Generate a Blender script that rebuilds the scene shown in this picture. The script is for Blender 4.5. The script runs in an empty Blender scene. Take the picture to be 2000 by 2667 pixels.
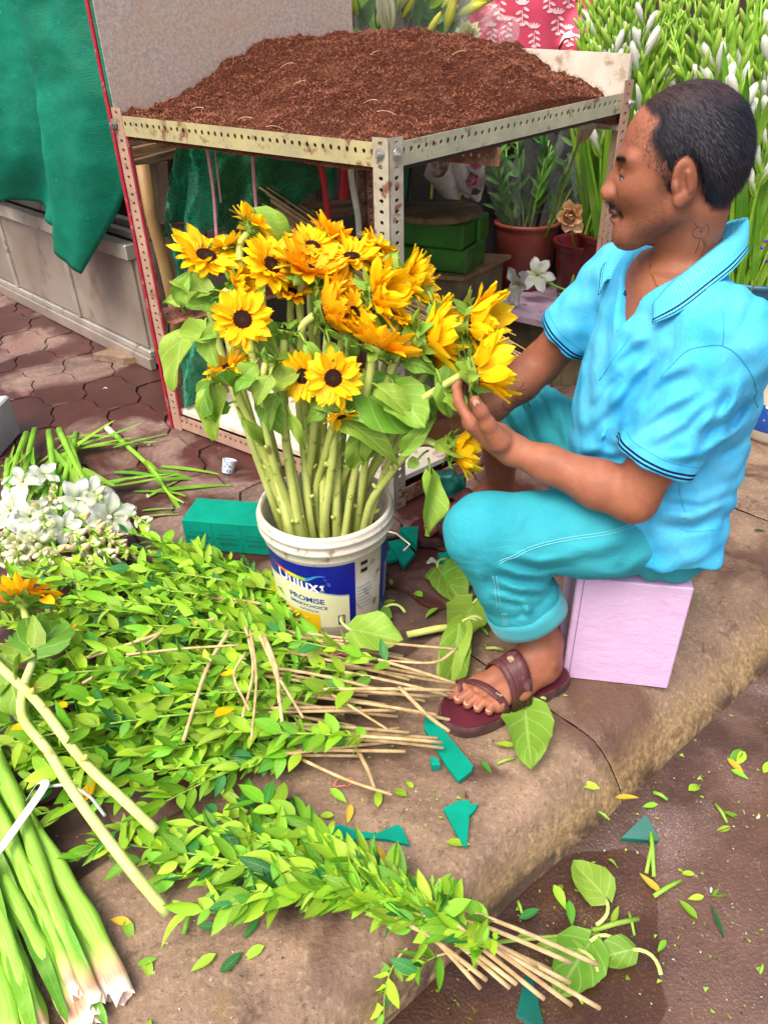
import bpy, math, random
import numpy as np
from mathutils import Vector, Matrix, Euler
from mathutils.bvhtree import BVHTree
V = Vector
R = random.Random(7)
sc = bpy.context.scene
col = sc.collection
# ---------------------------------------------------------------- camera
F, PITCH, ROLL, H = 1926.0, math.radians(33.5), math.radians(-1.5), 1.22   # photo pixels (2000 x 2667), metres
cd = bpy.data.cameras.new('camera'); cam = bpy.data.objects.new('camera', cd); col.objects.link(cam)
cd.sensor_fit = 'VERTICAL'; cd.sensor_height = 36.0; cd.lens = 36.0 * F / 2667.0
cd.clip_start = 0.05; cd.clip_end = 200
cam.matrix_world = Matrix.Translation((0, 0, H)) @ Matrix.Rotation(math.pi/2 - PITCH, 4, 'X') @ Matrix.Rotation(ROLL, 4, 'Z')
sc.camera = cam
# ---------------------------------------------------------------- sky, sun, exposure
SUN_EL, SUN_AZ = math.radians(62), math.radians(215)      # compass-like: direction the light comes from
w = bpy.data.worlds.new('World'); sc.world = w; w.use_nodes = True
wn = w.node_tree.nodes; wl = w.node_tree.links
sky = wn.new('ShaderNodeTexSky'); sky.sky_type = 'NISHITA'; sky.sun_disc = False
sky.sun_elevation = SUN_EL; sky.sun_rotation = SUN_AZ; sky.air_density = 0.7; sky.dust_density = 6.0; sky.ozone_density = 0.4
wl.new(sky.outputs[0], wn['Background'].inputs[0]); wn['Background'].inputs[1].default_value = 0.15
sd = bpy.data.lights.new('sun', 'SUN'); sd.energy = 1.1; sd.angle = math.radians(40); sd.color = (1.0, 0.94, 0.84)
so = bpy.data.objects.new('sun', sd); col.objects.link(so)
sv = V((math.sin(SUN_AZ) * math.cos(SUN_EL), math.cos(SUN_AZ) * math.cos(SUN_EL), math.sin(SUN_EL)))
so.rotation_euler = sv.to_track_quat('Z', 'Y').to_euler(); so.location = (0, 0, 6)
sc.view_settings.view_transform = 'Standard'; sc.view_settings.look = 'None'; sc.view_settings.gamma = 1.0
sc.view_settings.use_curve_mapping = False
sc.view_settings.exposure = 1.06
sc.cycles.max_bounces = 8; sc.cycles.transparent_max_bounces = 16
# ---------------------------------------------------------------- photo pixel -> world
def ray(px, py):
    x = (px - 1000) / F; y = -(py - 1333.5) / F
    c, s = math.cos(ROLL), math.sin(ROLL)
    x, y = x*c - y*s, x*s + y*c
    return V((x, math.cos(PITCH) + y*math.sin(PITCH), -math.sin(PITCH) + y*math.cos(PITCH)))
CAM = V((0, 0, H))
def A(px, py, z=0.0):
    d = ray(px, py); return CAM + d * ((z - H) / d.z)
def AY(px, py, Y):
    d = ray(px, py); return CAM + d * (Y / d.y)
def AP(px, py, p0, n):
    d = ray(px, py); p0 = V(p0); n = V(n); return CAM + d * ((p0 - CAM).dot(n) / d.dot(n))
# ---------------------------------------------------------------- objects
def wloc(o):
    return wmat(o).translation
def wmat(o):
    M = Matrix.Identity(4)
    while o is not None: M = o.matrix_basis @ M; o = o.parent
    return M
def tag(o, label=None, cat=None, group=None, kind=None):
    if label: o['label'] = label
    if cat: o['category'] = cat
    if group: o['group'] = group
    if kind: o['kind'] = kind
    return o
def thing(name, loc, label=None, cat=None, group=None):
    o = bpy.data.objects.new(name, None); col.objects.link(o); o.location = loc; o.empty_display_size = 0.05
    return tag(o, label, cat, group)
def inst(name, me, parent=None, M=None):
    """an object on shared mesh data; M is its matrix in WORLD axes"""
    o = bpy.data.objects.new(name, me); col.objects.link(o)
    if parent is not None:
        o.parent = parent; M = wmat(parent).inverted() @ M
    o.matrix_basis = M
    return o
class MB:
    def __init__(s): s.v = []; s.f = []; s.uv = {}
    def add(s, vs, fs, M=None):
        b = len(s.v)
        if M is not None: vs = [M @ V(p) for p in vs]
        s.v += [tuple(p) for p in vs]; s.f += [tuple(i + b for i in f) for f in fs]; return b
    def box(s, c, d, M=None, bev=0.0):
        x, y, z = d[0]/2, d[1]/2, d[2]/2; c = V(c)
        if bev <= 0:
            vs = [c + V((i*x, j*y, k*z)) for i in (-1, 1) for j in (-1, 1) for k in (-1, 1)]
            fs = [(0,1,3,2), (4,6,7,5), (0,4,5,1), (2,3,7,6), (0,2,6,4), (1,5,7,3)]
            return s.add(vs, fs, M)
        b = min(bev, x*.9, y*.9, z*.9); vs = []; fs = []
        for i in (-1, 1):
            for j in (-1, 1):
                for k in (-1, 1):
                    vs += [c + V((i*x, j*(y-b), k*(z-b))), c + V((i*(x-b), j*y, k*(z-b))), c + V((i*(x-b), j*(y-b), k*z))]
        g = lambda i, j, k, a: 3*((i > 0)*4 + (j > 0)*2 + (k > 0)) + a
        q = [(-1,-1), (1,-1), (1,1), (-1,1)]
        for s0 in (-1, 1):
            for a, mk in ((0, lambda u, v: (s0, u, v)), (1, lambda u, v: (u, s0, v)), (2, lambda u, v: (u, v, s0))):
                fs.append(tuple(g(*mk(u, v), a) for u, v in q))
        for u in (-1, 1):
            for v in (-1, 1):
                fs.append((g(u,v,-1,0), g(u,v,1,0), g(u,v,1,1), g(u,v,-1,1)))
                fs.append((g(u,-1,v,0), g(u,1,v,0), g(u,1,v,2), g(u,-1,v,2)))
                fs.append((g(-1,u,v,1), g(1,u,v,1), g(1,u,v,2), g(-1,u,v,2)))
        for i in (-1, 1):
            for j in (-1, 1):
                for k in (-1, 1): fs.append((g(i,j,k,0), g(i,j,k,1), g(i,j,k,2)))
        return s.add(vs, fs, M)
    def tube(s, pts, rads, n=8, cap=True, flat=1.0, up=None):
        pts = [V(p) for p in pts]; m = len(pts)
        if not hasattr(rads, '__len__'): rads = [rads]*m
        t0 = (pts[1]-pts[0]).normalized()
        u = V(up) if up is not None else (V((0,0,1)) if abs(t0.z) < .9 else V((1,0,0)))
        vs = []; fs = []
        for i, p in enumerate(pts):
            t = (pts[min(i+1, m-1)] - pts[max(i-1, 0)]).normalized()
            u = (u - t*u.dot(t)); u = u.normalized() if u.length > 1e-6 else t.orthogonal().normalized()
            b = t.cross(u)
            for k in range(n):
                a = 2*math.pi*k/n
                vs.append(p + (b*math.cos(a) + u*math.sin(a)*flat)*rads[i])
        for i in range(m-1):
            for k in range(n):
                k2 = (k+1) % n; fs.append((i*n+k, i*n+k2, (i+1)*n+k2, (i+1)*n+k))
        if cap: fs.append(tuple(range(n-1, -1, -1))); fs.append(tuple((m-1)*n+k for k in range(n)))
        return s.add(vs, fs)
    def lathe(s, prof, c=(0,0,0), n=48, M=None):
        vs = []; fs = []; m = len(prof)
        for r, z in prof:
            for k in range(n):
                a = 2*math.pi*k/n; vs.append((c[0]+r*math.cos(a), c[1]+r*math.sin(a), c[2]+z))
        for i in range(m-1):
            for k in range(n):
                k2 = (k+1) % n; fs.append((i*n+k, i*n+k2, (i+1)*n+k2, (i+1)*n+k))
        return s.add(vs, fs, M)
    def grid(s, P, closed=False):
        """P[i][j] points; uv from indices"""
        m, n = len(P), len(P[0]); b = len(s.v)
        for i in range(m):
            for j in range(n):
                s.uv[len(s.v)] = (i/(m-1), j/(n-1)); s.v.append(tuple(P[i][j]))
        for i in range(m-1):
            for j in range(n-1): s.f.append((b+i*n+j, b+(i+1)*n+j, b+(i+1)*n+j+1, b+i*n+j+1))
        return b
    def ngon(s, pts, h):
        """prism: outline pts (top), extruded along vector h"""
        n = len(pts); h = V(h); vs = [V(p) for p in pts] + [V(p)+h for p in pts]
        fs = [tuple(range(n)), tuple(range(2*n-1, n-1, -1))] + [(i, n+i, n+(i+1) % n, (i+1) % n) for i in range(n)]
        return s.add(vs, fs)
    def mesh(s, name, mat, smooth=False, origin=(0,0,0)):
        me = bpy.data.meshes.new(name); o = V(origin)
        me.from_pydata([(p[0]-o.x, p[1]-o.y, p[2]-o.z) for p in s.v], [], s.f)
        if s.uv:
            l = me.uv_layers.new(name='UVMap')
            vi = np.empty(len(me.loops), dtype=np.int32); me.loops.foreach_get('vertex_index', vi)
            tab = np.zeros((len(s.v), 2), dtype=np.float32)
            for k, q in s.uv.items(): tab[k] = q
            l.data.foreach_set('uv', tab[vi].ravel())
        if smooth: me.polygons.foreach_set('use_smooth', [True]*len(me.polygons))
        if mat is not None: me.materials.append(mat)
        me.update(); return me
    def build(s, name, mat, parent=None, smooth=False, origin=None):
        if origin is None:
            if parent is not None: origin = wloc(parent)
            else:
                a = np.array(s.v); lo, hi = a.min(0), a.max(0); origin = ((lo[0]+hi[0])/2, (lo[1]+hi[1])/2, lo[2])
        me = s.mesh(name, mat, smooth, origin)
        o = bpy.data.objects.new(name, me); col.objects.link(o)
        if parent is not None: o.parent = parent; o.matrix_basis = wmat(parent).inverted() @ Matrix.Translation(origin)
        else: o.location = origin
        return o
def recalc(o):
    import bmesh
    b = bmesh.new(); b.from_mesh(o.data); bmesh.ops.recalc_face_normals(b, faces=b.faces); b.to_mesh(o.data); b.free()
    return o
def frame(x, up=(0,0,1)):
    """rotation matrix with local X along x and local Z near up"""
    x = V(x).normalized(); up = V(up); y = up.cross(x)
    if y.length < 1e-4: y = V((0,1,0)).cross(x) if abs(x.y) < .9 else V((1,0,0)).cross(x)
    y.normalize(); z = x.cross(y)
    return Matrix(((x.x, y.x, z.x, 0), (x.y, y.y, z.y, 0), (x.z, y.z, z.z, 0), (0,0,0,1)))
def bez(p0, p1, p2, n):
    p0, p1, p2 = V(p0), V(p1), V(p2)
    return [p0*(1-t)**2 + p1*2*t*(1-t) + p2*t*t for t in [i/(n-1) for i in range(n)]]
def cat(pts, n):
    """Catmull-Rom through pts, n samples per span"""
    P = [V(p) for p in pts]; P = [P[0]*2-P[1]] + P + [P[-1]*2-P[-2]]; out = []
    for i in range(1, len(P)-2):
        for k in range(n):
            t = k/n; a, b, c, d = P[i-1], P[i], P[i+1], P[i+2]
            out.append(((b*2) + (c-a)*t + (a*2-b*5+c*4-d)*t*t + (b*3-a-c*3+d)*t**3)*.5)
    out.append(P[-2]); return out
def hsh(x, y, s=0):
    n = math.sin(x*127.1 + y*311.7 + s*74.7)*43758.5453; return n - math.floor(n)
def vn(x, y, s=0):
    i, j = math.floor(x), math.floor(y); u, v = x-i, y-j; u = u*u*(3-2*u); v = v*v*(3-2*v)
    return (hsh(i,j,s)*(1-u)+hsh(i+1,j,s)*u)*(1-v) + (hsh(i,j+1,s)*(1-u)+hsh(i+1,j+1,s)*u)*v
def fbm(x, y, s=0, o=4):
    a = 0.; k = .5
    for i in range(o): a += k*(vn(x, y, s+i)-.5); x *= 2.03; y *= 2.03; k *= .5
    return a
# ---------------------------------------------------------------- materials
MATS = {}
def srgb(r, g, b):
    f = lambda c: (c/255/12.92) if c/255 <= .04045 else ((c/255+.055)/1.055)**2.4
    return (f(r), f(g), f(b))
class NT:
    def __init__(s, name):
        s.m = bpy.data.materials.new(name); s.m.use_nodes = True; MATS[name] = s.m
        s.t = s.m.node_tree; s.n = s.t.nodes; s.bs = s.n['Principled BSDF']; s.out = s.n['Material Output']
    def new(s, t, **k):
        x = s.n.new(t)
        for a, b in k.items(): setattr(x, a, b)
        return x
    def l(s, a, b): s.t.links.new(a, b)
    def val(s, sock, v):
        if hasattr(v, 'is_output') or hasattr(v, 'links') and not isinstance(v, (int, float)): s.l(v, sock)
        else: sock.default_value = v
    def math(s, op, a, b=0.0, c=None, clamp=False):
        x = s.new('ShaderNodeMath', operation=op, use_clamp=clamp); s.val(x.inputs[0], a); s.val(x.inputs[1], b)
        if c is not None: s.val(x.inputs[2], c)
        return x.outputs[0]
    def mix(s, f, a, b, mode='MIX'):
        x = s.new('ShaderNodeMix', data_type='RGBA', blend_type=mode); s.val(x.inputs[0], f)
        for k, q in ((6, a), (7, b)):
            if isinstance(q, tuple): x.inputs[k].default_value = (*q[:3], 1)
            else: s.l(q, x.inputs[k])
        return x.outputs[2]
    def coord(s, kind='Object', scale=(1,1,1)):
        if kind == 'World':
            o = s.new('ShaderNodeNewGeometry').outputs['Position']
        else: o = s.new('ShaderNodeTexCoord').outputs[kind]
        if scale == (1,1,1): return o
        m = s.new('ShaderNodeMapping'); m.inputs['Scale'].default_value = scale; s.l(o, m.inputs[0]); return m.outputs[0]
    def noise(s, co, scale, detail=4, rough=.55, dist=0.):
        x = s.new('ShaderNodeTexNoise'); s.l(co, x.inputs['Vector']); x.inputs['Scale'].default_value = scale
        x.inputs['Detail'].default_value = detail; x.inputs['Roughness'].default_value = rough; x.inputs['Distortion'].default_value = dist
        return x.outputs[0]
    def ramp(s, f, lo, hi, a=0., b=1.):
        x = s.new('ShaderNodeMapRange', clamp=True); s.l(f, x.inputs[0])
        for k, q in zip((1,2,3,4), (lo,hi,a,b)): x.inputs[k].default_value = q
        return x.outputs[0]
    def bump(s, h, strength=.3, dist=.01, prev=None):
        x = s.new('ShaderNodeBump'); s.l(h, x.inputs['Height']); x.inputs['Strength'].default_value = strength
        x.inputs['Distance'].default_value = dist
        if prev is not None: s.l(prev, x.inputs['Normal'])
        return x.outputs[0]
    def base(s, c):
        if isinstance(c, tuple): s.bs.inputs['Base Color'].default_value = (*c[:3], 1)
        else: s.l(c, s.bs.inputs['Base Color'])
    def set(s, rough=None, spec=None, metal=None, normal=None, sheen=None):
        b = s.bs.inputs
        if rough is not None: s.val(b['Roughness'], rough)
        if spec is not None: b['Specular IOR Level'].default_value = spec
        if metal is not None: s.val(b['Metallic'], metal)
        if normal is not None: s.l(normal, b['Normal'])
        if sheen is not None: b['Sheen Weight'].default_value = sheen
    def translucent(s, c, f):
        t = s.new('ShaderNodeBsdfTranslucent'); m = s.new('ShaderNodeMixShader'); m.inputs[0].default_value = f
        if isinstance(c, tuple): t.inputs[0].default_value = (*c[:3], 1)
        else: s.l(c, t.inputs[0])
        s.l(s.bs.outputs[0], m.inputs[1]); s.l(t.outputs[0], m.inputs[2]); s.l(m.outputs[0], s.out.inputs[0])
    def rnd(s): return s.new('ShaderNodeObjectInfo').outputs['Random']
    def hsv(s, c, h=.5, sat=1., v=1.):
        x = s.new('ShaderNodeHueSaturation'); s.val(x.inputs[0], h); s.val(x.inputs[1], sat); s.val(x.inputs[2], v)
        if isinstance(c, tuple): x.inputs[4].default_value = (*c[:3], 1)
        else: s.l(c, x.inputs[4])
        return x.outputs[0]
def pm(name, c1, c2=None, scale=12, rough=.6, lo=.35, hi=.65, bump=0., bscale=60, bdist=.004, metal=0., spec=.4, co='Object', rand=0., c3=None, s3=4, stretch=(1,1,1), lo3=.5, hi3=.62, sheen=None, tl=0.):
    """general procedural material: two mottled tones, optional third patchy tone, bump, per-object variation"""
    if name in MATS: return MATS[name]
    t = NT(name); cc = t.coord(co, stretch); c = c1
    if c2 is not None: c = t.mix(t.ramp(t.noise(cc, scale, 5), lo, hi), c1, c2)
    if c3 is not None: c = t.mix(t.ramp(t.noise(cc, s3, 6, .6), lo3, hi3), c, c3)
    if rand: c = t.hsv(c, .5, 1., t.ramp(t.rnd(), 0, 1, 1-rand, 1+rand))
    t.base(c); t.set(rough, spec, metal, sheen=sheen)
    if bump: t.set(normal=t.bump(t.noise(cc, bscale, 6, .6), bump, bdist))
    if tl: t.translucent(c, tl)
    return t.m
# ================================================================ SETTING: pavement, kerb, road
KD = (A(2000, 1520) - A(1000, 2500)); KD.z = 0; KL = KD.length; KD.normalize()     # along the kerb
KN = V((-KD.y, KD.x, 0))                                                             # towards the pavement
K0 = A(1000, 2500); K0.z = 0
def KP(s, t, z=0.): return K0 + KD*s + KN*t + V((0, 0, z))
KW = .46
def m_pave():
    t = NT('paver_stone'); co = t.coord('World')
    n1 = t.noise(co, 9, 6, .6); n2 = t.noise(co, 60, 4, .6); n3 = t.noise(co, 2.3, 5, .55, .6)
    c = t.mix(t.ramp(n1, .35, .65), srgb(126,102,91), srgb(98,78,71)); c = t.mix(t.ramp(n2, .5, .75, 0, .5), c, srgb(166,146,134))
    wet = t.ramp(n3, .42, .50)
    c = t.mix(t.ramp(t.noise(co, 3.1, 4, .6), .5, .65, 0, .4), c, srgb(124,80,76))
    c = t.mix(wet, c, t.mix(t.ramp(n1, .3, .7), srgb(62,36,34), srgb(80,45,40)))
    c = t.hsv(c, .5, 1., t.ramp(t.rnd(), 0, 1, .88, 1.12))
    t.base(c); t.set(t.ramp(wet, 0, 1, .75, .32), .4, normal=t.bump(t.noise(co, 140, 5, .65), .25, .004)); return t.m
def m_kerb():
    t = NT('kerb_concrete'); co = t.coord('World')
    n1 = t.noise(co, 7, 7, .62, .3); n2 = t.noise(co, 90, 5, .6); n3 = t.noise(co, 3.0, 6, .6, .5)
    c = t.mix(t.ramp(n1, .35, .68), srgb(146,121,99), srgb(106,86,70)); c = t.mix(t.ramp(n2, .52, .74, 0, .55), c, srgb(180,156,128)); c = t.mix(t.ramp(t.noise(co, 26, 6, .7, .6), .56, .66, 0, .6), c, srgb(66,52,42))
    c = t.mix(t.ramp(t.noise(co, 190, 3), .6, .72, 0, .7), c, srgb(70,56,46))
    wet = t.ramp(n3, .49, .6)
    c = t.mix(wet, c, t.mix(t.ramp(n1, .3, .7), srgb(78,58,46), srgb(102,76,61)))
    c = t.mix(t.ramp(t.noise(co, 5, 4, .6), .6, .7, 0, .5), c, srgb(150,120,60))
    sz = t.new('ShaderNodeSeparateXYZ'); t.l(co, sz.inputs[0]); face = t.ramp(sz.outputs[2], -.085, -.02, 1, 0)
    c = t.mix(t.math('MULTIPLY', face, t.ramp(n1, .3, .6, .35, .9)), c, t.mix(t.ramp(n2, .35, .65), srgb(120,96,62), srgb(176,148,100)))
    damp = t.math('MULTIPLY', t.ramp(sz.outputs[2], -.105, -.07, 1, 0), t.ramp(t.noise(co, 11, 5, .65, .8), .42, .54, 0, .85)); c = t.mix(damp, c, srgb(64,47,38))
    pit = t.ramp(t.noise(co, 240, 2, .5), .64, .72)
    c = t.mix(t.math('MULTIPLY', pit, .7), c, srgb(60,46,36)); crk = t.new('ShaderNodeTexVoronoi', feature='DISTANCE_TO_EDGE'); t.l(t.noise(co, 3, 3), crk.inputs['W']) if 'W' in crk.inputs and False else None
    t.base(c); t.set(t.ramp(wet, 0, 1, .8, .5), .35, normal=t.bump(n2, .6, .006, t.bump(n1, .45, .03))); return t.m
def m_road():
    t = NT('wet_road'); co = t.coord('World')
    n1 = t.noise(co, 4, 7, .6, .4); n2 = t.noise(co, 160, 5, .65); n3 = t.noise(co, 1.7, 4, .5, .8)
    c = t.mix(t.ramp(n1, .35, .68), srgb(100,74,61), srgb(66,46,38)); c = t.mix(t.ramp(n2, .58, .72, 0, .45), c, srgb(168,140,122))
    dry = t.ramp(n3, .52, .66); c = t.mix(dry, c, srgb(132,104,88))
    dpk = t.new('ShaderNodeVectorMath', operation='DOT_PRODUCT'); t.l(co, dpk.inputs[0]); dpk.inputs[1].default_value = tuple(KN); tk = t.math('SUBTRACT', dpk.outputs['Value'], float(K0.dot(KN)))
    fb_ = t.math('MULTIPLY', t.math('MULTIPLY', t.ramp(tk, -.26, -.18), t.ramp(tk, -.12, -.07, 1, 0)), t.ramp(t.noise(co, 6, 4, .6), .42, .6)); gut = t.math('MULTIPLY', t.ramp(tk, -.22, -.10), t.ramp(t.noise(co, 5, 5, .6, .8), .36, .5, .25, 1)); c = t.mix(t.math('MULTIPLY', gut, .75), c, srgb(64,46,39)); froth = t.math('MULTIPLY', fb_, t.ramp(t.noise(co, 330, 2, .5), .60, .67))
    c = t.mix(t.math('MULTIPLY', fb_, .5), c, srgb(128,104,98)); c = t.mix(t.math('MULTIPLY', froth, .6), c, srgb(205,195,190)); c = t.mix(t.ramp(tk, -.50, -.42, .75, 0), c, t.mix(t.ramp(n1, .35, .65), srgb(150,122,106), srgb(118,92,80)))
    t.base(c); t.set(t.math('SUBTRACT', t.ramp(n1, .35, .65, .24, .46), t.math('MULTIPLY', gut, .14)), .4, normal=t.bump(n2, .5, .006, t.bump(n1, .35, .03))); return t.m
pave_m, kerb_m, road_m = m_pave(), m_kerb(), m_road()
mortar_m = pm('paver_joint_dirt', srgb(92,71,62), srgb(66,48,41), 22, .8, co='World', bump=.4)
# pavement bed (big sheet to the horizon) and its curved interlocking pavers
b = MB(); N = 2
b.add([KP(-60, KW-.02, -.012), KP(60, KW-.02, -.012), KP(60, 60, -.012), KP(-60, 60, -.012)], [(0,1,2,3)])
pavement = tag(b.build('pavement', mortar_m), 'brown paved footway of curved interlocking pavers, stained and wet', 'pavement', kind='structure')
TS = .235
def edge(p, q, sgn, n=5):
    d = (q-p); nn = V((-d.y, d.x, 0)); out = []
    for i in range(n):
        u = i/n; out.append(p + d*u + nn*(sgn*.16*math.sin(2*math.pi*u) + sgn*.05*math.sin(math.pi*u)))
    return out
def paver_mesh(sg):
    c = [V((-.5,-.5,0))*TS, V((.5,-.5,0))*TS, V((.5,.5,0))*TS, V((-.5,.5,0))*TS]
    E0 = edge(c[0], c[1], 1) + edge(c[1], c[2], -1) + [p for p in (edge(c[3], c[2], 1) + [c[2]])[::-1][:-1]] + [p for p in (edge(c[0], c[3], -1)+[c[3]])[::-1][:-1]]
    g = 1 - .0030/TS*2; g2 = g - .018
    m = MB(); n = len(E0)
    m.add([p*g2 for p in E0] + [V((p.x*g, p.y*g, -.004)) for p in E0] + [V((p.x*g, p.y*g, -.03)) for p in E0],
          [tuple(range(n))] + [(i, n+i, n+(i+1) % n, (i+1) % n) for i in range(n)] + [(n+i, 2*n+i, 2*n+(i+1) % n, n+(i+1) % n) for i in range(n)])
    return m.mesh('paver', pave_m)
pv = paver_mesh(1)
pa = math.radians(-12); pc, ps = math.cos(pa), math.sin(pa)
cnt = 0
for i in range(-16, 14):
    for j in range(0, 28):
        x, y = i*TS, .6 + j*TS; X, Y = x*pc - y*ps, x*ps + y*pc
        q = V((X, Y, 0)) - K0; tt = q.dot(KN)
        if tt < KW+.10 or Y > 5.2 or Y < .4: continue
        d = V((X, Y, -H)); cz = Y*math.cos(PITCH) + H*math.sin(PITCH)
        if abs(X/cz*F) > 1150: continue
        if Y > 3.6 and X > -1.0: continue                       # hidden behind the table and the stall
        o = inst('paver', pv, pavement, Matrix.Translation((X, Y, R.uniform(-.002, .0015))) @ Euler((R.uniform(-.008,.008), R.uniform(-.008,.008), pa)).to_matrix().to_4x4())
        cnt += 1
# concrete screed between kerb and pavers + kerb stones
def kerb_piece(name, s0, s1, t0, t1, front, seed):
    ns, ntt = max(2, int((s1-s0)/.022)), 20; P = []
    for i in range(ns+1):
        s = s0 + (s1-s0)*i/ns; e = min(s-s0, s1-s); er = max(0, 1 - e/.02)
        row = []
        flare = max(.02, .025 + .062*min(1.6, s))
        prof = []
        if front:
            prof = [(-flare-.006, -.16), (-flare, -.118), (-flare*.88, -.096), (-flare*.62, -.068), (-flare*.28, -.038), (.004, -.017), (.024, -.005), (.05, 0)]
        else: prof = [(t0, -.03), (t0+.004, -.004), (t0+.012, 0)]
        k = 14
        a = prof[-1][0]
        prof += [(a + (t1-.012-a)*q/k, 0) for q in range(1, k+1)] + [(t1-.003, -.004), (t1, -.03)]
        for (tt, z) in prof:
            wv = KP(s, tt)
            h = fbm(wv.x*9, wv.y*9, seed)*.007 + fbm(wv.x*34, wv.y*34, seed+9)*.004
            dt = (fbm(s*5, 1.7, seed+3)*.022 if front and tt < .07 else 0)
            row.append(KP(s, tt+dt, z + h*(1 if z > -.1 else .4) - er*.006))
        P.append(row)
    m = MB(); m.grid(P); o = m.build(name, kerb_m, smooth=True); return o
kj = [-1.6, -.62, .60, 1.62, 3.0, 4.2]
for q in range(5):
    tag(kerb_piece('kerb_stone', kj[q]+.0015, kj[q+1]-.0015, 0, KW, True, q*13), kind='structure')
# road: cambered sheet with a shallow gutter
sm_ = lambda x: (lambda q: q*q*(3-2*q))(max(0., min(1., x)))
def road_z(s, t):                                    # t < 0 towards the road
    d = -t
    g = -.128 - .012*math.exp(-((d-.16)/.10)**2) + .03*max(0, d-.3) if d < 1.2 else -.101
    g += .016*sm_((s-.30)/.4)
    return g + (fbm(s*3.1, t*3.1, 5)*.016 + fbm(s*14, t*14, 8)*.004 if d < 2 else 0)
P = []
ss = [-60, -20, -5] + [-1.5 + .03*i for i in range(140)] + [4, 8, 20, 60]
tt = [-.02] + [-.05 - .03*i for i in range(45)] + [-1.6, -2.2, -4, -10, -40]
for s_ in ss: P.append([KP(s_, t_, road_z(s_, t_)) for t_ in tt])
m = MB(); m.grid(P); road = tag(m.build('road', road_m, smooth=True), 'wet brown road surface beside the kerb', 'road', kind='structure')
def m_water():
    t = NT('gutter_water'); co = t.coord('World')
    t.base((.10,.07,.05)); t.set(.03, .6, normal=t.bump(t.noise(co, 14, 3), .06, .01))
    tr = t.new('ShaderNodeBsdfTransparent'); tr.inputs[0].default_value = (.80,.72,.66,1)
    mx = t.new('ShaderNodeMixShader'); fr = t.new('ShaderNodeFresnel'); fr.inputs[0].default_value = 1.33
    gl = t.new('ShaderNodeBsdfGlossy'); gl.inputs['Roughness'].default_value = .03
    t.l(fr.outputs[0], mx.inputs[0]); t.l(tr.outputs[0], mx.inputs[1]); t.l(gl.outputs[0], mx.inputs[2]); t.l(mx.outputs[0], t.out.inputs[0]); return t.m
m = MB(); m.grid([[KP(-1.5+.1*i, -.02-.06*j, -.1315) for j in range(9)] for i in range(22)])
tag(m.build('puddle', m_water()), 'shallow rainwater lying in the gutter', 'puddle', kind='structure')
# ================================================================ STALL: cabinet, tarpaulin, angle-iron table with coir heap
TL = A(455, 1115); TC = A(1028, 1330); TR = V((.751, 2.459, 0)); TB = TL + TR - TC
ZL, ZC, ZR = 1.013, .991, AY(1640, 238, TR.y).z
ZB = ZL + ZR - ZC
rust = srgb(120,72,52)
iron_m = pm('painted_angle_iron', srgb(180,172,152), srgb(156,146,124), 18, .55, c3=srgb(126,84,62), s3=26, lo3=.56, hi3=.64, bump=.25, bscale=90, co='World')
yiron_m = pm('yellowed_angle_iron', srgb(176,168,118), srgb(160,150,112), 14, .55, c3=srgb(120,86,58), s3=22, lo3=.56, hi3=.65, bump=.25, bscale=90, co='World')
giron_m = pm('greenish_angle_iron', srgb(172,172,142), srgb(150,150,126), 14, .5, c3=srgb(120,92,66), s3=30, lo3=.58, hi3=.66, bump=.25, bscale=90, co='World')
rustiron_m = pm('rusty_angle_iron', srgb(142,92,70), srgb(112,70,54), 22, .75, c3=srgb(176,134,112), s3=12, bump=.5, bscale=80, co='World')
dustiron_m = pm('dusty_angle_iron', srgb(178,142,122), srgb(156,128,108), 20, .65, c3=srgb(122,80,62), s3=20, lo3=.58, hi3=.66, bump=.3, bscale=80, co='World')
red_m = pm('red_paint_edge', srgb(170,30,52), srgb(148,24,44), 16, .5, c3=srgb(150,110,100), s3=24, lo3=.6, hi3=.66, co='World')
bolt_m = pm('zinc_bolt', srgb(200,200,196), srgb(150,150,146), 30, .35, metal=.7)
def flange(m, p0, p1, wd, th=.003, pitch=.0245, hole=(.0048,.0068), nrm=None, off=0.5):
    """perforated flat: p0->p1 along, wd = width vector, real slots cut through"""
    p0, p1, wd = V(p0), V(p1), V(wd); e = p1-p0; L = e.length; e = e/L; n = max(1, round(L/pitch)); st = L/n
    w = wd.length; wu = wd/w; nn = e.cross(wu)*th
    oct_ = [(math.cos(a), math.sin(a)) for a in [math.pi/4*k for k in range(8)]]
    for i in range(n):
        c = p0 + e*(st*(i+.5)) + wu*(w*off)
        hx, hy = hole if i % 3 else (hole[0]*1.05, hole[0]*1.15)
        rect = []
        for k in range(8):
            a = (1, 1, 0, -1, -1, -1, 0, 1)[k]; bq = (0, 1, 1, 1, 0, -1, -1, -1)[k]
            rect.append(c + e*(st/2*a) + wu*(bq*(w*(1-off) if bq > 0 else w*off)))
        hol = [c + e*(hx*x) + wu*(hy*y) for x, y in oct_]
        vs = rect + hol + [p+nn for p in rect] + [p+nn for p in hol]; fs = []
        for k in range(8):
            k2 = (k+1) % 8
            fs += [(k, k2, 8+k2, 8+k), (16+k, 24+k, 24+k2, 16+k2), (8+k, 8+k2, 24+k2, 24+k)]
            if k in (1, 2): fs.append((k, 16+k, 16+k2, k2))
            if k in (5, 6): fs.append((k, 16+k, 16+k2, k2))
        m.add(vs, fs)
table = thing('display_table', (TC.x, TC.y, 0), 'slotted angle iron table frame holding a heap of brown coir', 'table')
a_ = (TL-TC).normalized(); b_ = (TR-TC).normalized()          # C->L and C->R
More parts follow.
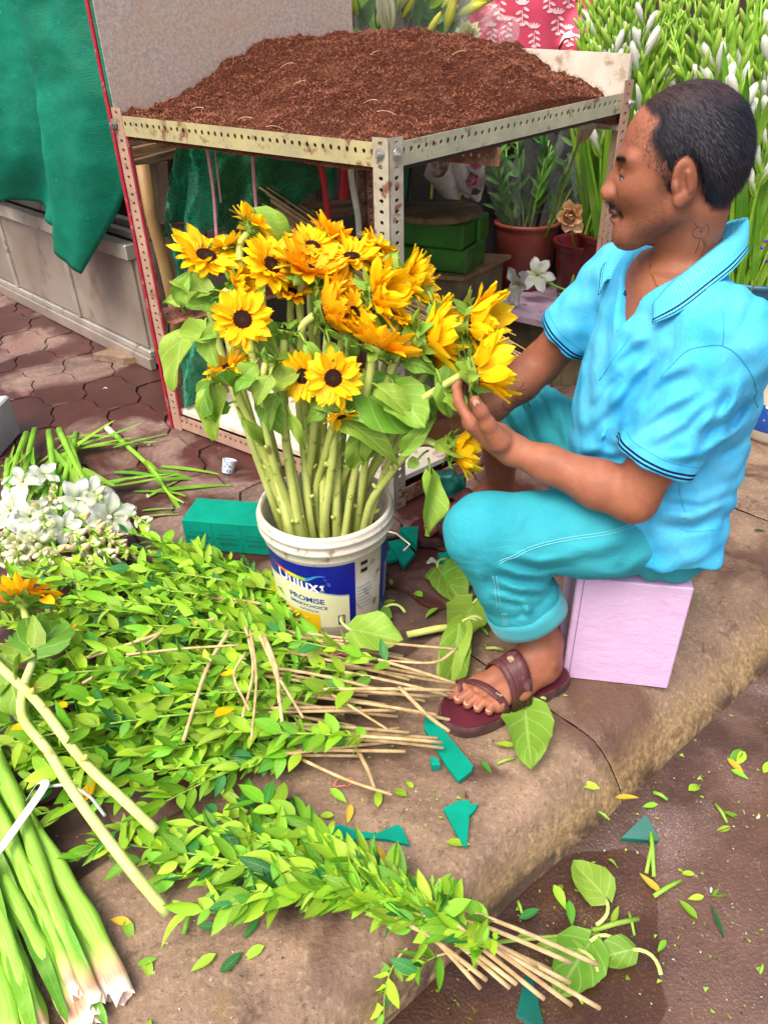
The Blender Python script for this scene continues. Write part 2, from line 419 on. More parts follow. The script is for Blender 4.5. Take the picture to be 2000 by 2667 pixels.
def post(P, d1, d2, z0, z1, mat, w=.041):
    m = MB(); e1 = V((0,0,1))
    flange(m, P+V((0,0,z0)), P+V((0,0,z1)), d1*w); flange(m, P+d2*.0031+V((0,0,z0)), P+d2*.0031+V((0,0,z1)), d2*(w-.003))
    return recalc(m.build('post', mat, table))
Z = V((0,0,1))
post(TC, a_, b_, .0, ZC+.012, iron_m, .044)
post(TL, -a_, b_, .0, ZL+.02, dustiron_m)
post(TR, -b_, a_, .0, ZR+.03, dustiron_m)
post(TB, -b_, -a_, .0, ZB, rustiron_m)
# painted red outer edges of the left post
m = MB(); m.box((0,0,0), (.012, .006, ZL+.75), Matrix.Translation(TL + a_*.008 - b_*.002 + Z*((ZL+.75)/2)) @ frame(a_)); m.build('edge_strip', red_m, table)
m = MB(); m.box((0,0,0), (.006, .005, .98), Matrix.Translation(TL - a_*.044 + b_*.004 + Z*.5) @ frame(a_)); m.build('edge_strip', red_m, table)
def rail(P, Q, zp, zq, inn, mat, h=.052, cut=.012):
    m = MB(); d = (Q-P).normalized(); p = P + d*cut + inn*.0045; q = Q - d*cut + inn*.0045
    flange(m, p+Z*(zp-h), q+Z*(zq-h), Z*h, off=.62)
    m.add([p+Z*(zp-h)+inn*.004, q+Z*(zq-h)+inn*.004, q+Z*(zq-h)+inn*.04, p+Z*(zp-h)+inn*.04, p+Z*(zp-h-.003)+inn*.004, q+Z*(zq-h-.003)+inn*.004, q+Z*(zq-h-.003)+inn*.04, p+Z*(zp-h-.003)+inn*.04], [(0,1,2,3), (7,6,5,4), (2,6,7,3)])
    return recalc(m.build('rail', mat, table))
rail(TL, TC, ZL, ZC, b_, yiron_m); rail(TC, TR, ZC, ZR, a_, giron_m)
rail(TL, TB, ZL, ZB, -a_, iron_m); rail(TB, TR, ZB, ZR, -b_, iron_m)
rail(TL, TC, .06, .06, b_, dustiron_m, .05); rail(TC, TR, .06, .06, a_, rustiron_m, .05)
m = MB(); p = TL + b_*.02 + Z*.40; q = p + b_*.5; flange(m, p-a_*.03, q-a_*.03, Z*.045); flange(m, p-a_*.031, q-a_*.031, -a_*.04); recalc(m.build('rail', rustiron_m, table))
m = MB(); p = TC + b_*.38 + Z*(ZC-.09); q = p + a_*.95; flange(m, p, q, Z*.045); recalc(m.build('rail', rustiron_m, table))
def bolt(P, n, parent=table):
    m = MB(); n = V(n).normalized(); fr = Matrix.Translation(P) @ frame(n)
    hexa = [(0, .0095*math.cos(a), .0095*math.sin(a)) for a in [math.pi/3*k for k in range(6)]]
    m.add([V(p) for p in hexa] + [V(p)+V((.006,0,0)) for p in hexa], [tuple(range(6,12))] + [(k, (k+1) % 6, 6+(k+1) % 6, 6+k) for k in range(6)], fr)
    m.tube([fr @ V((.003,0,0)), fr @ V((.013,0,0))], .0045, 8); m.lathe([(.014,0), (.0135,.0012), (.006,.0016)], n=12, M=fr @ Matrix.Rotation(math.pi/2, 4, 'Y'))
    return recalc(m.build('bolt', bolt_m, parent))
oc = a_.cross(Z); oc = oc if oc.y < 0 else -oc; od = b_.cross(Z); od = od if od.y < 0 else -od
bolt(TC + a_*.022 + Z*(ZC-.022) + oc*.0032, oc); bolt(TC + b_*.024 + Z*(ZC-.024) + od*.0032, od)
bolt(TL - a_*.004 + Z*(ZL-.022) - oc*-.004, oc); bolt(TR + Z*(ZR-.03) + od*.004, V((.6,-.6,.2)))
# steel sheet on the left side, low white board at the back
def m_sheet():
    t = NT('galvanised_sheet'); co = t.coord('World')
    n = t.noise(co, 120, 4, .6, .6); n2 = t.noise(co, 7, 5)
    c = t.mix(t.ramp(n, .42, .6), srgb(170,154,142), srgb(194,180,166)); c = t.mix(t.ramp(n2, .45, .75, 0, .6), c, srgb(186,160,136))
    c = t.mix(t.ramp(t.noise(t.coord('World', (5,5,1.2)), 2.6, 5), .62, .72, 0, .6), c, srgb(186,140,84))
    t.base(c); t.set(.5, .4, .15, t.bump(n, .3, .002)); return t.m
def slab(name, P0, P1, z0, z1a, z1b, th, mat, inn, parent=table):
    m = MB(); i = inn*th
    m.add([P0+Z*z0, P1+Z*z0, P1+Z*z1b, P0+Z*z1a, P0+Z*z0+i, P1+Z*z0+i, P1+Z*z1b+i, P0+Z*z1a+i],
          [(0,1,2,3), (7,6,5,4), (3,2,6,7), (0,4,5,1), (1,5,6,2), (0,3,7,4)])
    return recalc(m.build(name, mat, parent))
sheet_p1 = TL + (TB-TL)*.955
sheet = slab('side_sheet', TL - a_*.006 + b_*.004, sheet_p1 - a_*.006, .93, 1.78, 1.78, .003, m_sheet(), -a_)
board_m = pm('stained_white_board', srgb(214,204,188), srgb(188,176,156), 10, .6, c3=srgb(150,124,96), s3=18, lo3=.55, hi3=.68, bump=.3, bscale=70, co='World')
zt = AY(1645, 140, TR.y).z
slab('back_board', TB + (TR-TB)*.02 - b_*.012, TR - b_*.012 + (TB-TR).normalized()*.004, ZR-.10, AY(940, 103, TB.y).z, zt, .010, board_m, -b_)
# faint stamped letters on the sheet
def text_mesh(s, size, mat, font_bold=False, extrude=0.0, sx=1.0, spacing=1.0):
    cu = bpy.data.curves.new('txt', 'FONT'); cu.body = s; cu.size = size; cu.align_x = 'CENTER'; cu.align_y = 'CENTER'; cu.extrude = extrude; cu.space_character = spacing
    if font_bold: cu.offset = size*.018
    o = bpy.data.objects.new('txt', cu); col.objects.link(o); dg = bpy.context.evaluated_depsgraph_get(); dg.update()
    me = bpy.data.meshes.new_from_object(o.evaluated_get(dg)); bpy.data.objects.remove(o); bpy.data.curves.remove(cu)
    vs = [V((v.co.x*sx, v.co.y, v.co.z)) for v in me.vertices]; fs = [tuple(p.vertices) for p in me.polygons]; bpy.data.meshes.remove(me)
    return vs, fs
ink = pm('faded_grey_stamp', srgb(128,118,112), None, rough=.7)
vs, fs = text_mesh('INDSCO', .035, ink); m = MB()
sd_ = (TB-TL).normalized(); sp = AP(535, 55, TL, a_)
n_in = -a_
Mx = Matrix.Translation(sp + n_in*.0045) @ Matrix(((Z.x, -sd_.x, n_in.x, 0), (Z.y, -sd_.y, n_in.y, 0), (Z.z, -sd_.z, n_in.z, 0), (0,0,0,1)))
m.add(vs, fs, Mx); m.build('stamp_lettering', ink, sheet)
# lower shelf board
m = MB(); q0 = TL + b_*.012 - a_*.03 + Z*.064; q1 = TC + b_*.012 + a_*.03 + Z*.064
m.ngon([q0, q1, q1 + b_*.44, q0 + b_*.44], Z*.016); recalc(m.build('lower_shelf', pm('white_shelf_board', srgb(222,214,198), srgb(200,190,170), 9, .6, c3=srgb(128,92,66), s3=10, lo3=.6, hi3=.7, co='World', bump=.15), table))
m = MB(); m.ngon([TC+b_*.03+a_*.05+Z*.064, TR+(TC-TR)*.3+a_*.05+Z*.064, TR+(TC-TR)*.3+a_*.32+Z*.064, TC+b_*.03+a_*.32+Z*.064][::-1], Z*.017)
# tray the coir rests on
tray_m = pm('dark_tray_ply', srgb(70,52,42), srgb(52,40,32), 14, .8, co='World')
m = MB(); m.ngon([TL+b_*.02-a_*.02+Z*(ZL-.05), TC+b_*.01+a_*.01+Z*(ZC-.05), TR+a_*.01+Z*(ZR-.05), TB-b_*.01+Z*(ZB-.05)], -Z*.012); recalc(m.build('tray', tray_m, table))
# ---- coir heap
def m_coir():
    t = NT('coir_pith'); co = t.coord('World')
    n1 = t.noise(co, 260, 5, .7); n2 = t.noise(co, 24, 5, .6); n3 = t.noise(co, 8, 3)
    c = t.mix(t.ramp(n1, .35, .68), srgb(50,25,19), srgb(138,80,60)); c = t.mix(t.ramp(n2, .4, .7, 0, .5), c, srgb(96,50,34)); c = t.mix(t.ramp(n3, .55, .7, 0, .4), c, srgb(150,98,74))
    t.base(c); t.set(.95, .1, normal=t.bump(n1, 1.0, .010, t.bump(t.noise(co, 70, 4, .6), 1.0, .02))); return t.m
coir_m = m_coir()
sm = lambda x: (lambda q: q*q*(3-2*q))(max(0., min(1., x)))
def heap_pt(a, b):
    """a: 0 at rail L-C .. 1 at back board, b: 0 at rail C-R .. 1 at steel sheet"""
    p = TC + (TL-TC)*(.012 + .976*b) + (TR-TC)*(.010 + .975*a)
    zb = ZC*(1-a)*(1-b) + ZL*(1-a)*b + ZR*a*(1-b) + ZB*a*b
    body = sm(a/.62)*sm((b+.12)/.6)
    h = -.004 + .135*body - .03*sm((a-.7)/.3)*(1-b)
    h += .022*math.exp(-(((a-.78)/.16)**2 + ((b-.62)/.14)**2)) + .022*math.exp(-(((a-.62)/.2)**2 + ((b-.16)/.14)**2))
    n = fbm(p.x*9, p.y*9, 3)*.065 + fbm(p.x*30, p.y*30, 12)*.034 + fbm(p.x*85, p.y*85, 22, 2)*.020
    ed = min(1, min(a, b)/.05)
    h += n*(.25 + .75*ed)*.8
    return V((p.x, p.y, zb + h))
NA = 190
m = MB(); P = [[heap_pt(i/NA, j/NA) for j in range(NA+1)] for i in range(NA+1)]
P = [[p - Z*.06 for p in P[0]]] + P; P = [[r_[0] - Z*.06*(k > 0)] + r_ for k, r_ in enumerate(P)]; m.grid(P)
heap = tag(m.build('coir_heap', coir_m, smooth=True), 'loose heap of dark brown coir fibre on the angle iron table', 'coir')
m = MB(); rr = random.Random(5)
for k in range(30000):
    a, b = rr.random(), rr.random(); p = heap_pt(a, b); th = rr.uniform(0, 6.283); l = rr.uniform(.006, .02)*(2.0 if k % 40 == 0 else 1)
    d = V((math.cos(th), math.sin(th), rr.uniform(-.2, .5)))*l; s = V((-math.sin(th), math.cos(th), 0))*rr.uniform(.0004, .0009)
    p = p + V((0,0,.002)); m.add([p-s, p+s, p+d*.5+s+V((0,0,.002)), p+d*.5-s+V((0,0,.002)), p+d], [(0,1,2,3), (3,2,4)])
tag(m.build('fibres', pm('coir_fibre', srgb(176,116,88), srgb(96,54,40), 300, .9, spec=.15, co='World', lo=.42, hi=.58), heap), kind='stuff')
rr = random.Random(15)
for k in range(9):
    m = MB()
    p = heap_pt(*[(.05,.55), (.25,.3), (.1,.8), (.3,.6), (.5,.5), (.2,.15), (.4,.75), (.02,.35), (.6,.3)][k]); d = V((rr.uniform(-1,1), rr.uniform(-.6,.6), .1)).normalized()*.05
    m.tube(bez(p+Z*.004, p+d*.5+Z*.014, p+d+Z*.005, 5), .0007, 4)
    m.build('straw', pm('pale_straw', srgb(206,176,130)), heap)
# ================================================================ cabinet under the tarpaulin
c0, c1 = A(0, 760), A(410, 970); c0.z = c1.z = 0; cdv = (c1-c0).normalized(); cn = V((cdv.y, -cdv.x, 0)); cn = cn if cn.y < 0 else -cn
CA = c0 - cdv*1.2; CB = c1 - cdv*.03
def cz(px, py, off=0): return AP(px, py, c0 + cn*off, cn).z
ztop = cz(0, 528); steel_m = pm('grey_cabinet_steel', srgb(160,148,134), srgb(132,120,106), 3, .45, c3=srgb(110,84,70), s3=5, lo3=.58, hi3=.75, metal=.25, co='World', bump=.1, bscale=40)
ledge_m = pm('cabinet_aluminium', srgb(196,190,178), srgb(170,164,150), 6, .35, metal=.5, co='World', c3=srgb(130,110,92), s3=14, lo3=.58, hi3=.7)
shade_m = pm('painted_shade', srgb(26,24,24), srgb(34,28,26), 5, .7, co='World')  # near-black for unlit gaps: the shade is put into the colour
cab = thing('steel_cabinet', (c0.x, c0.y, 0), 'low grey steel cabinet with panelled front under the green tarpaulin', 'cabinet')
def cbox(name, s0, s1, out, dep, z0, z1, mat):
    p = CA + cdv*((s0+s1)/2) + cn*(out-dep/2); m = MB()
    m.box((0,0,0), (s1-s0, dep, z1-z0), Matrix.Translation(V((p.x, p.y, (z0+z1)/2))) @ frame(cdv), bev=.004); return recalc(m.build(name, mat, cab))
CL = (CB-CA).length
cbox('carcass', 0, CL, -.02, .45, .02, ztop-.01, steel_m)
cbox('plinth', -.002, CL+.002, .012, .03, .0, .055, steel_m); cbox('plinth', -.001, CL+.001, .002, .028, .056, .085, ledge_m)
sj = [AP(x, y, c0, cn) for x, y in ((175, 700),)]; s1 = (sj[0]-CA).dot(cdv)
stiles = [s1-1.45, s1-.72, s1, s1+.72]
for s in stiles:
    if 0 < s < CL: cbox('stile', s-.018, s+.018, .004, .03, .086, ztop-.062, ledge_m)
for u, v_ in zip([0]+stiles[1:], stiles[1:]+[CL]):
    if v_ > u: cbox('panel', u+.022, min(v_, CL)-.022, -.008, .014, .09, ztop-.066, steel_m)
cbox('ledge', -.003, CL+.003, .016, .05, ztop-.06, ztop, ledge_m)
cbox('window_track', 0, CL, -.05, .03, ztop, ztop+.03, ledge_m); cbox('window_track', 0, CL, -.10, .03, ztop, ztop+.055, ledge_m)
cbox('interior_shade_fill', 0, CL, -.2, .26, ztop, 2.2, shade_m)  # solid dark fill, shade inside the cabinet put into its colour
# ---- green tarpaulin
def m_tarp():
    t = NT('green_tarpaulin'); co = t.coord('UV')
    w = t.new('ShaderNodeTexWave', wave_type='BANDS', bands_direction='X'); t.l(co, w.inputs[0]); w.inputs['Scale'].default_value = 75; w.inputs['Distortion'].default_value = 1.2; w.inputs['Detail'].default_value = 1
    n = t.noise(t.coord('World'), 6, 5, .6)
    c = t.mix(t.ramp(n, .35, .7), srgb(0,130,102), srgb(0,106,80)); c = t.mix(t.ramp(t.noise(t.coord('World'), 3.4, 5, .6), .55, .72, 0, .6), c, srgb(0,66,54))
    c = t.mix(t.ramp(t.noise(t.coord('World'), 70, 2), .7, .76, 0, .5), c, srgb(90,200,170))
    t.base(c); t.set(.6, .3, normal=t.bump(w.outputs[0], .16, .003, t.bump(n, .3, .03)), sheen=0.); t.translucent(c, .10); return t.m
def interp(xs, ys, x):
    for i in range(len(xs)-1):
        if x <= xs[i+1]: 
            t = (x-xs[i])/(xs[i+1]-xs[i]); return ys[i] + (ys[i+1]-ys[i])*t
    return ys[-1]
P = []; NU, NV = 90, 90
for i in range(NV+1):
    v_ = i/NV; row = []
    for j in range(NU+1):
        u = j/NU
        xb = -260 + u*510                                       # x at the hem
        yb = interp([-260,-60,0,40,62,85,115,150,190,225,250], [505,520,527,514,530,565,598,622,652,684,706], xb)
        py = -200 + (yb+200)*v_
        xr = interp([-200,-60,0,60,150,250,330,420,500,560,620,706], [262,266,270,280,296,310,312,304,294,286,272,250], py)
        pxx = -260 + (xr+260)*u
        p = AP(pxx, py, c0 + cn*.07, cn)
        s = u*9 - v_*1.6 + .35*math.sin(v_*3) - v_*1.1*(u > .6)*(u-.6)
        amp = .035 + .035*v_
        d = amp*math.sin(s*2.2) + .018*math.sin(s*5.1+1.3+v_*2) + fbm(u*5, v_*4, 31)*.05
        d += .05*sm((u-.72)/.28)*(1-v_) * -1
        d -= .09*math.exp(-((xb-66)/26)**2)*sm((v_-.72)/.28)             # the pinched swag at the hem
        row.append(p + cn*(d+.035))
    P.append(row)
m = MB(); m.grid(P); tarp = m.build('tarpaulin', m_tarp(), smooth=True)
md = tarp.modifiers.new('thick', 'SOLIDIFY'); md.thickness = .002
tag(tarp, 'green ribbed tarpaulin hanging in folds over the steel cabinet', 'tarpaulin')
# slab scrap wedged under the cabinet
m = MB(); p = A(320, 940); m.ngon([p+V((-.13,.02,.03)), p+V((.02,-.05,.03)), p+V((.15,-.02,.03)), p+V((.10,.08,.03)), p+V((-.06,.10,.03))][::-1], -Z*.028); tag(recalc(m.build('stone_scrap', kerb_m)), 'broken flat stone piece wedged against the cabinet foot', 'stone')
# ================================================================ under the table
wood_m = pm('old_crate_wood', srgb(112,86,58), srgb(78,58,40), 8, .75, c3=srgb(60,46,34), s3=10, bump=.5, bscale=26, co='Object', stretch=(1,9,9), rand=.2)
dwood_m = pm('dark_crate_wood', srgb(72,54,38), srgb(46,36,28), 8, .8, bump=.5, bscale=26, stretch=(1,9,9), rand=.25)
bamboo_m = pm('bamboo_pole', srgb(176,142,92), srgb(140,106,64), 5, .5, bump=.2, bscale=20)
def plank(name, p, q, w, t, mat, parent=None, up=(0,0,1)):
    p, q = V(p), V(q); m = MB(); L = (q-p).length; c = (p+q)/2
    fr = Matrix.Translation(c) @ frame(q-p, up); m2 = MB(); m2.box((0,0,0), (L, t, w), bev=.003)
    me = m2.mesh(name, mat); recalc_me(me); return inst(name, me, parent, fr)
def recalc_me(me):
    import bmesh
    b = bmesh.new(); b.from_mesh(me); bmesh.ops.recalc_face_normals(b, faces=b.faces); b.to_mesh(me); b.free()
Y1 = 2.62
crate = thing('wooden_crate', A(560, 900), 'old slatted wooden crate in the shade under the table', 'crate')
def PY(px, py, Y): return AY(px, py, Y)
plank('slat', PY(330, 402, Y1), PY(500, 368, Y1+.1), .035, .02, wood_m, crate); plank('slat', PY(335, 432, Y1-.02), PY(480, 392, Y1+.08), .028, .02, wood_m, crate)
plank('slat', PY(372, 603, Y1-.05), PY(520, 590, Y1), .042, .03, wood_m, crate)
for i, (x0, y0, x1, y1, w) in enumerate([(420,420,470,900,.05), (395,300,430,880,.04), (510,450,540,880,.05), (690,480,700,620,.055), (760,490,768,640,.05), (835,470,842,640,.05), (600,480,620,820,.05)]):
    plank('slat', PY(x0, y0, 2.88), PY(x1, y1, 2.88), w, .018, dwood_m, crate, up=(1,0,0))
plank('slat', PY(680, 565, 2.80), PY(925, 535, 2.80), .06, .02, wood_m, crate); plank('slat', PY(560, 700, 2.85), PY(960, 640, 2.85), .05, .02, dwood_m, crate)
m = MB(); m.tube([PY(372, 430, 2.56), PY(395, 560, 2.55), PY(428, 680, 2.54), PY(455, 800, 2.53), PY(470, 930, 2.52)], [.021,.02,.021,.02,.021], 10)
tag(m.build('bamboo_pole', bamboo_m, smooth=True), 'pale bamboo pole standing inside the left table leg', 'pole')
# dark screen added behind the crate to keep the space under the table dark
m = MB(); m.box((0,0,0), (1.25, .03, .9), Matrix.Translation(V((-.52, 3.30, .45))) @ Matrix.Rotation(-.22, 4, 'Z')); tag(m.build('shade_screen', shade_m), 'dark screen added behind the crate to deepen the shade under the table', 'board')
# green shade netting
def m_net(name, c1, c2):
    t = NT(name); co = t.coord('UV', (110,150,1)); w1 = t.new('ShaderNodeTexVoronoi'); t.l(co, w1.inputs['Vector']); w1.inputs['Scale'].default_value = 1.0
    n = t.noise(t.coord('World'), 18, 4); c = t.mix(t.ramp(n, .35, .65), c1, c2); c = t.mix(t.ramp(w1.outputs[0], .3, .62), c, tuple(q*.35 for q in c1))
    t.base(c); t.set(.75, .2, normal=t.bump(w1.outputs[0], .5, .004), sheen=.2)
    tr = t.new('ShaderNodeBsdfTransparent'); mx = t.new('ShaderNodeMixShader'); t.l(t.ramp(w1.outputs[0], .55, .7, 0, .5), mx.inputs[0])
    t.l(t.bs.outputs[0], mx.inputs[1]); t.l(tr.outputs[0], mx.inputs[2]); t.l(mx.outputs[0], t.out.inputs[0]); return t.m
net1 = m_net('green_shade_net', srgb(20,184,134), srgb(4,150,104)); net2 = m_net('dark_green_net', srgb(10,150,84), srgb(0,116,62))
def net(name, top, bot, Y, mat, seed, fold=.05, nf=5, nu=50, nv=40):
    P = []
    for i in range(nv+1):
        v_ = i/nv; row = []
        for j in range(nu+1):
            u = j/nu; tx = interp([k/(len(top)-1) for k in range(len(top))], [q[0] for q in top], u); ty = interp([k/(len(top)-1) for k in range(len(top))], [q[1] for q in top], u)
            bx = interp([k/(len(bot)-1) for k in range(len(bot))], [q[0] for q in bot], u); by = interp([k/(len(bot)-1) for k in range(len(bot))], [q[1] for q in bot], u)
            rag = 10*fbm(u*22, 3.1, seed)
            p = AY(tx+(bx-tx)*v_ + 16*fbm(u*4, v_*6, seed+5), ty+(by+rag-ty)*v_, Y)
            p.y += fold*(math.sin(u*nf*3.1+v_*2.0)*(.3+.7*v_)*.6 + 1.6*fbm(u*7, v_*5, seed+7)); row.append(p)
        P.append(row)
    m = MB(); m.grid(P); return m.build(name, mat, smooth=True)
tag(net('shade_netting', [(450,400), (470,350), (480,335), (560,345)], [(425,580), (440,610), (490,615), (560,600)], 2.60, net1, 3, .07, 4), 'frayed light green shade netting hanging beside the bamboo pole', 'netting')
tag(net('shade_netting', [(475,340), (600,350), (730,370), (880,395)], [(540,600), (610,605), (680,600), (860,470)], 2.74, net2, 13, .05, 6), 'dark green netting sheet hung across the back under the table', 'netting')
tag(net('shade_netting', [(430,560), (450,590), (470,600)], [(455,700), (500,860), (520,900)], 2.50, net1, 23, .05, 3), 'torn teal netting strip dangling down to the rusty rail', 'netting')
tag(net('shade_netting', [(840,380), (870,400), (880,410)], [(850,520), (870,515), (875,440)], 2.66, net1, 33, .04, 3, 20, 24), 'small green netting scrap hanging near the front table post', 'netting')
tag(net('shade_netting', [(455,860), (500,880), (560,900)], [(470,1045), (510,1050), (560,1040)], 2.45, net1, 43, .06, 3, 30, 30), 'crumpled teal netting heaped on the lower shelf', 'netting')
# strings and ribbons tied to the table
def strap(name, pts, Y, w, mat, lab, cat_):
    m = MB(); q = cat([AY(x, y, Y + .0) for x, y in pts], 5)
    m.tube(q, [w]*len(q), 6, flat=.35, up=(0,1,0)); return tag(m.build(name, mat, smooth=True), lab, cat_)
pink_m = pm('pink_twine', srgb(206,142,150), srgb(180,112,124), 30, .6); redr = pm('red_ribbon', srgb(176,24,36), srgb(130,14,26), 12, .4); whr = pm('white_ribbon', srgb(206,206,190), srgb(176,176,156), 14, .5)
strap('string', [(534,355), (548,440), (558,520), (566,640)], 2.40, .005, pink_m, 'long pink string hanging from the table rail', 'string')
strap('string', [(556,360), (566,440), (576,528)], 2.43, .003, pink_m, 'short thin pink string hanging next to the long one', 'string')
strap('string', [(656,372), (662,470), (671,580)], 2.30, .005, pink_m, 'pink string hanging by itself above the sunflower leaf', 'string')
strap('ribbon', [(828,398), (842,460), (850,520), (856,572)], 2.35, .010, redr, 'narrow red ribbon hanging from the table under the coir', 'ribbon')
strap('ribbon', [(893,405), (898,460), (894,520)], 2.5, .016, redr, 'wide red ribbon hanging beside the front table post', 'ribbon')
strap('ribbon', [(912,415), (918,480), (932,560), (936,620)], 2.45, .010, whr, 'white ribbon hanging beside the red ribbons', 'ribbon')
# bundle of broom sticks
st_m = pm('dry_broom_stick', srgb(190,160,112), srgb(150,120,80), 14, .7, rand=.2)
bund = thing('stick_bundle', A(1330, 960), 'bundle of thin dry sticks lying slanted behind the sunflowers', 'sticks'); rr = random.Random(3)
e0, e1 = AY(690, 548, 2.75), AY(1345, 930, 2.02)
m2 = MB(); m2.tube([(0,0,0), (.25,.002,.002), (.5,-.002,-.004), (.75,.003,-.002), (1,0,0)], [.0034,.0032,.003,.0026,.0018], 5); stk = m2.mesh('stick', st_m)
for k in range(70):
    o = V((rr.gauss(0,.02), rr.gauss(0,.02), rr.gauss(0,.018))); o2 = V((rr.gauss(0,.045), rr.gauss(0,.03), rr.gauss(0,.045)))
    p = e1 + o*.9 + (e0-e1)*rr.uniform(-.02,.06); q = e0 + o2 + (e0-e1)*rr.uniform(-.12,.06); d = p-q
    fr = Matrix.Translation(q) @ frame(d) @ Matrix.Diagonal((d.length,1,1,1)); inst('stick', stk, bund, fr)
# ================================================================ plant helpers
def m_leaf(name, c1, c2, vein, tl=.22, rough=.42, nv=7, slope=1.6, vw=.05, dark=None, vamt=.55, var=.28):
    t = NT(name); uv = t.coord('UV'); s_ = t.new('ShaderNodeSeparateXYZ'); t.l(uv, s_.inputs[0]); u, v = s_.outputs[0], s_.outputs[1]
    av = t.math('ABSOLUTE', t.math('SUBTRACT', v, .5)); r = t.rnd()
    c = t.mix(r, c1, c2)
    if dark is not None: c = t.mix(t.ramp(r, .88, .92), c, dark)
    n = t.noise(t.coord('Object'), 60, 4); c = t.hsv(c, t.ramp(r, 0, 1, .487, .51), 1., t.math('MULTIPLY', t.ramp(n, .3, .7, .86, 1.12), t.ramp(t.math('FRACT', t.math('MULTIPLY', r, 7.3)), 0, 1, 1-var, 1+var)))
    mid = t.ramp(av, .012, vw, 1, 0)
    fr = t.math('FRACT', t.math('SUBTRACT', t.math('MULTIPLY', u, nv), t.math('MULTIPLY', av, slope*nv*.35))); side = t.ramp(t.math('ABSOLUTE', t.math('SUBTRACT', fr, .5)), .02, .09, .8, 0)
    vn_ = t.math('MAXIMUM', mid, side); c = t.mix(t.math('MULTIPLY', vn_, vamt), c, vein)
    t.base(c); t.set(rough, .35, normal=t.bump(t.math('SUBTRACT', t.noise(t.coord('Object'), 140, 3), vn_), .3, .0015)); t.translucent(c, tl); return t.m
def leaf_me(name, L, W, mat, nu=6, nv=4, curl=.15, fold=.15, wave=0., a=.8, b=.75, seed=0, asym=0., base0=.02, heart=0., jag=0.):
    """blade along +X from the origin, normal +Z"""
    m = MB(); rr = random.Random(seed); P = []
    for i in range(nu+1):
        u = i/nu; w_ = W/2*max(base0, math.sin(math.pi*min(1, u**a))**b) if 0 < u < 1 else W/2*(base0 if u == 0 else .015)
        row = []
        for j in range(nv+1):
            v_ = j/nv*2-1
            x = L*(u - curl*.25*u*u) - heart*L*abs(v_)**1.5*(1-u)**3; ww = w_*(1+jag*(rr.random()-.5)*(abs(v_) > .9))
            z = -curl*L*u*u + fold*W*abs(v_)*(.35+.65*math.sin(math.pi*u)) + wave*L*math.sin(u*9+seed+v_*2.2)*abs(v_) + wave*.6*L*math.sin(v_*3+u*4+seed*2)
            y = v_*ww + asym*L*u*u; row.append((x, y, z))
        P.append(row)
    m.grid(P); return m.mesh(name, mat, True)
def axes(x, n):
    """4x4 rotation: local X along x, local Z towards n"""
    return frame(x, n)
def rand_tilt(d, rr, s): return (d + V((rr.gauss(0,s), rr.gauss(0,s), rr.gauss(0,s)))).normalized()
privet_m = m_leaf('privet_leaf', srgb(156,200,48), srgb(96,164,32), srgb(196,220,116), .22, .42, nv=6, var=.38, dark=srgb(40,112,44), vamt=.18)
sunleaf_m = m_leaf('sunflower_leaf', srgb(140,176,62), srgb(108,156,46), srgb(190,210,130), .28, .5, nv=4, slope=2.6, vw=.045, vamt=.38, var=.18)
bract_m = m_leaf('sunflower_bract', srgb(138,172,62), srgb(108,152,48), srgb(176,200,110), .15, .5, nv=3, vamt=.4, var=.2)
blade_m = m_leaf('blade_leaf', srgb(136,184,52), srgb(100,158,40), srgb(170,204,104), .24, .4, nv=1, slope=0, vamt=.3, var=.2)
darkblade_m = m_leaf('dark_blade_leaf', srgb(74,136,44), srgb(44,100,36), srgb(120,156,76), .2, .4, nv=4, vamt=.3, var=.25)
def m_petal(name, c_tip, c_base, tl=.25):
    t = NT(name); uv = t.coord('UV'); s_ = t.new('ShaderNodeSeparateXYZ'); t.l(uv, s_.inputs[0])
    w = t.new('ShaderNodeTexWave', wave_type='BANDS', bands_direction='Y'); t.l(uv, w.inputs[0]); w.inputs['Scale'].default_value = 2.6; w.inputs['Distortion'].default_value = .6
    c = t.mix(t.ramp(s_.outputs[0], .0, .75), c_base, c_tip); c = t.mix(t.ramp(w.outputs[0], .0, .35, .35, 0), c, c_base); c = t.hsv(c, t.ramp(t.rnd(), 0, 1, .49, .508), 1., t.ramp(t.rnd(), 0, 1, .86, 1.1))
    t.base(c); t.set(.5, .25, normal=t.bump(w.outputs[0], .35, .001)); t.translucent(c, tl); return t.m
yel_m = m_petal('yellow_petal', srgb(255,216,18), srgb(252,188,8)); ora_m = m_petal('orange_petal', srgb(254,200,16), srgb(248,162,8))
whitep_m = m_petal('white_petal', srgb(224,228,226), srgb(200,212,172), .35)
creamp_m = m_petal('cream_petal', srgb(232,230,190), srgb(196,206,120), .25)
stem_m = pm('sunflower_stem', srgb(200,208,120), srgb(170,184,86), 9, .55, c3=srgb(130,112,58), s3=30, lo3=.62, hi3=.7, bump=.35, bscale=160, bdist=.003, rand=.12)
gstem_m = pm('gladiolus_stem', srgb(140,188,60), srgb(110,166,42), 14, .42, bump=.15, bscale=60, rand=.12, stretch=(1,1,1))
bark_m = pm('pale_twig_bark', srgb(206,180,134), srgb(170,140,94), 40, .75, bump=.4, bscale=130, rand=.15)
greentwig_m = pm('green_twig', srgb(140,170,60), srgb(110,146,40), 30, .5, rand=.15)
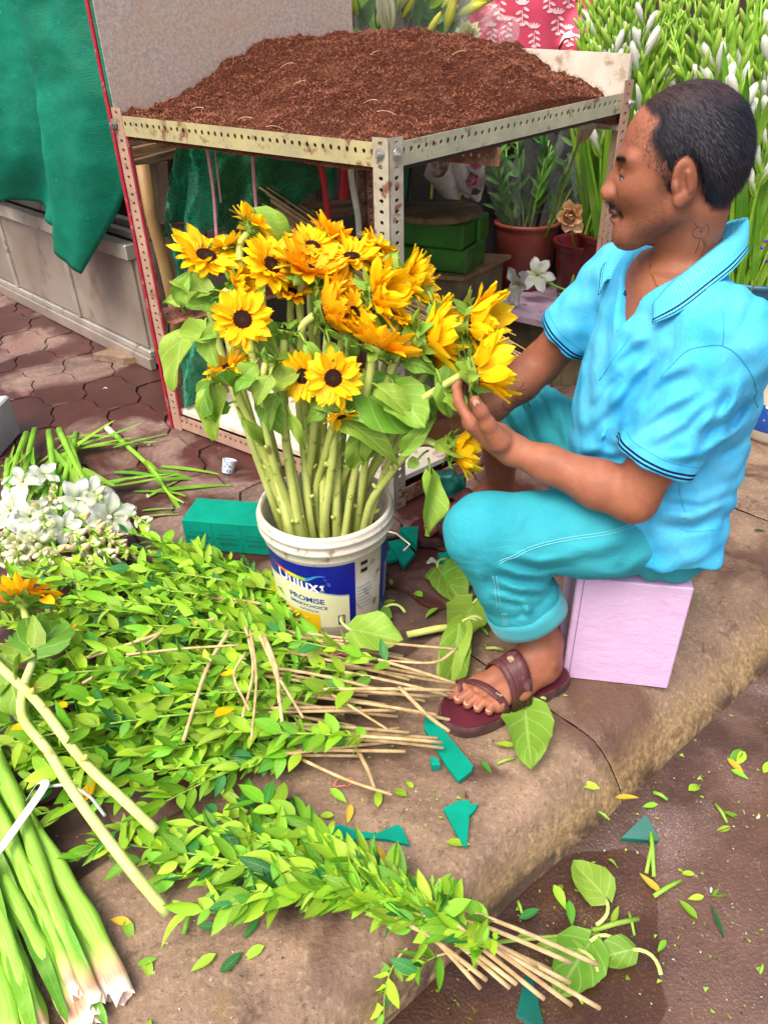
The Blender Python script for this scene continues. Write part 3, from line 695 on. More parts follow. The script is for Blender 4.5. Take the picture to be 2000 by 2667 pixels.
# shared meshes
PET = [leaf_me('petal', 1, .46, yel_m, 5, 4, curl=c, fold=f, wave=.03, a=.85, b=.55, seed=i, asym=s) for i, (c, f, s) in enumerate([(.10,.12,.0), (-.18,.16,.06), (.3,.1,-.07), (.0,.22,.1)])]
PETO = []
for q in PET:
    q2 = q.copy(); q2.materials.clear(); q2.materials.append(ora_m); PETO.append(q2)
BRA = [leaf_me('bract', 1, .55, bract_m, 4, 4, curl=c, fold=.12, wave=.03, a=.55, b=.7, seed=i, base0=.5) for i, c in enumerate([-.1,.35,.7])]
SLF = [leaf_me('leaf', 1, w_, sunleaf_m, 9, 8, curl=c, fold=f, wave=.07, a=.62, b=.7, seed=i*2+1, base0=.15, heart=.14, jag=.12) for i, (w_, c, f) in enumerate([(.74,.22,.16), (.66,.5,.26), (.8,-.12,.2), (.58,.75,.3)])]
PRV = [leaf_me('leaf', 1, w_, privet_m, 5, 2, curl=c, fold=f, a=.78, b=.85, seed=i) for i, (w_, c, f) in enumerate([(.36,.1,.2), (.42,.35,.14), (.34,-.2,.28), (.46,.2,.1), (.30,.5,.34)])]
def m_disc():
    t = NT('sunflower_disc'); co = t.coord('Object'); ln = t.new('ShaderNodeVectorMath', operation='LENGTH'); t.l(co, ln.inputs[0])
    vo = t.new('ShaderNodeTexVoronoi'); t.l(co, vo.inputs['Vector']); vo.inputs['Scale'].default_value = 26
    c = t.mix(t.ramp(ln.outputs['Value'], .25, .85), srgb(64,46,36), srgb(74,24,14)); c = t.mix(t.ramp(vo.outputs[0], .0, .4, .5, 0), c, srgb(140,70,24)); c = t.mix(t.ramp(ln.outputs['Value'], .05, .35, .5, 0), c, srgb(110,100,60))
    t.base(c); t.set(.8, .2, normal=t.bump(vo.outputs[0], .9, .05)); return t.m
m_ = MB(); m_.lathe([(1.04,-.25), (1.03,.0), (.9,.13), (.65,.2), (.4,.16), (.2,.1), (.001,.08)], n=28); DISC = m_.mesh('disc', m_disc(), True)
m_ = MB(); m_.lathe([(.14,-1.15), (.3,-.95), (.72,-.62), (1.0,-.3), (1.06,-.1), (1.0,-.02)], n=18); RECP = m_.mesh('receptacle', pm('receptacle_green', srgb(150,178,74), srgb(118,154,50), 14, .6, bump=.3, bscale=40), True)
def sunflower_head(root, c, f, Rr, rr, orange=False, npet=24, closed=0., up=(0,0,1), nb=17, bare=False):
    """c centre, f facing, Rr overall radius"""
    f = V(f).normalized(); rd = Rr*.285; base = frame(f, up); zx = Matrix.Rotation(math.pi/2, 4, 'Y')   # lathe axis z -> f
    T = Matrix.Translation(c)
    inst('disc', DISC, root, T @ base @ zx @ Matrix.Diagonal((rd, rd, rd, 1))); inst('receptacle', RECP, root, T @ base @ zx @ Matrix.Diagonal((rd*1.05, rd*1.05, rd*1.0, 1)))
    PM = PETO if orange else PET
    if not bare:
        for k in range(npet):
            lay = k % 2; a = 2*math.pi*(k+rr.uniform(-.35,.35))/npet; tilt = rr.gauss(.12+.26*lay, .17) + closed*rr.uniform(.75,1.2)
            rad = V((0, math.cos(a), math.sin(a))); d = (rad*math.cos(tilt) + V((math.sin(tilt),0,0))); n = (V((math.cos(tilt),0,0)) - rad*math.sin(tilt))
            d = (base.to_3x3() @ d); n = (base.to_3x3() @ n); p = c + base.to_3x3() @ (rad*rd*.96) + f*rd*(-.06+.05*lay); L = Rr*.72*rr.uniform(.82,1.12)
            inst('petal', PM[rr.randrange(4)], root, Matrix.Translation(p) @ axes(d, n) @ Matrix.Rotation(rr.gauss(0,.25), 4, 'X') @ Matrix.Diagonal((L, L*rr.uniform(.8,1.12), L, 1)))
    for k in range(nb):
        a = 2*math.pi*(k+rr.uniform(-.3,.3))/nb; lay = k % 3; tilt = rr.gauss(-.25+.12*lay, .22)
        rad = V((0, math.cos(a), math.sin(a))); d = base.to_3x3() @ (rad*math.cos(tilt) + V((math.sin(tilt),0,0))*1); n = base.to_3x3() @ (V((-math.cos(tilt),0,0)) + rad*math.sin(tilt))
        p = c + base.to_3x3() @ (rad*rd*(1.0-.17*lay)) - f*rd*(.18+.24*lay); L = Rr*rr.uniform(.36,.52)
        inst('bract', BRA[rr.randrange(3)], root, Matrix.Translation(p) @ axes(d, n) @ Matrix.Diagonal((L, L, L, 1)))
    return rd
def put_leaf(root, base, tip, L, meshes, rr, n=None, w_=1., name='leaf'):
    base, tip = V(base), V(tip); d = tip-base; L = L or d.length; n = V(n) if n is not None else V((0,-.45,.9))
    return inst(name, meshes[rr.randrange(len(meshes))], root, Matrix.Translation(base) @ axes(d, n) @ Matrix.Diagonal((L, L*w_, L, 1)))
# gladiolus buds
def m_bud(name, base_c, tip_c, lo, hi):
    t = NT(name); g = t.coord('Generated'); s_ = t.new('ShaderNodeSeparateXYZ'); t.l(g, s_.inputs[0]); c = t.mix(t.ramp(s_.outputs[2], lo, hi), base_c, tip_c); c = t.hsv(c, .5, 1, t.ramp(t.rnd(), 0, 1, .85, 1.12)); t.base(c); t.set(.45, .35); t.translucent(c, .15); return t.m
def bud_me(name, mat, L, r, n=8, prof=((.25,0),(.8,.2),(1,.42),(.85,.7),(.45,.92),(.05,1))):
    m = MB(); m.lathe([(r*a, L*b) for a, b in prof], n=n); return m.mesh(name, mat, True)
GB_g = bud_me('bud', m_bud('green_gladiolus_bud', srgb(128,180,48), srgb(172,204,88), .2, .9), 1, .13)
GB_w = bud_me('bud', m_bud('white_gladiolus_bud', srgb(150,188,80), srgb(226,229,216), .2, .5), 1, .13, 9, ((.3,0),(.5,.2),(.8,.45),(1,.66),(.82,.84),(.5,.95),(.1,1.0)))
TB_ = bud_me('bud', m_bud('tuberose_bud', srgb(200,206,130), srgb(216,176,160), .3, .95), 1, .2, 8)
TBc = bud_me('bud', m_bud('cream_tuberose_bud', srgb(176,196,100), srgb(240,234,206), .2, .8), 1, .22, 8)
SPA = leaf_me('sheath', 1, .3, blade_m, 5, 2, curl=-.1, fold=.3, a=.6, b=.8, base0=.4)
BLD = [leaf_me('blade', 1, .055, blade_m, 10, 2, curl=c, fold=.25, a=.5, b=.6, seed=i, base0=.5) for i, c in enumerate([.05,.25,-.1])]
DBL = [leaf_me('leaf', 1, .16, darkblade_m, 6, 2, curl=c, fold=.2, a=.7, b=.8, seed=i) for i, c in enumerate([.1,.4,-.15])]
def gladiolus(base, tip, label, group, rr, nb=9, white=3, r=.005, bs=.055, blades=1, face=V((-.2,-1,.1))):
    root = thing('gladiolus', base, label, 'flower', group); base, tip = V(base), V(tip); mid = (base+tip)/2 + V((rr.gauss(0,.02), rr.gauss(0,.02), 0))
    path = bez(base, mid, tip, 9); m = MB(); m.tube(path, [r*(1.2-.7*i/8) for i in range(9)], 6); m.build('stem', gstem_m, root, True)
    ax = (tip-base).normalized(); side = ax.cross(face).normalized(); L = (tip-base).length
    for k in range(nb):
        u = 1 - (k+.3)*.058*min(1.,.62/L) - .0; p = base*(1-u)**2 + mid*2*u*(1-u) + tip*u*u; sg = 1 if k % 2 else -1
        d = (ax + side*sg*rr.uniform(.25,.5) + face.normalized()*rr.uniform(-.1,.35)).normalized(); w_ = k > nb-1-white; l = bs*(.45+.75*k/nb)*(1.25 if w_ else 1)
        l = l*rr.uniform(.8,1.15); inst('bud', GB_w if w_ else GB_g, root, Matrix.Translation(p) @ d.to_track_quat('Z','Y').to_matrix().to_4x4() @ Matrix.Diagonal((l,l,l,1)))
        if w_: inst('sheath', SPA, root, Matrix.Translation(p) @ axes(d, face) @ Matrix.Diagonal((l*.75, l*.75, l*.75, 1)))
    for k in range(blades):
        u = rr.uniform(.1,.4); p = base + (tip-base)*u; d = (ax + side*rr.uniform(-.25,.25) + face*rr.uniform(0,.15)).normalized(); l = rr.uniform(.35,.55)*L; inst('blade', BLD[rr.randrange(3)], root, Matrix.Translation(p) @ axes(d, face) @ Matrix.Diagonal((l,l,l,1)))
    return root
GP = [leaf_me('petal', 1, .62, whitep_m, 9, 6, curl=c, fold=f, wave=.07, a=.95, b=.5, seed=i*3+1, base0=.3, jag=.08) for i, (c, f) in enumerate([(.35,.12), (.75,.2), (.1,.1), (.5,-.1)])]
m_ = MB(); m_.lathe([(.10,-.9), (.14,-.6), (.26,-.2), (.42,.1)], n=12); THR = m_.mesh('throat', pm('flower_throat', srgb(214,222,170), srgb(226,200,180), 6, .5), True)
def glad_flower(root, c, f, Rr, rr):
    f = V(f).normalized(); B_ = frame(f); th = inst('open_flower', THR, root, Matrix.Translation(c) @ B_ @ Matrix.Rotation(math.pi/2, 4, 'Y') @ Matrix.Diagonal((Rr*.5,Rr*.5,Rr*.6,1)))
    for k in range(6):
        a = math.pi/3*k + rr.gauss(0,.12); lay = k % 2; rad = V((0, math.cos(a), math.sin(a))); tl = .55 - .25*lay + rr.gauss(0,.1)
        d = B_.to_3x3() @ (rad*math.cos(tl)+V((math.sin(tl),0,0))); n = B_.to_3x3() @ (V((math.cos(tl),0,0))-rad*math.sin(tl)); p = c + B_.to_3x3() @ (rad*Rr*.1)
        o = bpy.data.objects.new('petal', GP[rr.randrange(4)]); col.objects.link(o); o.parent = root
        o.matrix_basis = Matrix.Translation(-wloc(root)) @ Matrix.Translation(p) @ axes(d, n) @ Matrix.Diagonal((Rr, Rr, Rr, 1))
def cellophane():
    if 'cellophane' in MATS: return MATS['cellophane']
    t = NT('cellophane'); n = t.noise(t.coord('Object'), 30, 4, .6, .8); nn = t.bump(n, .6, .02)
    gl = t.new('ShaderNodeBsdfGlossy'); gl.inputs['Roughness'].default_value = .12; gl.inputs[0].default_value = (.9,.92,.95,1); t.l(nn, gl.inputs['Normal'])
    tr = t.new('ShaderNodeBsdfTransparent'); tr.inputs[0].default_value = (.94,.96,.96,1); mx = t.new('ShaderNodeMixShader'); lw = t.new('ShaderNodeLayerWeight'); lw.inputs[0].default_value = .35; t.l(nn, lw.inputs['Normal'])
    df = t.new('ShaderNodeBsdfDiffuse'); df.inputs[0].default_value = (.85,.86,.9,1); m2 = t.new('ShaderNodeMixShader'); m2.inputs[0].default_value = .25; t.l(gl.outputs[0], m2.inputs[1]); t.l(df.outputs[0], m2.inputs[2])
    t.l(t.ramp(lw.outputs[1], 0, 1, .05, .55), mx.inputs[0]); t.l(tr.outputs[0], mx.inputs[1]); t.l(m2.outputs[0], mx.inputs[2]); t.l(mx.outputs[0], t.out.inputs[0]); return t.m
def sleeve_wrap(root, base, tip, r0, r1, seed, name='cellophane'):
    base, tip = V(base), V(tip); ax = (tip-base).normalized(); B_ = frame(ax); P = []; rr = random.Random(seed)
    for i in range(13):
        u = i/12; row = []
        for k in range(25):
            a = 2*math.pi*k/24; r_ = (r0+(r1-r0)*u)*(1 + .14*math.sin(5*a+seed)*u + .12*math.sin(3*a+u*3+seed*2) + .05*math.sin(9*a+7*u)); row.append(base + ax*((tip-base).length*u*(1+.06*math.sin(4*a+seed))) + B_.to_3x3() @ V((0, math.cos(a)*r_, math.sin(a)*r_)))
        P.append(row)
    m = MB(); m.grid(P); return m.build(name, cellophane(), root, True)
# ================================================================ implicit-surface modelling (bodies and clothes)
f32 = np.float32
def np3(p): return np.array((p[0], p[1], p[2]), dtype=f32)
class Prim:
    def __init__(s, fn, lo, hi, op, k): s.fn = fn; s.lo = np.array(lo); s.hi = np.array(hi); s.op = op; s.k = k
class SDF:
    def __init__(s): s.p = []; s.post = None
    def cone(s, a, b, ra, rb=None, k=.02, op='u'):
        rb = ra if rb is None else rb; A_, B_ = np3(a), np3(b); ba = B_-A_; bb = float(ba @ ba)+1e-12; r = max(ra, rb)
        def fn(P):
            q = P-A_; h = np.clip((q @ ba)/bb, 0, 1); return np.linalg.norm(q - h[:,None]*ba, axis=1) - (ra + (rb-ra)*h)
        s.p.append(Prim(fn, np.minimum(A_,B_)-r, np.maximum(A_,B_)+r, op, k)); return s
    def chain(s, pts, rads, k=.012, op='u'):
        for i in range(len(pts)-1): s.cone(pts[i], pts[i+1], rads[i], rads[i+1], k, op)
        return s
    def ell(s, c, r, M=None, k=.02, op='u'):
        c_ = np3(c); r_ = np.array(r, dtype=f32); Q = np.eye(3, dtype=f32) if M is None else np.array(M.to_3x3(), dtype=f32)
        def fn(P):
            q = (P-c_) @ Q; k0 = np.linalg.norm(q/r_, axis=1); k1 = np.linalg.norm(q/(r_*r_), axis=1)+1e-9; return k0*(k0-1)/k1
        m = max(r); s.p.append(Prim(fn, c_-m, c_+m, op, k)); return s
    def loft(s, zs, cx, cy, rx, ry, k=.02, op='u', pw=2.0):
        zs, cx, cy, rx, ry = [np.array(q, dtype=f32) for q in (zs, cx, cy, rx, ry)]
        def fn(P):
            z = np.clip(P[:,2], zs[0], zs[-1]); a = np.interp(z, zs, rx); b = np.interp(z, zs, ry)
            dx = np.abs(P[:,0]-np.interp(z, zs, cx))/a; dy = np.abs(P[:,1]-np.interp(z, zs, cy))/b
            d = ((dx**pw+dy**pw)**(1/pw)-1)*np.minimum(a, b)*.9
            return np.maximum(d, np.abs(P[:,2]-(zs[0]+zs[-1])/2) - (zs[-1]-zs[0])/2)
        r = max(rx.max(), ry.max()); s.p.append(Prim(fn, (cx.min()-r, cy.min()-r, zs[0]), (cx.max()+r, cy.max()+r, zs[-1]), op, k)); return s
    def sub(s, other, lo, hi, k=.02):
        s.p.append(Prim(lambda P: other.ev(P), lo, hi, 'u', k)); return s
    def planes(s, pl, k=.004, op='s', lo=(-9,-9,-9), hi=(9,9,9)):
        """convex region: list of (point, outward normal)"""
        pl = [(np3(p), np3(V(n).normalized())) for p, n in pl]
        def fn(P):
            d = None
            for p, n in pl:
                q = (P-p) @ n; d = q if d is None else np.maximum(d, q)
            return d
        s.p.append(Prim(fn, lo, hi, op, k)); return s
    def ev(s, P, cull=True):
        P = P.astype(f32); d = np.full(len(P), 9., dtype=f32); lo, hi = P.min(0), P.max(0)
        for q in s.p:
            if q.op == 'u':
                g = np.maximum(np.maximum(q.lo-hi, lo-q.hi), 0); g = math.sqrt(float(g @ g))
                if cull and g > q.k + .035: 
                    d = np.minimum(d, g); continue
                e = q.fn(P)
                if q.k > 0: h = np.maximum(q.k-np.abs(d-e), 0)/q.k; d = np.minimum(d, e) - h*h*q.k*.25
                else: d = np.minimum(d, e)
            else:
                g = np.maximum(np.maximum(q.lo-hi, lo-q.hi), 0)
                if cull and math.sqrt(float(g @ g)) > q.k + .03: continue
                e = -q.fn(P); h = np.maximum(q.k-np.abs(d-e), 0)/max(q.k,1e-6); d = np.maximum(d, e) + h*h*q.k*.25
        if s.post is not None: d = s.post(P, d)
        return d
    def mesh(s, lo, hi, h):
        lo = np.array(lo, dtype=f32); hi = np.array(hi, dtype=f32); B = 8
        nb = np.ceil((hi-lo)/(h*B)).astype(int); n = nb*B+1
        D = np.full(tuple(n), 1., dtype=f32)
        bi = np.stack(np.meshgrid(*[np.arange(q) for q in nb], indexing='ij'), -1).reshape(-1,3)
        cen = lo + (bi*B + B/2)*h; dc = np.empty(len(cen), dtype=f32)
        for i in range(0, len(cen), 4096): dc[i:i+4096] = s.ev(cen[i:i+4096], False)
        rad = B*h*.87+.012
        for j in np.nonzero(dc < -rad)[0]:
            x, y, z = bi[j]*B; D[x:x+B+1, y:y+B+1, z:z+B+1] = -1.
        act = np.nonzero(np.abs(dc) <= rad)[0]
        loc = np.stack(np.meshgrid(*[np.arange(B+1)]*3, indexing='ij'), -1).reshape(-1,3)
        for j in act:
            P = lo + (bi[j]*B + loc)*h; x, y, z = bi[j]*B
            D[x:x+B+1, y:y+B+1, z:z+B+1] = s.ev(P).reshape(B+1, B+1, B+1)
        S = D < 0
        c = [S[i:n[0]-1+i, j:n[1]-1+j, k:n[2]-1+k] for i in (0,1) for j in (0,1) for k in (0,1)]
        a = c[0].copy(); o = c[0].copy()
        for q in c[1:]: a &= q; o |= q
        ci = np.argwhere(o & ~a); N = len(ci)
        idx = np.full(tuple(n-1), -1, dtype=np.int32); idx[ci[:,0], ci[:,1], ci[:,2]] = np.arange(N)
        acc = np.zeros((N,3), dtype=f32); cnt = np.zeros(N, dtype=f32)
        for ax in range(3):
            for u in (0,1):
                for v in (0,1):
                    o0 = np.zeros(3, int); o0[(ax+1)%3] = u; o0[(ax+2)%3] = v; o1 = o0.copy(); o1[ax] = 1
                    p = ci+o0; q = ci+o1; d0 = D[p[:,0],p[:,1],p[:,2]]; d1 = D[q[:,0],q[:,1],q[:,2]]
                    m_ = (d0 < 0) != (d1 < 0); t = np.where(m_, d0/np.where(m_, d0-d1, 1), 0)
                    pos = p + (q-p)*t[:,None]; acc[m_] += pos[m_]; cnt[m_] += 1
        vs = lo + acc/cnt[:,None]*h
        fs = []
        for ax in range(3):
            sl0 = [slice(1, n[k]-1) for k in range(3)]; sl0[ax] = slice(0, n[ax]-1); sl1 = list(sl0); sl1[ax] = slice(1, n[ax])
            s0 = S[tuple(sl0)]; s1 = S[tuple(sl1)]; e = np.argwhere(s0 != s1); off = np.array([1,1,1]); off[ax] = 0; g = e+off
            u = np.zeros(3, int); u[(ax+1)%3] = 1; v = np.zeros(3, int); v[(ax+2)%3] = 1
            gi = lambda q: idx[q[:,0], q[:,1], q[:,2]]
            quad = np.stack([gi(g-u-v), gi(g-v), gi(g), gi(g-u)], 1); ins = s0[e[:,0], e[:,1], e[:,2]]
            quad[~ins] = quad[~ins][:, ::-1]; fs.append(quad)
        fs = np.concatenate(fs); fs = fs[(fs >= 0).all(1)]
        return vs, fs
def np_object(name, vs, fs, mat, parent=None, smooth=True, origin=None, attrs=None):
    me = bpy.data.meshes.new(name); o0 = np3(wloc(parent) if parent is not None else (origin if origin is not None else (0,0,0)))
    me.vertices.add(len(vs)); me.vertices.foreach_set('co', (vs-o0).astype(f32).ravel())
    me.loops.add(fs.size); me.loops.foreach_set('vertex_index', fs.astype(np.int32).ravel()); me.polygons.add(len(fs))
    me.polygons.foreach_set('loop_start', np.arange(0, fs.size, fs.shape[1], dtype=np.int32))
    if smooth: me.polygons.foreach_set('use_smooth', np.ones(len(fs), dtype=bool))
    me.update(calc_edges=True); me.validate()
    for k, a in (attrs or {}).items():
        at_ = me.attributes.new(k, 'FLOAT', 'POINT'); at_.data.foreach_set('value', a.astype(f32))
    if mat is not None: me.materials.append(mat)
    o = bpy.data.objects.new(name, me); col.objects.link(o)
    if parent is not None: o.parent = parent
    else: o.location = o0
    return o
def waves(P, dirs):
    """sum of directional sines: (kx,ky,kz,phase,amp)"""
    a = np.zeros(len(P), dtype=f32)
    for kx, ky, kz, ph, am in dirs: a += am*np.sin(P[:,0]*kx + P[:,1]*ky + P[:,2]*kz + ph)
    return a
def pixnp(P):
    """photo pixel of each point, used to lay cloth folds where the photograph shows them"""
    x = P[:,0]; y = P[:,1]; z = P[:,2]-H; cy_ = y*math.sin(PITCH)+z*math.cos(PITCH); cz_ = y*math.cos(PITCH)-z*math.sin(PITCH)
    a, b = x/cz_, cy_/cz_; c, s_ = math.cos(ROLL), math.sin(ROLL)
    return np.stack([1000+(a*c+b*s_)*F, 1333.5-(-a*s_+b*c)*F], 1)
def foldnp(P, folds, mask):
    q = pixnp(P); out = np.zeros(len(P), dtype=f32)
    for pts, w_, amp in folds:
        best = np.full(len(P), 1e9); sgn = np.zeros(len(P)); tt_ = np.zeros(len(P)); n = len(pts)-1
        for i in range(n):
            a, b = np.array(pts[i], float), np.array(pts[i+1], float); e = b-a; v = q-a; t = np.clip((v @ e)/(e @ e), 0, 1); r = v-t[:,None]*e; d = np.sqrt((r*r).sum(1)); m_ = d < best
            best = np.where(m_, d, best); sgn = np.where(m_, np.sign(e[0]*v[:,1]-e[1]*v[:,0]), sgn); tt_ = np.where(m_, (i+t)/n, tt_)
        x = best*sgn/w_; out += amp*np.sin(np.pi*np.clip(tt_*.9+.05, 0, 1))*(np.exp(-x*x) - .75*np.exp(-((x-1.5)/.8)**2))
    return out*mask
def smn(x): x = np.clip(x, 0, 1); return x*x*(3-2*x)
# ================================================================ THE SEATED MAN
J = dict(pel=V((.578,1.275,.385)), SN=V((.535,1.10,.795)), SF=V((.470,1.43,.795)),
         EN=AY(1648,1298,1.085), WN=AY(1335,1172,1.20), EF=V((.345,1.50,.60)), WF=AY(1225,1105,1.42),
         HN=V((.575,1.18,.375)), KN=AY(1262,1388,1.155), AN=V((.338,1.168,.10)), HF=V((.555,1.365,.375)), KF=V((.300,1.70,.435)), AF=V((.330,1.775,.10)))
fw = V((-.93,.34,-.06)).normalized(); hl = V((0,0,1)).cross(fw).normalized(); hu = fw.cross(hl)
HM3 = Matrix((fw, hl, hu)).transposed()
ear_w = AY(1778, 476, 1.165)
HS = .935
HO = ear_w - (HM3 @ V((-.006,.079,-.004)))*HS
def hp(x, y, z): return HO + (HM3 @ V((x,y,z)))*HS
HM4 = HM3.to_4x4()
man = thing('person', (J['pel'].x, J['pel'].y, 0), 'man in a light blue polo shirt seated on the lilac block, arranging sunflowers', 'person')
# ---------------------------------------------------------------- body
S = SDF()
k_ = .03
tz = [.36,.45,.55,.65,.73,.79,.83,.865]
S.loft(tz, [.575,.545,.525,.525,.523,.515,.507,.503], [1.275]*2+[1.27]*2+[1.265]+[1.262]*3, [.12,.145,.145,.13,.112,.094,.074,.055], [.15,.155,.155,.155,.155,.145,.115,.062], k=0)
nb = V((.503,1.262,.84)); S.cone(nb+V((.008,0,0)), hp(-.034,0,-.05), .053, .048, .035)
for q, s_ in (('SN',1), ('SF',1)): S.cone(nb+(J[q]-nb)*.25, J[q], .05, .052, .04)
# head
S.ell(hp(-.008,0,.049), (.089*HS,.074*HS,.083*HS), HM4, .02)
S.ell(hp(.035,0,.015), (.062*HS,.066*HS,.085*HS), HM4, .03)
S.ell(hp(.046,0,-.045), (.049*HS,.048*HS,.066*HS), HM4, .03)
S.cone(hp(.078,.012,-.098), hp(.078,-.012,-.098), .019, .019, .025)
for y in (1,-1):
    S.cone(hp(.002,y*.050,-.050), hp(.065,y*.022,-.096), .015, .014, .028)
    S.ell(hp(.064,y*.044,-.018), (.022,.014,.018), HM4, .03)
    S.cone(hp(.088,y*.014,.025), hp(.074,y*.048,.026), .011, .010, .014)
    S.ell(hp(.092,y*.030,.004), (.014,.017,.011), HM4, .010, 's')
    S.ell(hp(.0785,y*.031,.0055), (.0142,.0165,.0118), HM4, .005); S.ell(hp(.078,y*.031,-.007), (.0125,.016,.0065), HM4, .005); S.ell(hp(.0945,y*.033,-.0012), (.009,.0135,.0030), HM4, .002, 's')             # lids over the eye
    S.cone(hp(.103,y*.012,-.031), hp(.110,y*.010,-.033), .0085, .0075, .008)
    S.cone(hp(.098,y*.010,-.041), hp(.112,y*.006,-.042), .003, .003, .004, 's')
    # ear
    EM = HM4 @ Matrix.Rotation(y*.30, 4, 'Z') @ Matrix.Rotation(.16, 4, 'Y')
    ec = hp(-.008, y*.077, -.003)
    S.ell(ec, (.0185,.0085,.0325), EM, .006)
    S.ell(ec + (EM.to_3x3() @ V((.002,y*.0085,.004))), (.0115,.006,.0215), EM, .004, 's')
    S.cone(ec + (EM.to_3x3() @ V((-.004,y*.005,.012))), ec + (EM.to_3x3() @ V((-.006,y*.005,-.012))), .0042, .0042, .004)
    S.ell(ec + (EM.to_3x3() @ V((.010,y*.004,-.024))), (.009,.006,.010), EM, .008)
    S.ell(ec + (EM.to_3x3() @ V((.014,y*.003,-.004))), (.005,.005,.007), EM, .006)
S.cone(hp(.092,0,.016), hp(.1115,0,-.024), .0085, .0100, .014); S.ell(hp(.1115,0,-.0285), (.0105,.0125,.0100), HM4, .010)
S.cone(hp(.094,.0,-.048), hp(.099,0,-.057), .010, .009, .014)
S.ell(hp(.0965,0,-.0585), (.0105,.0235,.0062), HM4, .006); S.ell(hp(.094,0,-.0725), (.011,.021,.0075), HM4, .006)
S.ell(hp(.106,0,-.0655), (.012,.024,.0016), HM4, .003, 's')
# arms
S.chain([J['SN'], J['SN']+(J['EN']-J['SN'])*.5, J['EN']], [.054,.047,.040], .025); fn_ = J['WN']-J['EN']
S.chain([J['EN'], J['EN']+fn_*.28, J['EN']+fn_*.7, J['WN']], [.040,.042,.032,.0255], .02)
S.chain([J['SF'], J['SF']+(J['EF']-J['SF'])*.5, J['EF']], [.054,.047,.040], .025); ff_ = J['WF']-J['EF']
S.chain([J['EF'], J['EF']+ff_*.3, J['EF']+ff_*.7, J['WF']], [.040,.042,.033,.0255], .02)
# near (left) hand: thumb side towards us, fingers behind the flower
W = J['WN']
ix = AY(1232,1108,1.205); mid = ix+V((-.004,.018,-.004)); rg = ix+V((.002,.037,-.012)); pk = ix+V((.012,.053,-.022))
S.chain([W, W+(ix-W)*.45+V((.004,.006,0)), ix], [.0265,.0255,.0145], .014); S.cone(W, mid, .024, .0145, .014); S.cone(W, rg, .022, .0135, .014); S.cone(W+V((0,.01,-.004)), pk, .02, .012, .014)
def finger(b_, d1, d2, d3, r): 
    p1 = b_+d1; p2 = p1+d2; p3 = p2+d3; S.chain([b_, p1, p2, p3], [r*1.12, r, r*.93, r*.78], .005); return p3
f1 = AY(1203,1062,1.235); f1b = AY(1190,1028,1.255)
finger(ix, f1-ix, (f1b-f1)*.62, (f1b-f1)*.62+V((.006,.004,0)), .0088)
finger(mid, V((-.020,.026,.030)), V((-.002,.016,.022)), V((.008,.008,.014)), .009)
finger(rg, V((-.016,.026,.028)), V((.0,.014,.020)), V((.008,.006,.013)), .0085)
finger(pk, V((-.010,.020,.024)), V((.002,.011,.015)), V((.006,.004,.011)), .0075)
t0, t1, t2, t3 = AY(1300,1150,1.185), AY(1268,1104,1.178), AY(1252,1072,1.175), AY(1237,1044,1.175)
S.chain([t0, t1, t2, t3], [.021,.0135,.0112,.0092], .010)
# far (right) hand reaching behind the stems
W2 = J['WF']; g1 = W2+V((-.075,-.02,-.012))
for i in range(4):
    o_ = V((.0,.008,.024-.016*i)); kp = g1+o_; S.cone(W2, kp, .021, .013, .012); finger(kp, V((-.038,.006,-.004)), V((-.022,.012,-.006)), V((-.012,.012,-.004)), .0085-(.001 if i == 3 else 0))
S.chain([W2, W2+V((-.035,-.012,.034)), W2+V((-.066,-.010,.046)), W2+V((-.090,-.004,.048))], [.019,.0125,.0105,.0088], .01)
# legs, feet
SOLE = .029; FS = 1.13
def leg(hip, kn, an, heel, toe):
    S.chain([hip, kn], [.075,.052], .03); S.chain([kn, kn+(an-kn)*.35, an+(kn-an)*.12, an], [.052,.055,.037,.033], .02)
    fx = (toe-heel); fx.z = 0; L = fx.length; fx.normalize(); fy = V((-fx.y, fx.x, 0))        # fy = left of the foot direction
    def q(x, y, z): return V((heel.x, heel.y, SOLE*FS)) + (fx*x + fy*y + V((0,0,z)))*FS
    return q, L
def foot(q, L, an, side):                      # side=+1: big toe on +fy
    S.ell(q(.038,0,.030), (.036*FS,.031*FS,.031*FS), None, .02); S.chain([an, q(.055,0,.05)], [.036,.036], .025)
    S.chain([q(.05,.004*side,.060), q(.11,.008*side,.042), q(.165,.010*side,.020)], [.037,.029,.019], .02)
    S.chain([q(.05,-.012*side,.030), q(.11,-.022*side,.020), q(.165,-.028*side,.013)], [.031,.024,.0148], .02)
    S.cone(q(.10,.022*side,.018), q(.168,.026*side,.015), .020, .017, .02); S.cone(q(.16,.03*side,.013), q(.16,-.034*side,.011), .0150, .0125, .014)
    S.ell(q(.045,-.030*side,.055), (.010,.008,.011), None, .01); S.ell(q(.045,.030*side,.062), (.011,.009,.012), None, .01)
    tips = []
    for i, (y0, y1, x1, r) in enumerate([(.029,.032,.232,.0115), (.012,.013,.226,.0088), (-.003,-.005,.217,.0082), (-.017,-.021,.205,.0078), (-.029,-.036,.190,.0075)]):
        p = [q(.162-.004*i, y0*side, .014), q((.162+x1)/2, (y0+y1)/2*side, .018), q(x1-r, y1*side, .0095)]
        r2 = r*FS; S.chain(p, [r2*1.08, r2*.92, r2], .004); tips.append((q(x1-r*.75, y1*side, .0095+r*.72), r2))
    return tips
hN, tN = V((.372,1.156,0)), V((.150,1.050,0)); qN, LN = leg(J['HN'], J['KN'], J['AN'], hN, tN); tipsN = foot(qN, LN, J['AN'], -1)
hF, tF = V((.345,1.79,0)), V((.125,1.71,0)); qF, LF = leg(J['HF'], J['KF'], J['AF'], hF, tF); tipsF = foot(qF, LF, J['AF'], 1)
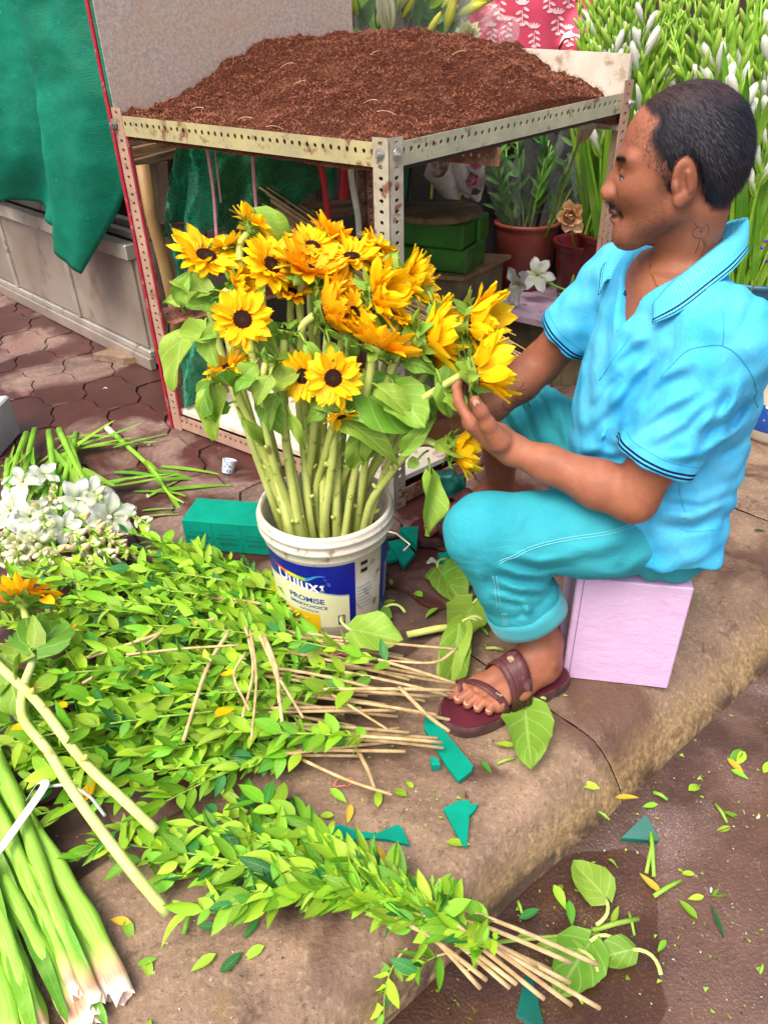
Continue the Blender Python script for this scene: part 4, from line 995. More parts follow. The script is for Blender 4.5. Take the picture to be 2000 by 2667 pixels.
vs, fs = S.mesh((.02,.98,.0), (.80,1.92,1.24), .0023)
# skin tone masks in head space
Hq = (vs - np3(HO)) @ np.array(HM3, dtype=f32)/HS
def blob(c, r): return np.exp(-(((Hq-np.array(c, dtype=f32))/np.array(r, dtype=f32))**2).sum(1))
beard = np.clip(blob((.095,.02,-.052),(.02,.026,.0095))*1.3 + blob((.095,-.02,-.052),(.02,.026,.0095))*1.3 + .75*blob((.08,0,-.10),(.035,.05,.024)) + .7*blob((.035,.055,-.078),(.045,.03,.024)) + .7*blob((.035,-.055,-.078),(.045,.03,.024)) + .5*blob((.022,.07,-.02),(.012,.02,.04)) + .5*blob((.022,-.07,-.02),(.012,.02,.04)), 0, 1)
pl_ = [(.075,.20),(.073,.112),(.060,.098),(.040,.083),(.047,.070),(.050,.055),(.040,.040),(.030,.022),(.021,.004),(.015,-.016),(.008,-.012),(.006,.010),(.004,.024),(-.012,.034),(-.026,.024),(-.036,-.004),(-.046,-.036),(-.056,-.052),(-.078,-.056),(-.13,-.05),(-.14,.20)]
poly = np.array(pl_, dtype=f32)
def poly_sd(q):
    n = len(poly); d = np.full(len(q), 9., dtype=f32); s_ = np.ones(len(q), dtype=f32)
    for i in range(n):
        a, b = poly[i], poly[i-1]; e = b-a; w_ = q-a; t = np.clip((w_ @ e)/(e @ e), 0, 1); bb = w_-t[:,None]*e; d = np.minimum(d, (bb*bb).sum(1))
        c1 = q[:,1] >= a[1]; c2 = q[:,1] < b[1]; c3 = e[0]*w_[:,1] > e[1]*w_[:,0]
        s_ = np.where((c1 & c2 & c3) | (~c1 & ~c2 & ~c3), -s_, s_)
    return np.sqrt(d)*s_
inhead = (np.abs(Hq) < .16).all(1); hz_ = np.zeros(len(vs), dtype=f32); hz_[inhead] = smn((.0075-poly_sd(Hq[inhead][:,[0,2]]))/.013)*(np.abs(Hq[inhead][:,1]) < .085)
ear_ = np.zeros(len(vs), dtype=f32); ear_[inhead] = (np.linalg.norm((np.abs(Hq[inhead])-np.array((.008,.079,.003)))/np.array((.026,.014,.037)), axis=1) < 1)
scalp = hz_*(1-ear_)
lips = np.clip(blob((.102,0,-.0655),(.013,.024,.0115))*1.4, 0, 1)
brow = np.clip(1.6*blob((.088,.030,.0255),(.018,.024,.0055)) + 1.6*blob((.088,-.030,.0255),(.018,.024,.0055)), 0, 1)
def m_skin():
    t = NT('brown_skin'); co = t.coord('World')
    att = lambda n: (lambda x: (setattr(x, 'attribute_name', n), x.outputs['Fac'])[1])(t.new('ShaderNodeAttribute'))
    n1 = t.noise(co, 14, 4); n2 = t.noise(co, 420, 3, .7); n3 = t.noise(co, 700, 2, .6)
    c = t.mix(t.ramp(n1, .35, .65), srgb(158,100,73), srgb(132,80,58)); c = t.mix(t.ramp(n2, .5, .75, 0, .35), c, srgb(116,68,49)); c = t.mix(t.ramp(t.noise(co, 45, 4, .6), .5, .7, 0, .3), c, srgb(130,74,57))
    c = t.mix(t.math('MULTIPLY', att('lips'), .75), c, srgb(118,62,56))
    c = t.mix(t.math('MULTIPLY', att('beard'), t.ramp(n3, .38, .6, .25, 1.)), c, srgb(34,22,20)); c = t.mix(t.math('MULTIPLY', att('brow'), .95), c, srgb(22,16,16))
    c = t.mix(t.math('MULTIPLY', att('scalp'), t.ramp(n3, .3, .6, .82, .98)), c, srgb(30,22,22)); t.base(c); t.set(t.ramp(n2, .3, .7, .42, .62), .32, normal=t.bump(t.noise(co, 320, 4, .6), .3, .002, t.bump(t.noise(co, 60, 4, .6), .12, .008)))
    b = t.bs.inputs; b['Subsurface Weight'].default_value = .08; b['Subsurface Radius'].default_value = (.010,.004,.002); b['Subsurface Scale'].default_value = 1.0
    return t.m
skin_m = m_skin()
np_body_vs = vs
body = np_object('body', vs, fs, skin_m, man, attrs=dict(beard=beard, lips=lips, brow=brow, scalp=scalp))
skin_bvh = BVHTree.FromPolygons([tuple(v) for v in vs.astype(float)], [tuple(f) for f in fs.tolist()])
# eyes
def m_eye():
    t = NT('eye'); co = t.coord('Object'); s_ = t.new('ShaderNodeSeparateXYZ'); t.l(co, s_.inputs[0])
    c = t.mix(t.ramp(s_.outputs[0], .0098, .0102), srgb(225,212,200), srgb(52,30,20)); c = t.mix(t.ramp(s_.outputs[0], .0112, .0114), c, srgb(8,6,6)); t.base(c); t.set(.35, .3); return t.m
eye_m = m_eye()
for y in (1,-1):
    m = MB(); m.lathe([(.0001,-.0118)] + [(.0118*math.sin(a), -.0118*math.cos(a)) for a in [math.pi*k/12 for k in range(1,12)]] + [(.0001,.0118)], n=20); me = m.mesh('eyeball', eye_m, True)
    inst('eyeball', me, man, Matrix.Translation(hp(.0812,y*.0305,.0005)) @ HM4 @ Matrix.Rotation(.25, 4, 'Y') @ Matrix.Rotation(y*.12, 4, 'Z'))
    lp = []
    for k in range(11):
        u = k/10; r_ = skin_bvh.ray_cast(hp(.15, y*(.0185+.030*u), .0022+.0022*math.sin(math.pi*u)-.003*u), -fw)
        if r_[0] is not None: lp.append(r_[0]+fw*.0002)
    if len(lp) > 3: m = MB(); m.tube(lp, [.0005]+[.0013]*(len(lp)-2)+[.0005], 5); m.build('eyelashes', pm('black_hair_line', (.01,.008,.008), None, rough=.6), man, True)
    bm_ = MB(); rr = np.random.RandomState(5)
    for k in range(170):
        u = rr.rand(); p0 = hp(.15, y*(.012+.040*u), .0235+.006*math.sin(2.2*u)+rr.normal(0,.0017)); r_ = skin_bvh.ray_cast(p0, -fw)
        if r_[0] is None: continue
        fl_ = (HM3 @ V((-.25, y*1.0, .25-.6*u))).normalized(); s_ = fl_.cross(r_[1]).normalized()*.0003; bm_.add([r_[0]-s_, r_[0]+s_, r_[0]+fl_*.008+r_[1]*.0012], [(0,1,2)])
    tag(bm_.build('eyebrow', pm('black_hair_line', (.01,.008,.008), None, rough=.6), man), kind='stuff')
# nails
nail_m = pm('finger_nail', srgb(206,160,142), srgb(190,140,122), 60, .3)
m2 = MB(); m2.lathe([(.0001,.5)] + [(math.sin(a), .5*math.cos(a)) for a in [.5,1.0,1.4]], n=14); nail = m2.mesh('nail', nail_m, True)
def put_nail(p, n, d, w, l): inst('nail', nail, man, Matrix.Translation(p) @ frame(d, n) @ Matrix.Diagonal((l, w, .0018, 1)))
tdir = (t3-t2).normalized(); tnm = (CAM-t3).normalized(); tnm = (tnm - tdir*tnm.dot(tdir)).normalized()
put_nail(t3 + tnm*.0083 - tdir*.001, tnm, tdir, .0058, .0078)
for q_, L_, tips in ((qN, LN, tipsN), (qF, LF, tipsF)):
    fd = (q_(1,0,0)-q_(0,0,0)).normalized()
    for p, r in tips: put_nail(p, (fd*.35+Z).normalized(), fd, r*.72, r*.72)
# ---------------------------------------------------------------- shirt
SH = SDF()
SH.loft([.350,.40,.50,.60,.70,.78,.825,.865], [.556,.548,.528,.520,.517,.511,.506,.503], [1.265,1.265,1.265,1.268,1.265,1.262,1.262,1.262], [.131,.139,.158,.154,.138,.112,.088,.060], [.191,.188,.178,.172,.172,.162,.128,.074], k=0)
SH.cone(nb+(J['SN']-nb)*.3, J['SN']+V((0,.006,0)), .062, .068, .04); SH.cone(nb+(J['SF']-nb)*.3, J['SF'], .060, .062, .04)
hemN = J['SN']+(J['EN']-J['SN'])*.74; dN = (J['EN']-J['SN']).normalized(); hemF = J['SF']+(J['EF']-J['SF'])*.66; dF = (J['EF']-J['SF']).normalized()
SH.cone(V((.578,1.14,.74)), V((.60,1.20,.55)), .055, .05, .06); SH.cone(V((.585,1.40,.74)), V((.60,1.36,.55)), .055, .05, .06)
# sleeves, each cut open at its hem
hw = lambda p, r: (p-V((r,r,r)), p+V((r,r,r)))
def sleeve(sh, hem, d, r0, r1, ri):
    q = SDF(); q.cone(sh, hem+d*.03, r0, r1, 0); q.planes([(hem, -d)], .003, 's'); q.cone(hem-d*.035, hem+d*.03, ri-.003, ri+.002, .004, 's')
    lo = V((min(sh.x,hem.x)-.09, min(sh.y,hem.y)-.09, min(sh.z,hem.z)-.09)); hi = V((max(sh.x,hem.x)+.09, max(sh.y,hem.y)+.09, max(sh.z,hem.z)+.09)); SH.sub(q, lo, hi, .03)
sleeve(J['SN']+V((.004,0,0)), hemN, dN, .074, .067, .058); sleeve(J['SF'], hemF, dF, .070, .067, .057)
vb = AY(1642, 868, 1.215)                                        # bottom of the V opening
vtN, vtF = V((.47,1.185,.875)), V((.445,1.335,.872))
nrm1 = (vtN-vb).cross(V((-1,0,.3))); nrm1 = nrm1 if nrm1.y < 0 else -nrm1; nrm2 = (vtF-vb).cross(V((-1,0,.3))); nrm2 = nrm2 if nrm2.y > 0 else -nrm2
SH.planes([(vb, nrm1), (vb, nrm2), (V((.52,0,0)), (1,0,0))], .006, 's', (.2,1.1,.6), (.53,1.5,1.))
SH.cone(nb-V((0,0,.05)), nb+V((-.012,0,.12)), .066, .075, .01, 's')
def shirt_post(P, d):
    near = np.exp(-((P[:,1]-1.08)/.12)**2)
    w = waves(P, [(60,20,95,.3,.0011), (-45,30,120,1.7,.0009), (130,-60,40,.9,.0006), (25,90,-70,2.2,.0008)])
    hemw = .004*np.sin(P[:,1]*38+P[:,0]*30)*smn((.42-P[:,2])/.08)
    hd = np.minimum(np.abs((P-np3(hemN)) @ np3(dN))/.05 + 9*(np.linalg.norm(P-np3(hemN), axis=1) > .1), 1); f_ = foldnp(P, SHF, smn((1.24-P[:,1])/.06)*smn(hd))
    return d + w + hemw - f_
SHF = [([(1480,1130),(1580,1060),(1660,960),(1720,900)],20,0.0093), ([(1500,1190),(1600,1120),(1680,1030)],20,0.0085), ([(1530,1010),(1600,930),(1690,860)],17,0.0068), ([(1500,1090),(1570,1000),(1640,930)],15,0.0068),
       ([(1500,1165),(1590,1175),(1660,1150)],15,0.0068), ([(1700,1335),(1800,1345),(1910,1300)],20,0.0102), ([(1720,1290),(1820,1305),(1920,1260)],14,0.0068), ([(1830,1180),(1900,1140),(1970,1080)],18,0.0102), ([(1800,1120),(1880,1080),(1960,1010)],15,0.0068),
       ([(1650,1110),(1730,1060),(1820,1010)],16,0.0076), ([(1690,1150),(1780,1100),(1850,1030)],14,0.0068), ([(1650,1050),(1720,980),(1800,940)],18,0.0085), ([(1790,1180),(1840,1090),(1880,1000)],16,0.0076), ([(1870,1130),(1910,1050),(1930,970)],15,0.0068), ([(1700,1190),(1770,1190),(1820,1180)],12,0.0051),
       ([(1560,870),(1580,800),(1600,770)],16,0.0068), ([(1510,960),(1540,880),(1550,800)],16,0.0068), ([(1900,860),(1930,780),(1930,720)],22,0.0068), ([(1560,1240),(1640,1250),(1700,1240)],14,0.0068)]
SH.post = shirt_post
vs, fs = SH.mesh((.26,.96,.31), (.80,1.62,.92), .0036)
def m_shirt():
    t = NT('light_blue_jersey'); co = t.coord('World')
    def plane(p, n):
        dpn = t.new('ShaderNodeVectorMath', operation='DOT_PRODUCT'); t.l(co, dpn.inputs[0]); dpn.inputs[1].default_value = n; return t.math('SUBTRACT', dpn.outputs['Value'], float(V(p).dot(n)))
    def near(p, r):
        x = t.new('ShaderNodeVectorMath', operation='DISTANCE'); t.l(co, x.inputs[0]); x.inputs[1].default_value = p; return t.math('LESS_THAN', x.outputs['Value'], r)
    n = t.noise(co, 16, 5); c = t.mix(t.ramp(n, .3, .7), srgb(50,162,212), srgb(72,180,222)); c = t.mix(t.ramp(t.noise(co, 6, 5, .65), .45, .7, 0, .4), c, srgb(118,202,228)); c = t.mix(t.ramp(t.noise(co, 60, 4, .7), .55, .8, 0, .25), c, srgb(140,216,230))
    msk = None
    for hem, d in ((hemN, dN), (hemF, dF)):
        q = plane(hem, d); s_ = t.math('MAXIMUM', t.math('COMPARE', q, -.0065, .0019), t.math('COMPARE', q, -.0135, .0019)); s_ = t.math('MULTIPLY', s_, near(hem, .078)); msk = s_ if msk is None else t.math('MAXIMUM', msk, s_)
        sm_ = t.math('MULTIPLY', t.math('COMPARE', q, -.028, .0012), near(hem, .078)); c = t.mix(t.math('MULTIPLY', sm_, .4), c, srgb(20,110,150))
    c = t.mix(msk, c, srgb(16,24,66)); t.base(c)
    w = t.new('ShaderNodeTexVoronoi'); t.l(co, w.inputs['Vector']); w.inputs['Scale'].default_value = 800
    cr = t.math('ABSOLUTE', t.math('SUBTRACT', t.noise(t.coord('World', (1.6,1,1)), 10, 3, .5, 1.4), .5)); t.set(.85, .15, normal=t.bump(w.outputs[0], .25, .001, t.bump(t.ramp(cr, 0, .3), .10, .014))); return t.m
shirt_m = m_shirt()
shirt = np_object('polo_shirt', vs, fs, shirt_m, man)
shirt_bvh = BVHTree.FromPolygons([tuple(v) for v in vs.astype(float)], [tuple(f) for f in fs.tolist()])
# collar: two leaves folded down from the neck, dark tipping along the outer edge
def m_collar():
    t = NT('ribbed_collar'); co = t.coord('UV'); s_ = t.new('ShaderNodeSeparateXYZ'); t.l(co, s_.inputs[0]); v_ = s_.outputs[1]
    w = t.new('ShaderNodeTexWave', wave_type='BANDS', bands_direction='X'); t.l(co, w.inputs[0]); w.inputs['Scale'].default_value = 26
    c = t.mix(t.ramp(w.outputs[0], .2, .8, 0, .4), srgb(74,190,226), srgb(120,214,236))
    ln = t.math('MAXIMUM', t.math('COMPARE', v_, .80, .025), t.math('COMPARE', v_, .925, .025)); c = t.mix(ln, c, srgb(16,24,66)); t.base(c); t.set(.7, .25, normal=t.bump(w.outputs[0], .3, .001)); return t.m
inn = [AY(1700,800,1.165), AY(1742,748,1.155), AY(1800,700,1.165), AY(1862,648,1.195), AY(1918,600,1.245), AY(1930,572,1.30), V((.535,1.345,.885)), V((.485,1.355,.878)), AY(1635,668,1.36), AY(1600,735,1.335)]
out = [AY(1700,845,1.135), AY(1772,812,1.115), AY(1850,752,1.125), AY(1912,700,1.16), AY(1946,652,1.225), V((.605,1.30,.855)), V((.57,1.385,.85)), V((.49,1.405,.845)), AY(1572,690,1.375), AY(1556,770,1.34)]
ii, oo = cat(inn, 5), cat(out, 5); P = []
for a, b in zip(ii, oo):
    row = []
    for k in range(7):
        u = k/6; p = a + (b-a)*u; bulge = .012*math.sin(math.pi*min(1, u*1.15+.05))
        p = p + V((0,0,bulge)) + (p-V((.50,1.262,p.z))).normalized()*bulge*.4; row.append(p)
    P.append(row)
# inner stand
m = MB(); m.grid(P); colr = m.build('collar', m_collar(), man, True); md = colr.modifiers.new('t', 'SOLIDIFY'); md.thickness = .003; md.offset = -1
# placket edges and the navy inner facing
navy_m = pm('navy_facing', srgb(22,32,92), srgb(16,24,70), 40, .6)
def on_surf(bvh, p, off=.001):
    r = bvh.find_nearest(p); return (r[0] + (p-r[0]).normalized()*0 + r[1]*off, r[1])
def strip(name, pts, w, mat, parent, bvh, off=.0012, n=6, th=.0012):
    P = cat(pts, n); L_ = []
    for i, p in enumerate(P):
        q, nn = on_surf(bvh, p, off); t_ = (P[min(i+1, len(P)-1)]-P[max(0, i-1)]).normalized(); s_ = nn.cross(t_).normalized(); ww = w[0] + (w[1]-w[0])*i/(len(P)-1) if hasattr(w, '__len__') else w
        L_.append([on_surf(bvh, q-s_*ww, off)[0], q+nn*th, on_surf(bvh, q+s_*ww, off)[0]])
    m = MB(); m.grid(L_); return m.build(name, mat, parent, True)
# ---------------------------------------------------------------- trousers
TR_ = SDF()
TR_.ell(V((.555,1.27,.385)), (.124,.152,.092), None, .03); TR_.loft([.295,.36,.42], [.556,.556,.556], [1.27]*3, [.104,.114,.104], [.15,.152,.14], k=.03)
kn, kf = J['KN'], J['KF']; cuN = kn+(J['AN']-kn)*.70; cuF = kf+(J['AF']-kf)*.30
TR_.chain([J['HN']+V((.0,.01,0)), J['HN']+(kn-J['HN'])*.5+V((0,0,.004)), kn], [.086,.085,.073], .035); TR_.chain([J['HF']+V((.0,0,0)), kf], [.084,.075], .035)
TR_.chain([kn, kn+(cuN-kn)*.5, cuN], [.073,.072,.070], .03); TR_.chain([kf, cuF], [.075,.076], .03)
dcN = (J['AN']-kn).normalized(); dcF = (J['AF']-kf).normalized()
TR_.cone(cuN-dcN*.040, cuN+dcN*.02, .0785, .0770, .001); TR_.cone(cuF-dcF*.03, cuF+dcF*.02, .083, .082, .001)
for cu, d, kk in ((cuN, dcN, kn), (cuF, dcF, kf)):
    TR_.planes([(cu, -d), (cu+d*.2, d), (cu+V((.12,0,0)), (1,0,0)), (cu-V((.12,0,0)), (-1,0,0)), (cu+V((0,.12,0)), (0,1,0)), (cu-V((0,.12,0)), (0,-1,0))], .003, 's', cu-V((.25,.25,.25)), cu+V((.25,.25,.25)))
    TR_.cone(cu-d*.03, cu+d*.04, .060, .066, .004, 's')
TRF = [([(1290,1475),(1350,1495),(1430,1500)],13,0.0102), ([(1290,1510),(1350,1535),(1425,1535)],13,0.0102), ([(1320,1440),(1400,1462),(1500,1450)],14,0.0085), ([(1550,1500),(1620,1500),(1690,1440)],18,0.0085), ([(1690,1490),(1740,1450),(1780,1390)],18,0.0085),
       ([(1240,1480),(1258,1540),(1275,1600)],16,0.0085), ([(1360,1560),(1375,1590),(1380,1610)],12,0.0068), ([(1430,1440),(1560,1425),(1650,1395)],20,0.0051), ([(1280,1545),(1340,1560),(1400,1562)],10,0.0068), ([(1780,1420),(1820,1400),(1840,1370)],14,0.0068)]
TRG = [([(1330,980),(1385,1060),(1420,1160)],14,0.0102), ([(1375,960),(1435,1050),(1470,1140)],14,0.0102), ([(1310,1040),(1350,1110),(1390,1180)],12,0.0085), ([(1440,1000),(1465,1080),(1480,1160)],12,0.0068), ([(1290,1090),(1330,1150),(1350,1190)],10,0.0068)]
TR_.post = lambda P, d: d + waves(P, [(70,30,40,.2,.0008), (-50,60,80,1.1,.0008), (110,-40,20,.5,.0005)]) - foldnp(P, TRF, smn((1.22-P[:,1])/.06)) - foldnp(P, TRG, smn((P[:,1]-1.36)/.06))
TR_.planes([(V((0,0,.283)), (0,0,1)), (V((.36,0,0)), (-1,0,0))], .02, 's', (.36,.9,.0), (.9,1.7,.30))
vs, fs = TR_.mesh((.06,1.02,.10), (.80,1.86,.56), .004)
def m_trs():
    t = NT('teal_trousers'); co = t.coord('World')
    n = t.noise(co, 9, 5); c = t.mix(t.ramp(n, .3, .7), srgb(40,140,154), srgb(54,158,170)); c = t.mix(t.ramp(t.noise(co, 500, 3, .7), .5, .8, 0, .3), c, srgb(92,180,188)); t.base(c)
    cr = t.math('ABSOLUTE', t.math('SUBTRACT', t.noise(t.coord('World', (1,1,2.2)), 11, 3, .5, 1.2), .5)); t.set(.85, .15, normal=t.bump(t.noise(co, 700, 3, .7), .25, .001, t.bump(t.ramp(cr, 0, .3), .12, .012))); return t.m
trs = np_object('trousers', vs, fs, m_trs(), man)
trs_bvh = BVHTree.FromPolygons([tuple(v) for v in vs.astype(float)], [tuple(f) for f in fs.tolist()])
cuff_m = pm('teal_cuff', srgb(48,150,162), srgb(58,162,172), 9, .8, bump=.2, bscale=500, bdist=.001, sheen=.2)
for cu, d, r_ in ((cuN, dcN, .0800), (cuF, dcF, .0845)):
    B_ = frame(d, (0,-1,0)); P = []
    for rr_, hh in ((-.012,-.004), (-.004,.004), (.0015,.002), (.0022,-.010), (.0020,-.028), (.0008,-.040), (-.006,-.044)):
        P.append([cu + d*(hh+.0035*math.sin(2*a+1)+.0015*math.sin(5*a)) + B_.to_3x3() @ V((0, math.cos(a)*(r_+rr_+.0016*math.sin(3*a+hh*60)), math.sin(a)*(r_+rr_+.0016*math.sin(3*a+hh*60)))) for a in [2*math.pi*k/40 for k in range(41)]])
    m = MB(); m.grid(P); m.build('trouser_cuff', cuff_m, trs, True)
seam_m = pm('pale_seam_thread', srgb(110,190,200), None, rough=.8)
def hit(px, py, bvh):
    d = ray(px, py).normalized(); r = bvh.ray_cast(CAM, d); return r[0]
def seam(pix, bvh, parent, mat=seam_m, r=.0008, name='seam', lift=.0006):
    pts = [hit(x, y, bvh) for x, y in pix]; pts = [p for p in pts if p is not None]
    if len(pts) < 2: return
    q = [on_surf(bvh, p, lift)[0] for p in cat(pts, 6)]; m = MB(); m.tube(q, r, 5); return m.build(name, mat, parent, True)
for dy in (0, 7): seam([(1300,1462+dy), (1380,1425+dy), (1480,1400+dy), (1580,1385+dy), (1660,1360+dy)], trs_bvh, trs)
for dx in (0, 9): seam([(1283+dx,1500), (1290+dx,1545), (1296+dx,1585)], trs_bvh, trs)
for dx in (0, 5, 10): seam([(1308+dx,1597), (1310+dx,1615), (1312+dx,1632)], trs_bvh, trs)
seam([(1690,1352), (1700,1348)], trs_bvh, trs, pm('red_tab', srgb(190,30,40)), .003, 'tab')
dk = pm('blue_seam', srgb(44,158,200), None, rough=.8)
seam([(1882,810), (1884,860), (1881,900)], shirt_bvh, shirt, dk, .0006); seam([(1720,985), (1780,920), (1830,902), (1881,900), (1930,935), (1965,1000), (1972,1060)], shirt_bvh, shirt, dk, .0007)
seam([(1780,1250), (1775,1310), (1782,1350)], shirt_bvh, shirt, dk, .0006); seam([(1770,1378), (1800,1385), (1860,1380)], shirt_bvh, shirt, dk, .0006)
seam([(1640,872), (1600,930), (1560,990)], shirt_bvh, shirt, dk, .0006)
# navy edge of the opening (inner facing) and the thin chain
def edge_tube(name, pts, r, mat, flat=1.): 
    m = MB(); q = cat(pts, 5); m.tube(q, r, 6, flat=flat); return m.build(name, mat, man, True)
edge_tube('neck_facing', [AY(1690,688,1.30), AY(1655,735,1.285), AY(1622,768,1.27)], .0065, navy_m, .4)
edge_tube('neck_facing', [AY(1700,845,1.155), AY(1672,858,1.185), AY(1648,872,1.21)], .004, navy_m, .5)
seam([(1693,690), (1700,720), (1712,745), (1735,758)], skin_bvh, body, pm('gold_chain', srgb(196,140,60), srgb(150,96,40), 90, .3, metal=.8), .0012, 'chain')
seam([(1832,742), (1850,690), (1875,655), (1890,652)], skin_bvh, body, pm('purple_cord', srgb(74,50,110), None), .0011, 'cord', .004)
# tattoos
tat_m = pm('faded_tattoo', srgb(84,52,44), srgb(100,62,50), 120, .6)
Tz = lambda x, y: (1100+x*400/1659, 950+y*400/1659)
for tpts in ([(1095,180),(1060,250),(960,310),(890,380),(865,440),(900,490),(960,480)], [(1110,260),(1040,290),(1000,340),(1030,385),(1080,370),(1085,330),(1050,325)], [(880,430),(920,470),(975,440),(985,400),(950,400),(940,430)], [(1020,430),(1070,400),(1130,405),(1100,440),(1040,465),(1020,440)], [(1125,345),(1150,375),(1175,355),(1160,335)], [(900,400),(960,330),(1030,290)], [(750,520),(800,500),(790,560),(840,540)]):
    seam([Tz(*p) for p in tpts], skin_bvh, body, tat_m, .0010, 'tattoo', -.0002)
Tn = lambda x, y: (1530+x*470/1659, 160+y*470/1659)
for tpts in ([(975,1480),(1000,1530),(960,1560),(975,1610),(1040,1625),(1100,1590),(1110,1530),(1090,1500),(1050,1530),(1000,1520)], [(1030,1555),(1050,1550),(1045,1572),(1030,1560)], [(1030,1630),(1010,1700),(985,1760)], [(1050,1630),(1070,1700),(1045,1760),(1050,1800)], [(1075,1630),(1085,1690)]):
    seam([Tn(*p) for p in tpts], skin_bvh, body, tat_m, .0007, 'tattoo', -.0001)
# ---------------------------------------------------------------- hair
HR = SDF()
HR.ell(hp(-.009,0,.050), (.0912*HS,.0762*HS,.0850*HS), HM4, 0); HR.ell(hp(-.038,0,.008), (.067*HS,.073*HS,.070*HS), HM4, .03)
HR.ell(hp(.028,0,.03), (.062*HS,.069*HS,.080*HS), HM4, .02)
def hair_post(P, d):
    q = (P-np3(HO)) @ np.array(HM3, dtype=f32)/HS; pd = poly_sd(q[:,[0,2]])*HS
    n = waves(P, [(900,300,500,0,.0003), (-500,800,300,1,.0003), (300,-600,900,2,.0003)]); thin = .0025*smn((q[:,2]-.085)/.03)
    fade = .0030*(1-smn(-pd/.012))
    return np.maximum(d + n + thin + fade, pd + n*3 + waves(P, [(600,500,0,0,.0012), (-400,300,700,0,.0012)]))
HR.post = hair_post
lo = np3(HO)-.14; vs, fs = HR.mesh(lo, np3(HO)+np.array((.15,.14,.17)), .0026)
def m_hair():
    t = NT('black_hair'); co = t.coord('World'); up_ = t.new('ShaderNodeVectorMath', operation='DOT_PRODUCT'); t.l(co, up_.inputs[0]); up_.inputs[1].default_value = tuple(hu)
    top = t.ramp(up_.outputs['Value'], float(HO.dot(hu))+.085*HS, float(HO.dot(hu))+.135*HS)
    n = t.noise(co, 500, 3, .7); c = t.mix(t.ramp(n, .35, .7), (.004,.004,.008), (.014,.013,.022)); th = t.math('MULTIPLY', top, t.ramp(t.noise(co, 26, 4), .35, .65, .25, .85))
    c = t.mix(th, c, srgb(78,52,46)); t.base(c); t.set(.6, .3, normal=t.bump(n, .4, .002)); return t.m
hair_m = m_hair(); hair = np_object('hair', vs, fs, hair_m, man)
# strands combed down and back over the cap
rr = np.random.RandomState(4); hm = MB(); sel = rr.choice(len(vs), 19000, replace=True)
hb = BVHTree.FromPolygons([tuple(v) for v in vs.astype(float)], [tuple(f) for f in fs.tolist()])
for i in sel:
    p = V(vs[i].tolist()); q = HM3.transposed() @ (p-HO)/HS
    loc, nn, _, _ = hb.find_nearest(p)
    if nn is None or (q.z > .10 and rr.rand() < .7): continue
    flow = HM3 @ V((-.55-2*max(0, q.z-.05), 0, -1.0)); flow = (flow - nn*flow.dot(nn)).normalized()
    flow = (flow + V(rr.normal(0, .16, 3).tolist())).normalized(); L_ = rr.uniform(.008, .016); s_ = flow.cross(nn).normalized()*.00022
    a = p + nn*.0003; lf = rr.uniform(.0006,.0030); b = p + flow*L_*.6 + nn*lf; c = p + flow*L_ + nn*lf*.9
    hm.add([a-s_, a+s_, b+s_, b-s_, c], [(0,1,2,3), (3,2,4)])
hq_ = (vs-np3(HO)) @ np.array(HM3, dtype=f32)/HS; edge_i = np.nonzero(poly_sd(hq_[:,[0,2]]) > -.007)[0]
for i in rr.choice(edge_i, 5200):
    p = V(vs[i].tolist()); r_ = skin_bvh.find_nearest(p); nn = r_[1]; q = HM3.transposed() @ (p-HO)/HS
    flow = HM3 @ V((-.1 if q.x > .03 else -.2, 0, -1.0 if q.z < .07 else .0)); flow = (flow + V(rr.normal(0, .45, 3).tolist())); flow = (flow - nn*flow.dot(nn)).normalized(); L_ = rr.uniform(.003, .007); s_ = flow.cross(nn).normalized()*.00013
    a = r_[0]; hm.add([a-s_, a+s_, a+flow*L_+nn*.0014], [(0,1,2)])
tag(hm.build('hair_strands', pm('hair_strand', (.006,.006,.010), (.016,.016,.026), 90, .5, spec=.35), hair), kind='stuff')
# moustache and stubble strands
sm_b = MB(); rr = np.random.RandomState(9)
for k in range(560):
    y = rr.uniform(-.034,.034); p0 = hp(.14, y, -.0465 - max(0, abs(y)-.008)*.55 + rr.normal(0,.0026)); r_ = skin_bvh.ray_cast(p0, -fw)
    if r_[0] is None: continue
    p, nn = r_[0], r_[1]; flow = (HM3 @ V((.15, np.sign(y)*.35, -1))).normalized(); L_ = rr.uniform(.0035,.006); s_ = flow.cross(nn).normalized()*.0003
    sm_b.add([p-s_, p+s_, p+flow*L_+nn*.0022], [(0,1,2)])
tag(sm_b.build('moustache', pm('moustache_hair', (.01,.008,.008), None, rough=.5), man), kind='stuff')
stub = MB(); bi_ = np.nonzero((beard > .28) & (brow < .2))[0]; bv = np_body_vs; rr = np.random.RandomState(12)
for i in rr.choice(bi_, 2600):
    if rr.rand() > beard[i]*1.3: continue
    p = V(bv[i].tolist()) + V(rr.normal(0,.0008,3).tolist()); r_ = skin_bvh.find_nearest(p); nn = r_[1]; fl_ = (V((0,0,-1)) + fw*.4 + V(rr.normal(0,.5,3).tolist())); fl_ = (fl_-nn*fl_.dot(nn)).normalized(); s_ = fl_.cross(nn)*.00016
    stub.add([r_[0]-s_, r_[0]+s_, r_[0]+fl_*rr.uniform(.0015,.0035)+nn*.0010], [(0,1,2)])
tag(stub.build('stubble', pm('moustache_hair', (.01,.008,.008), None, rough=.5), man), kind='stuff')
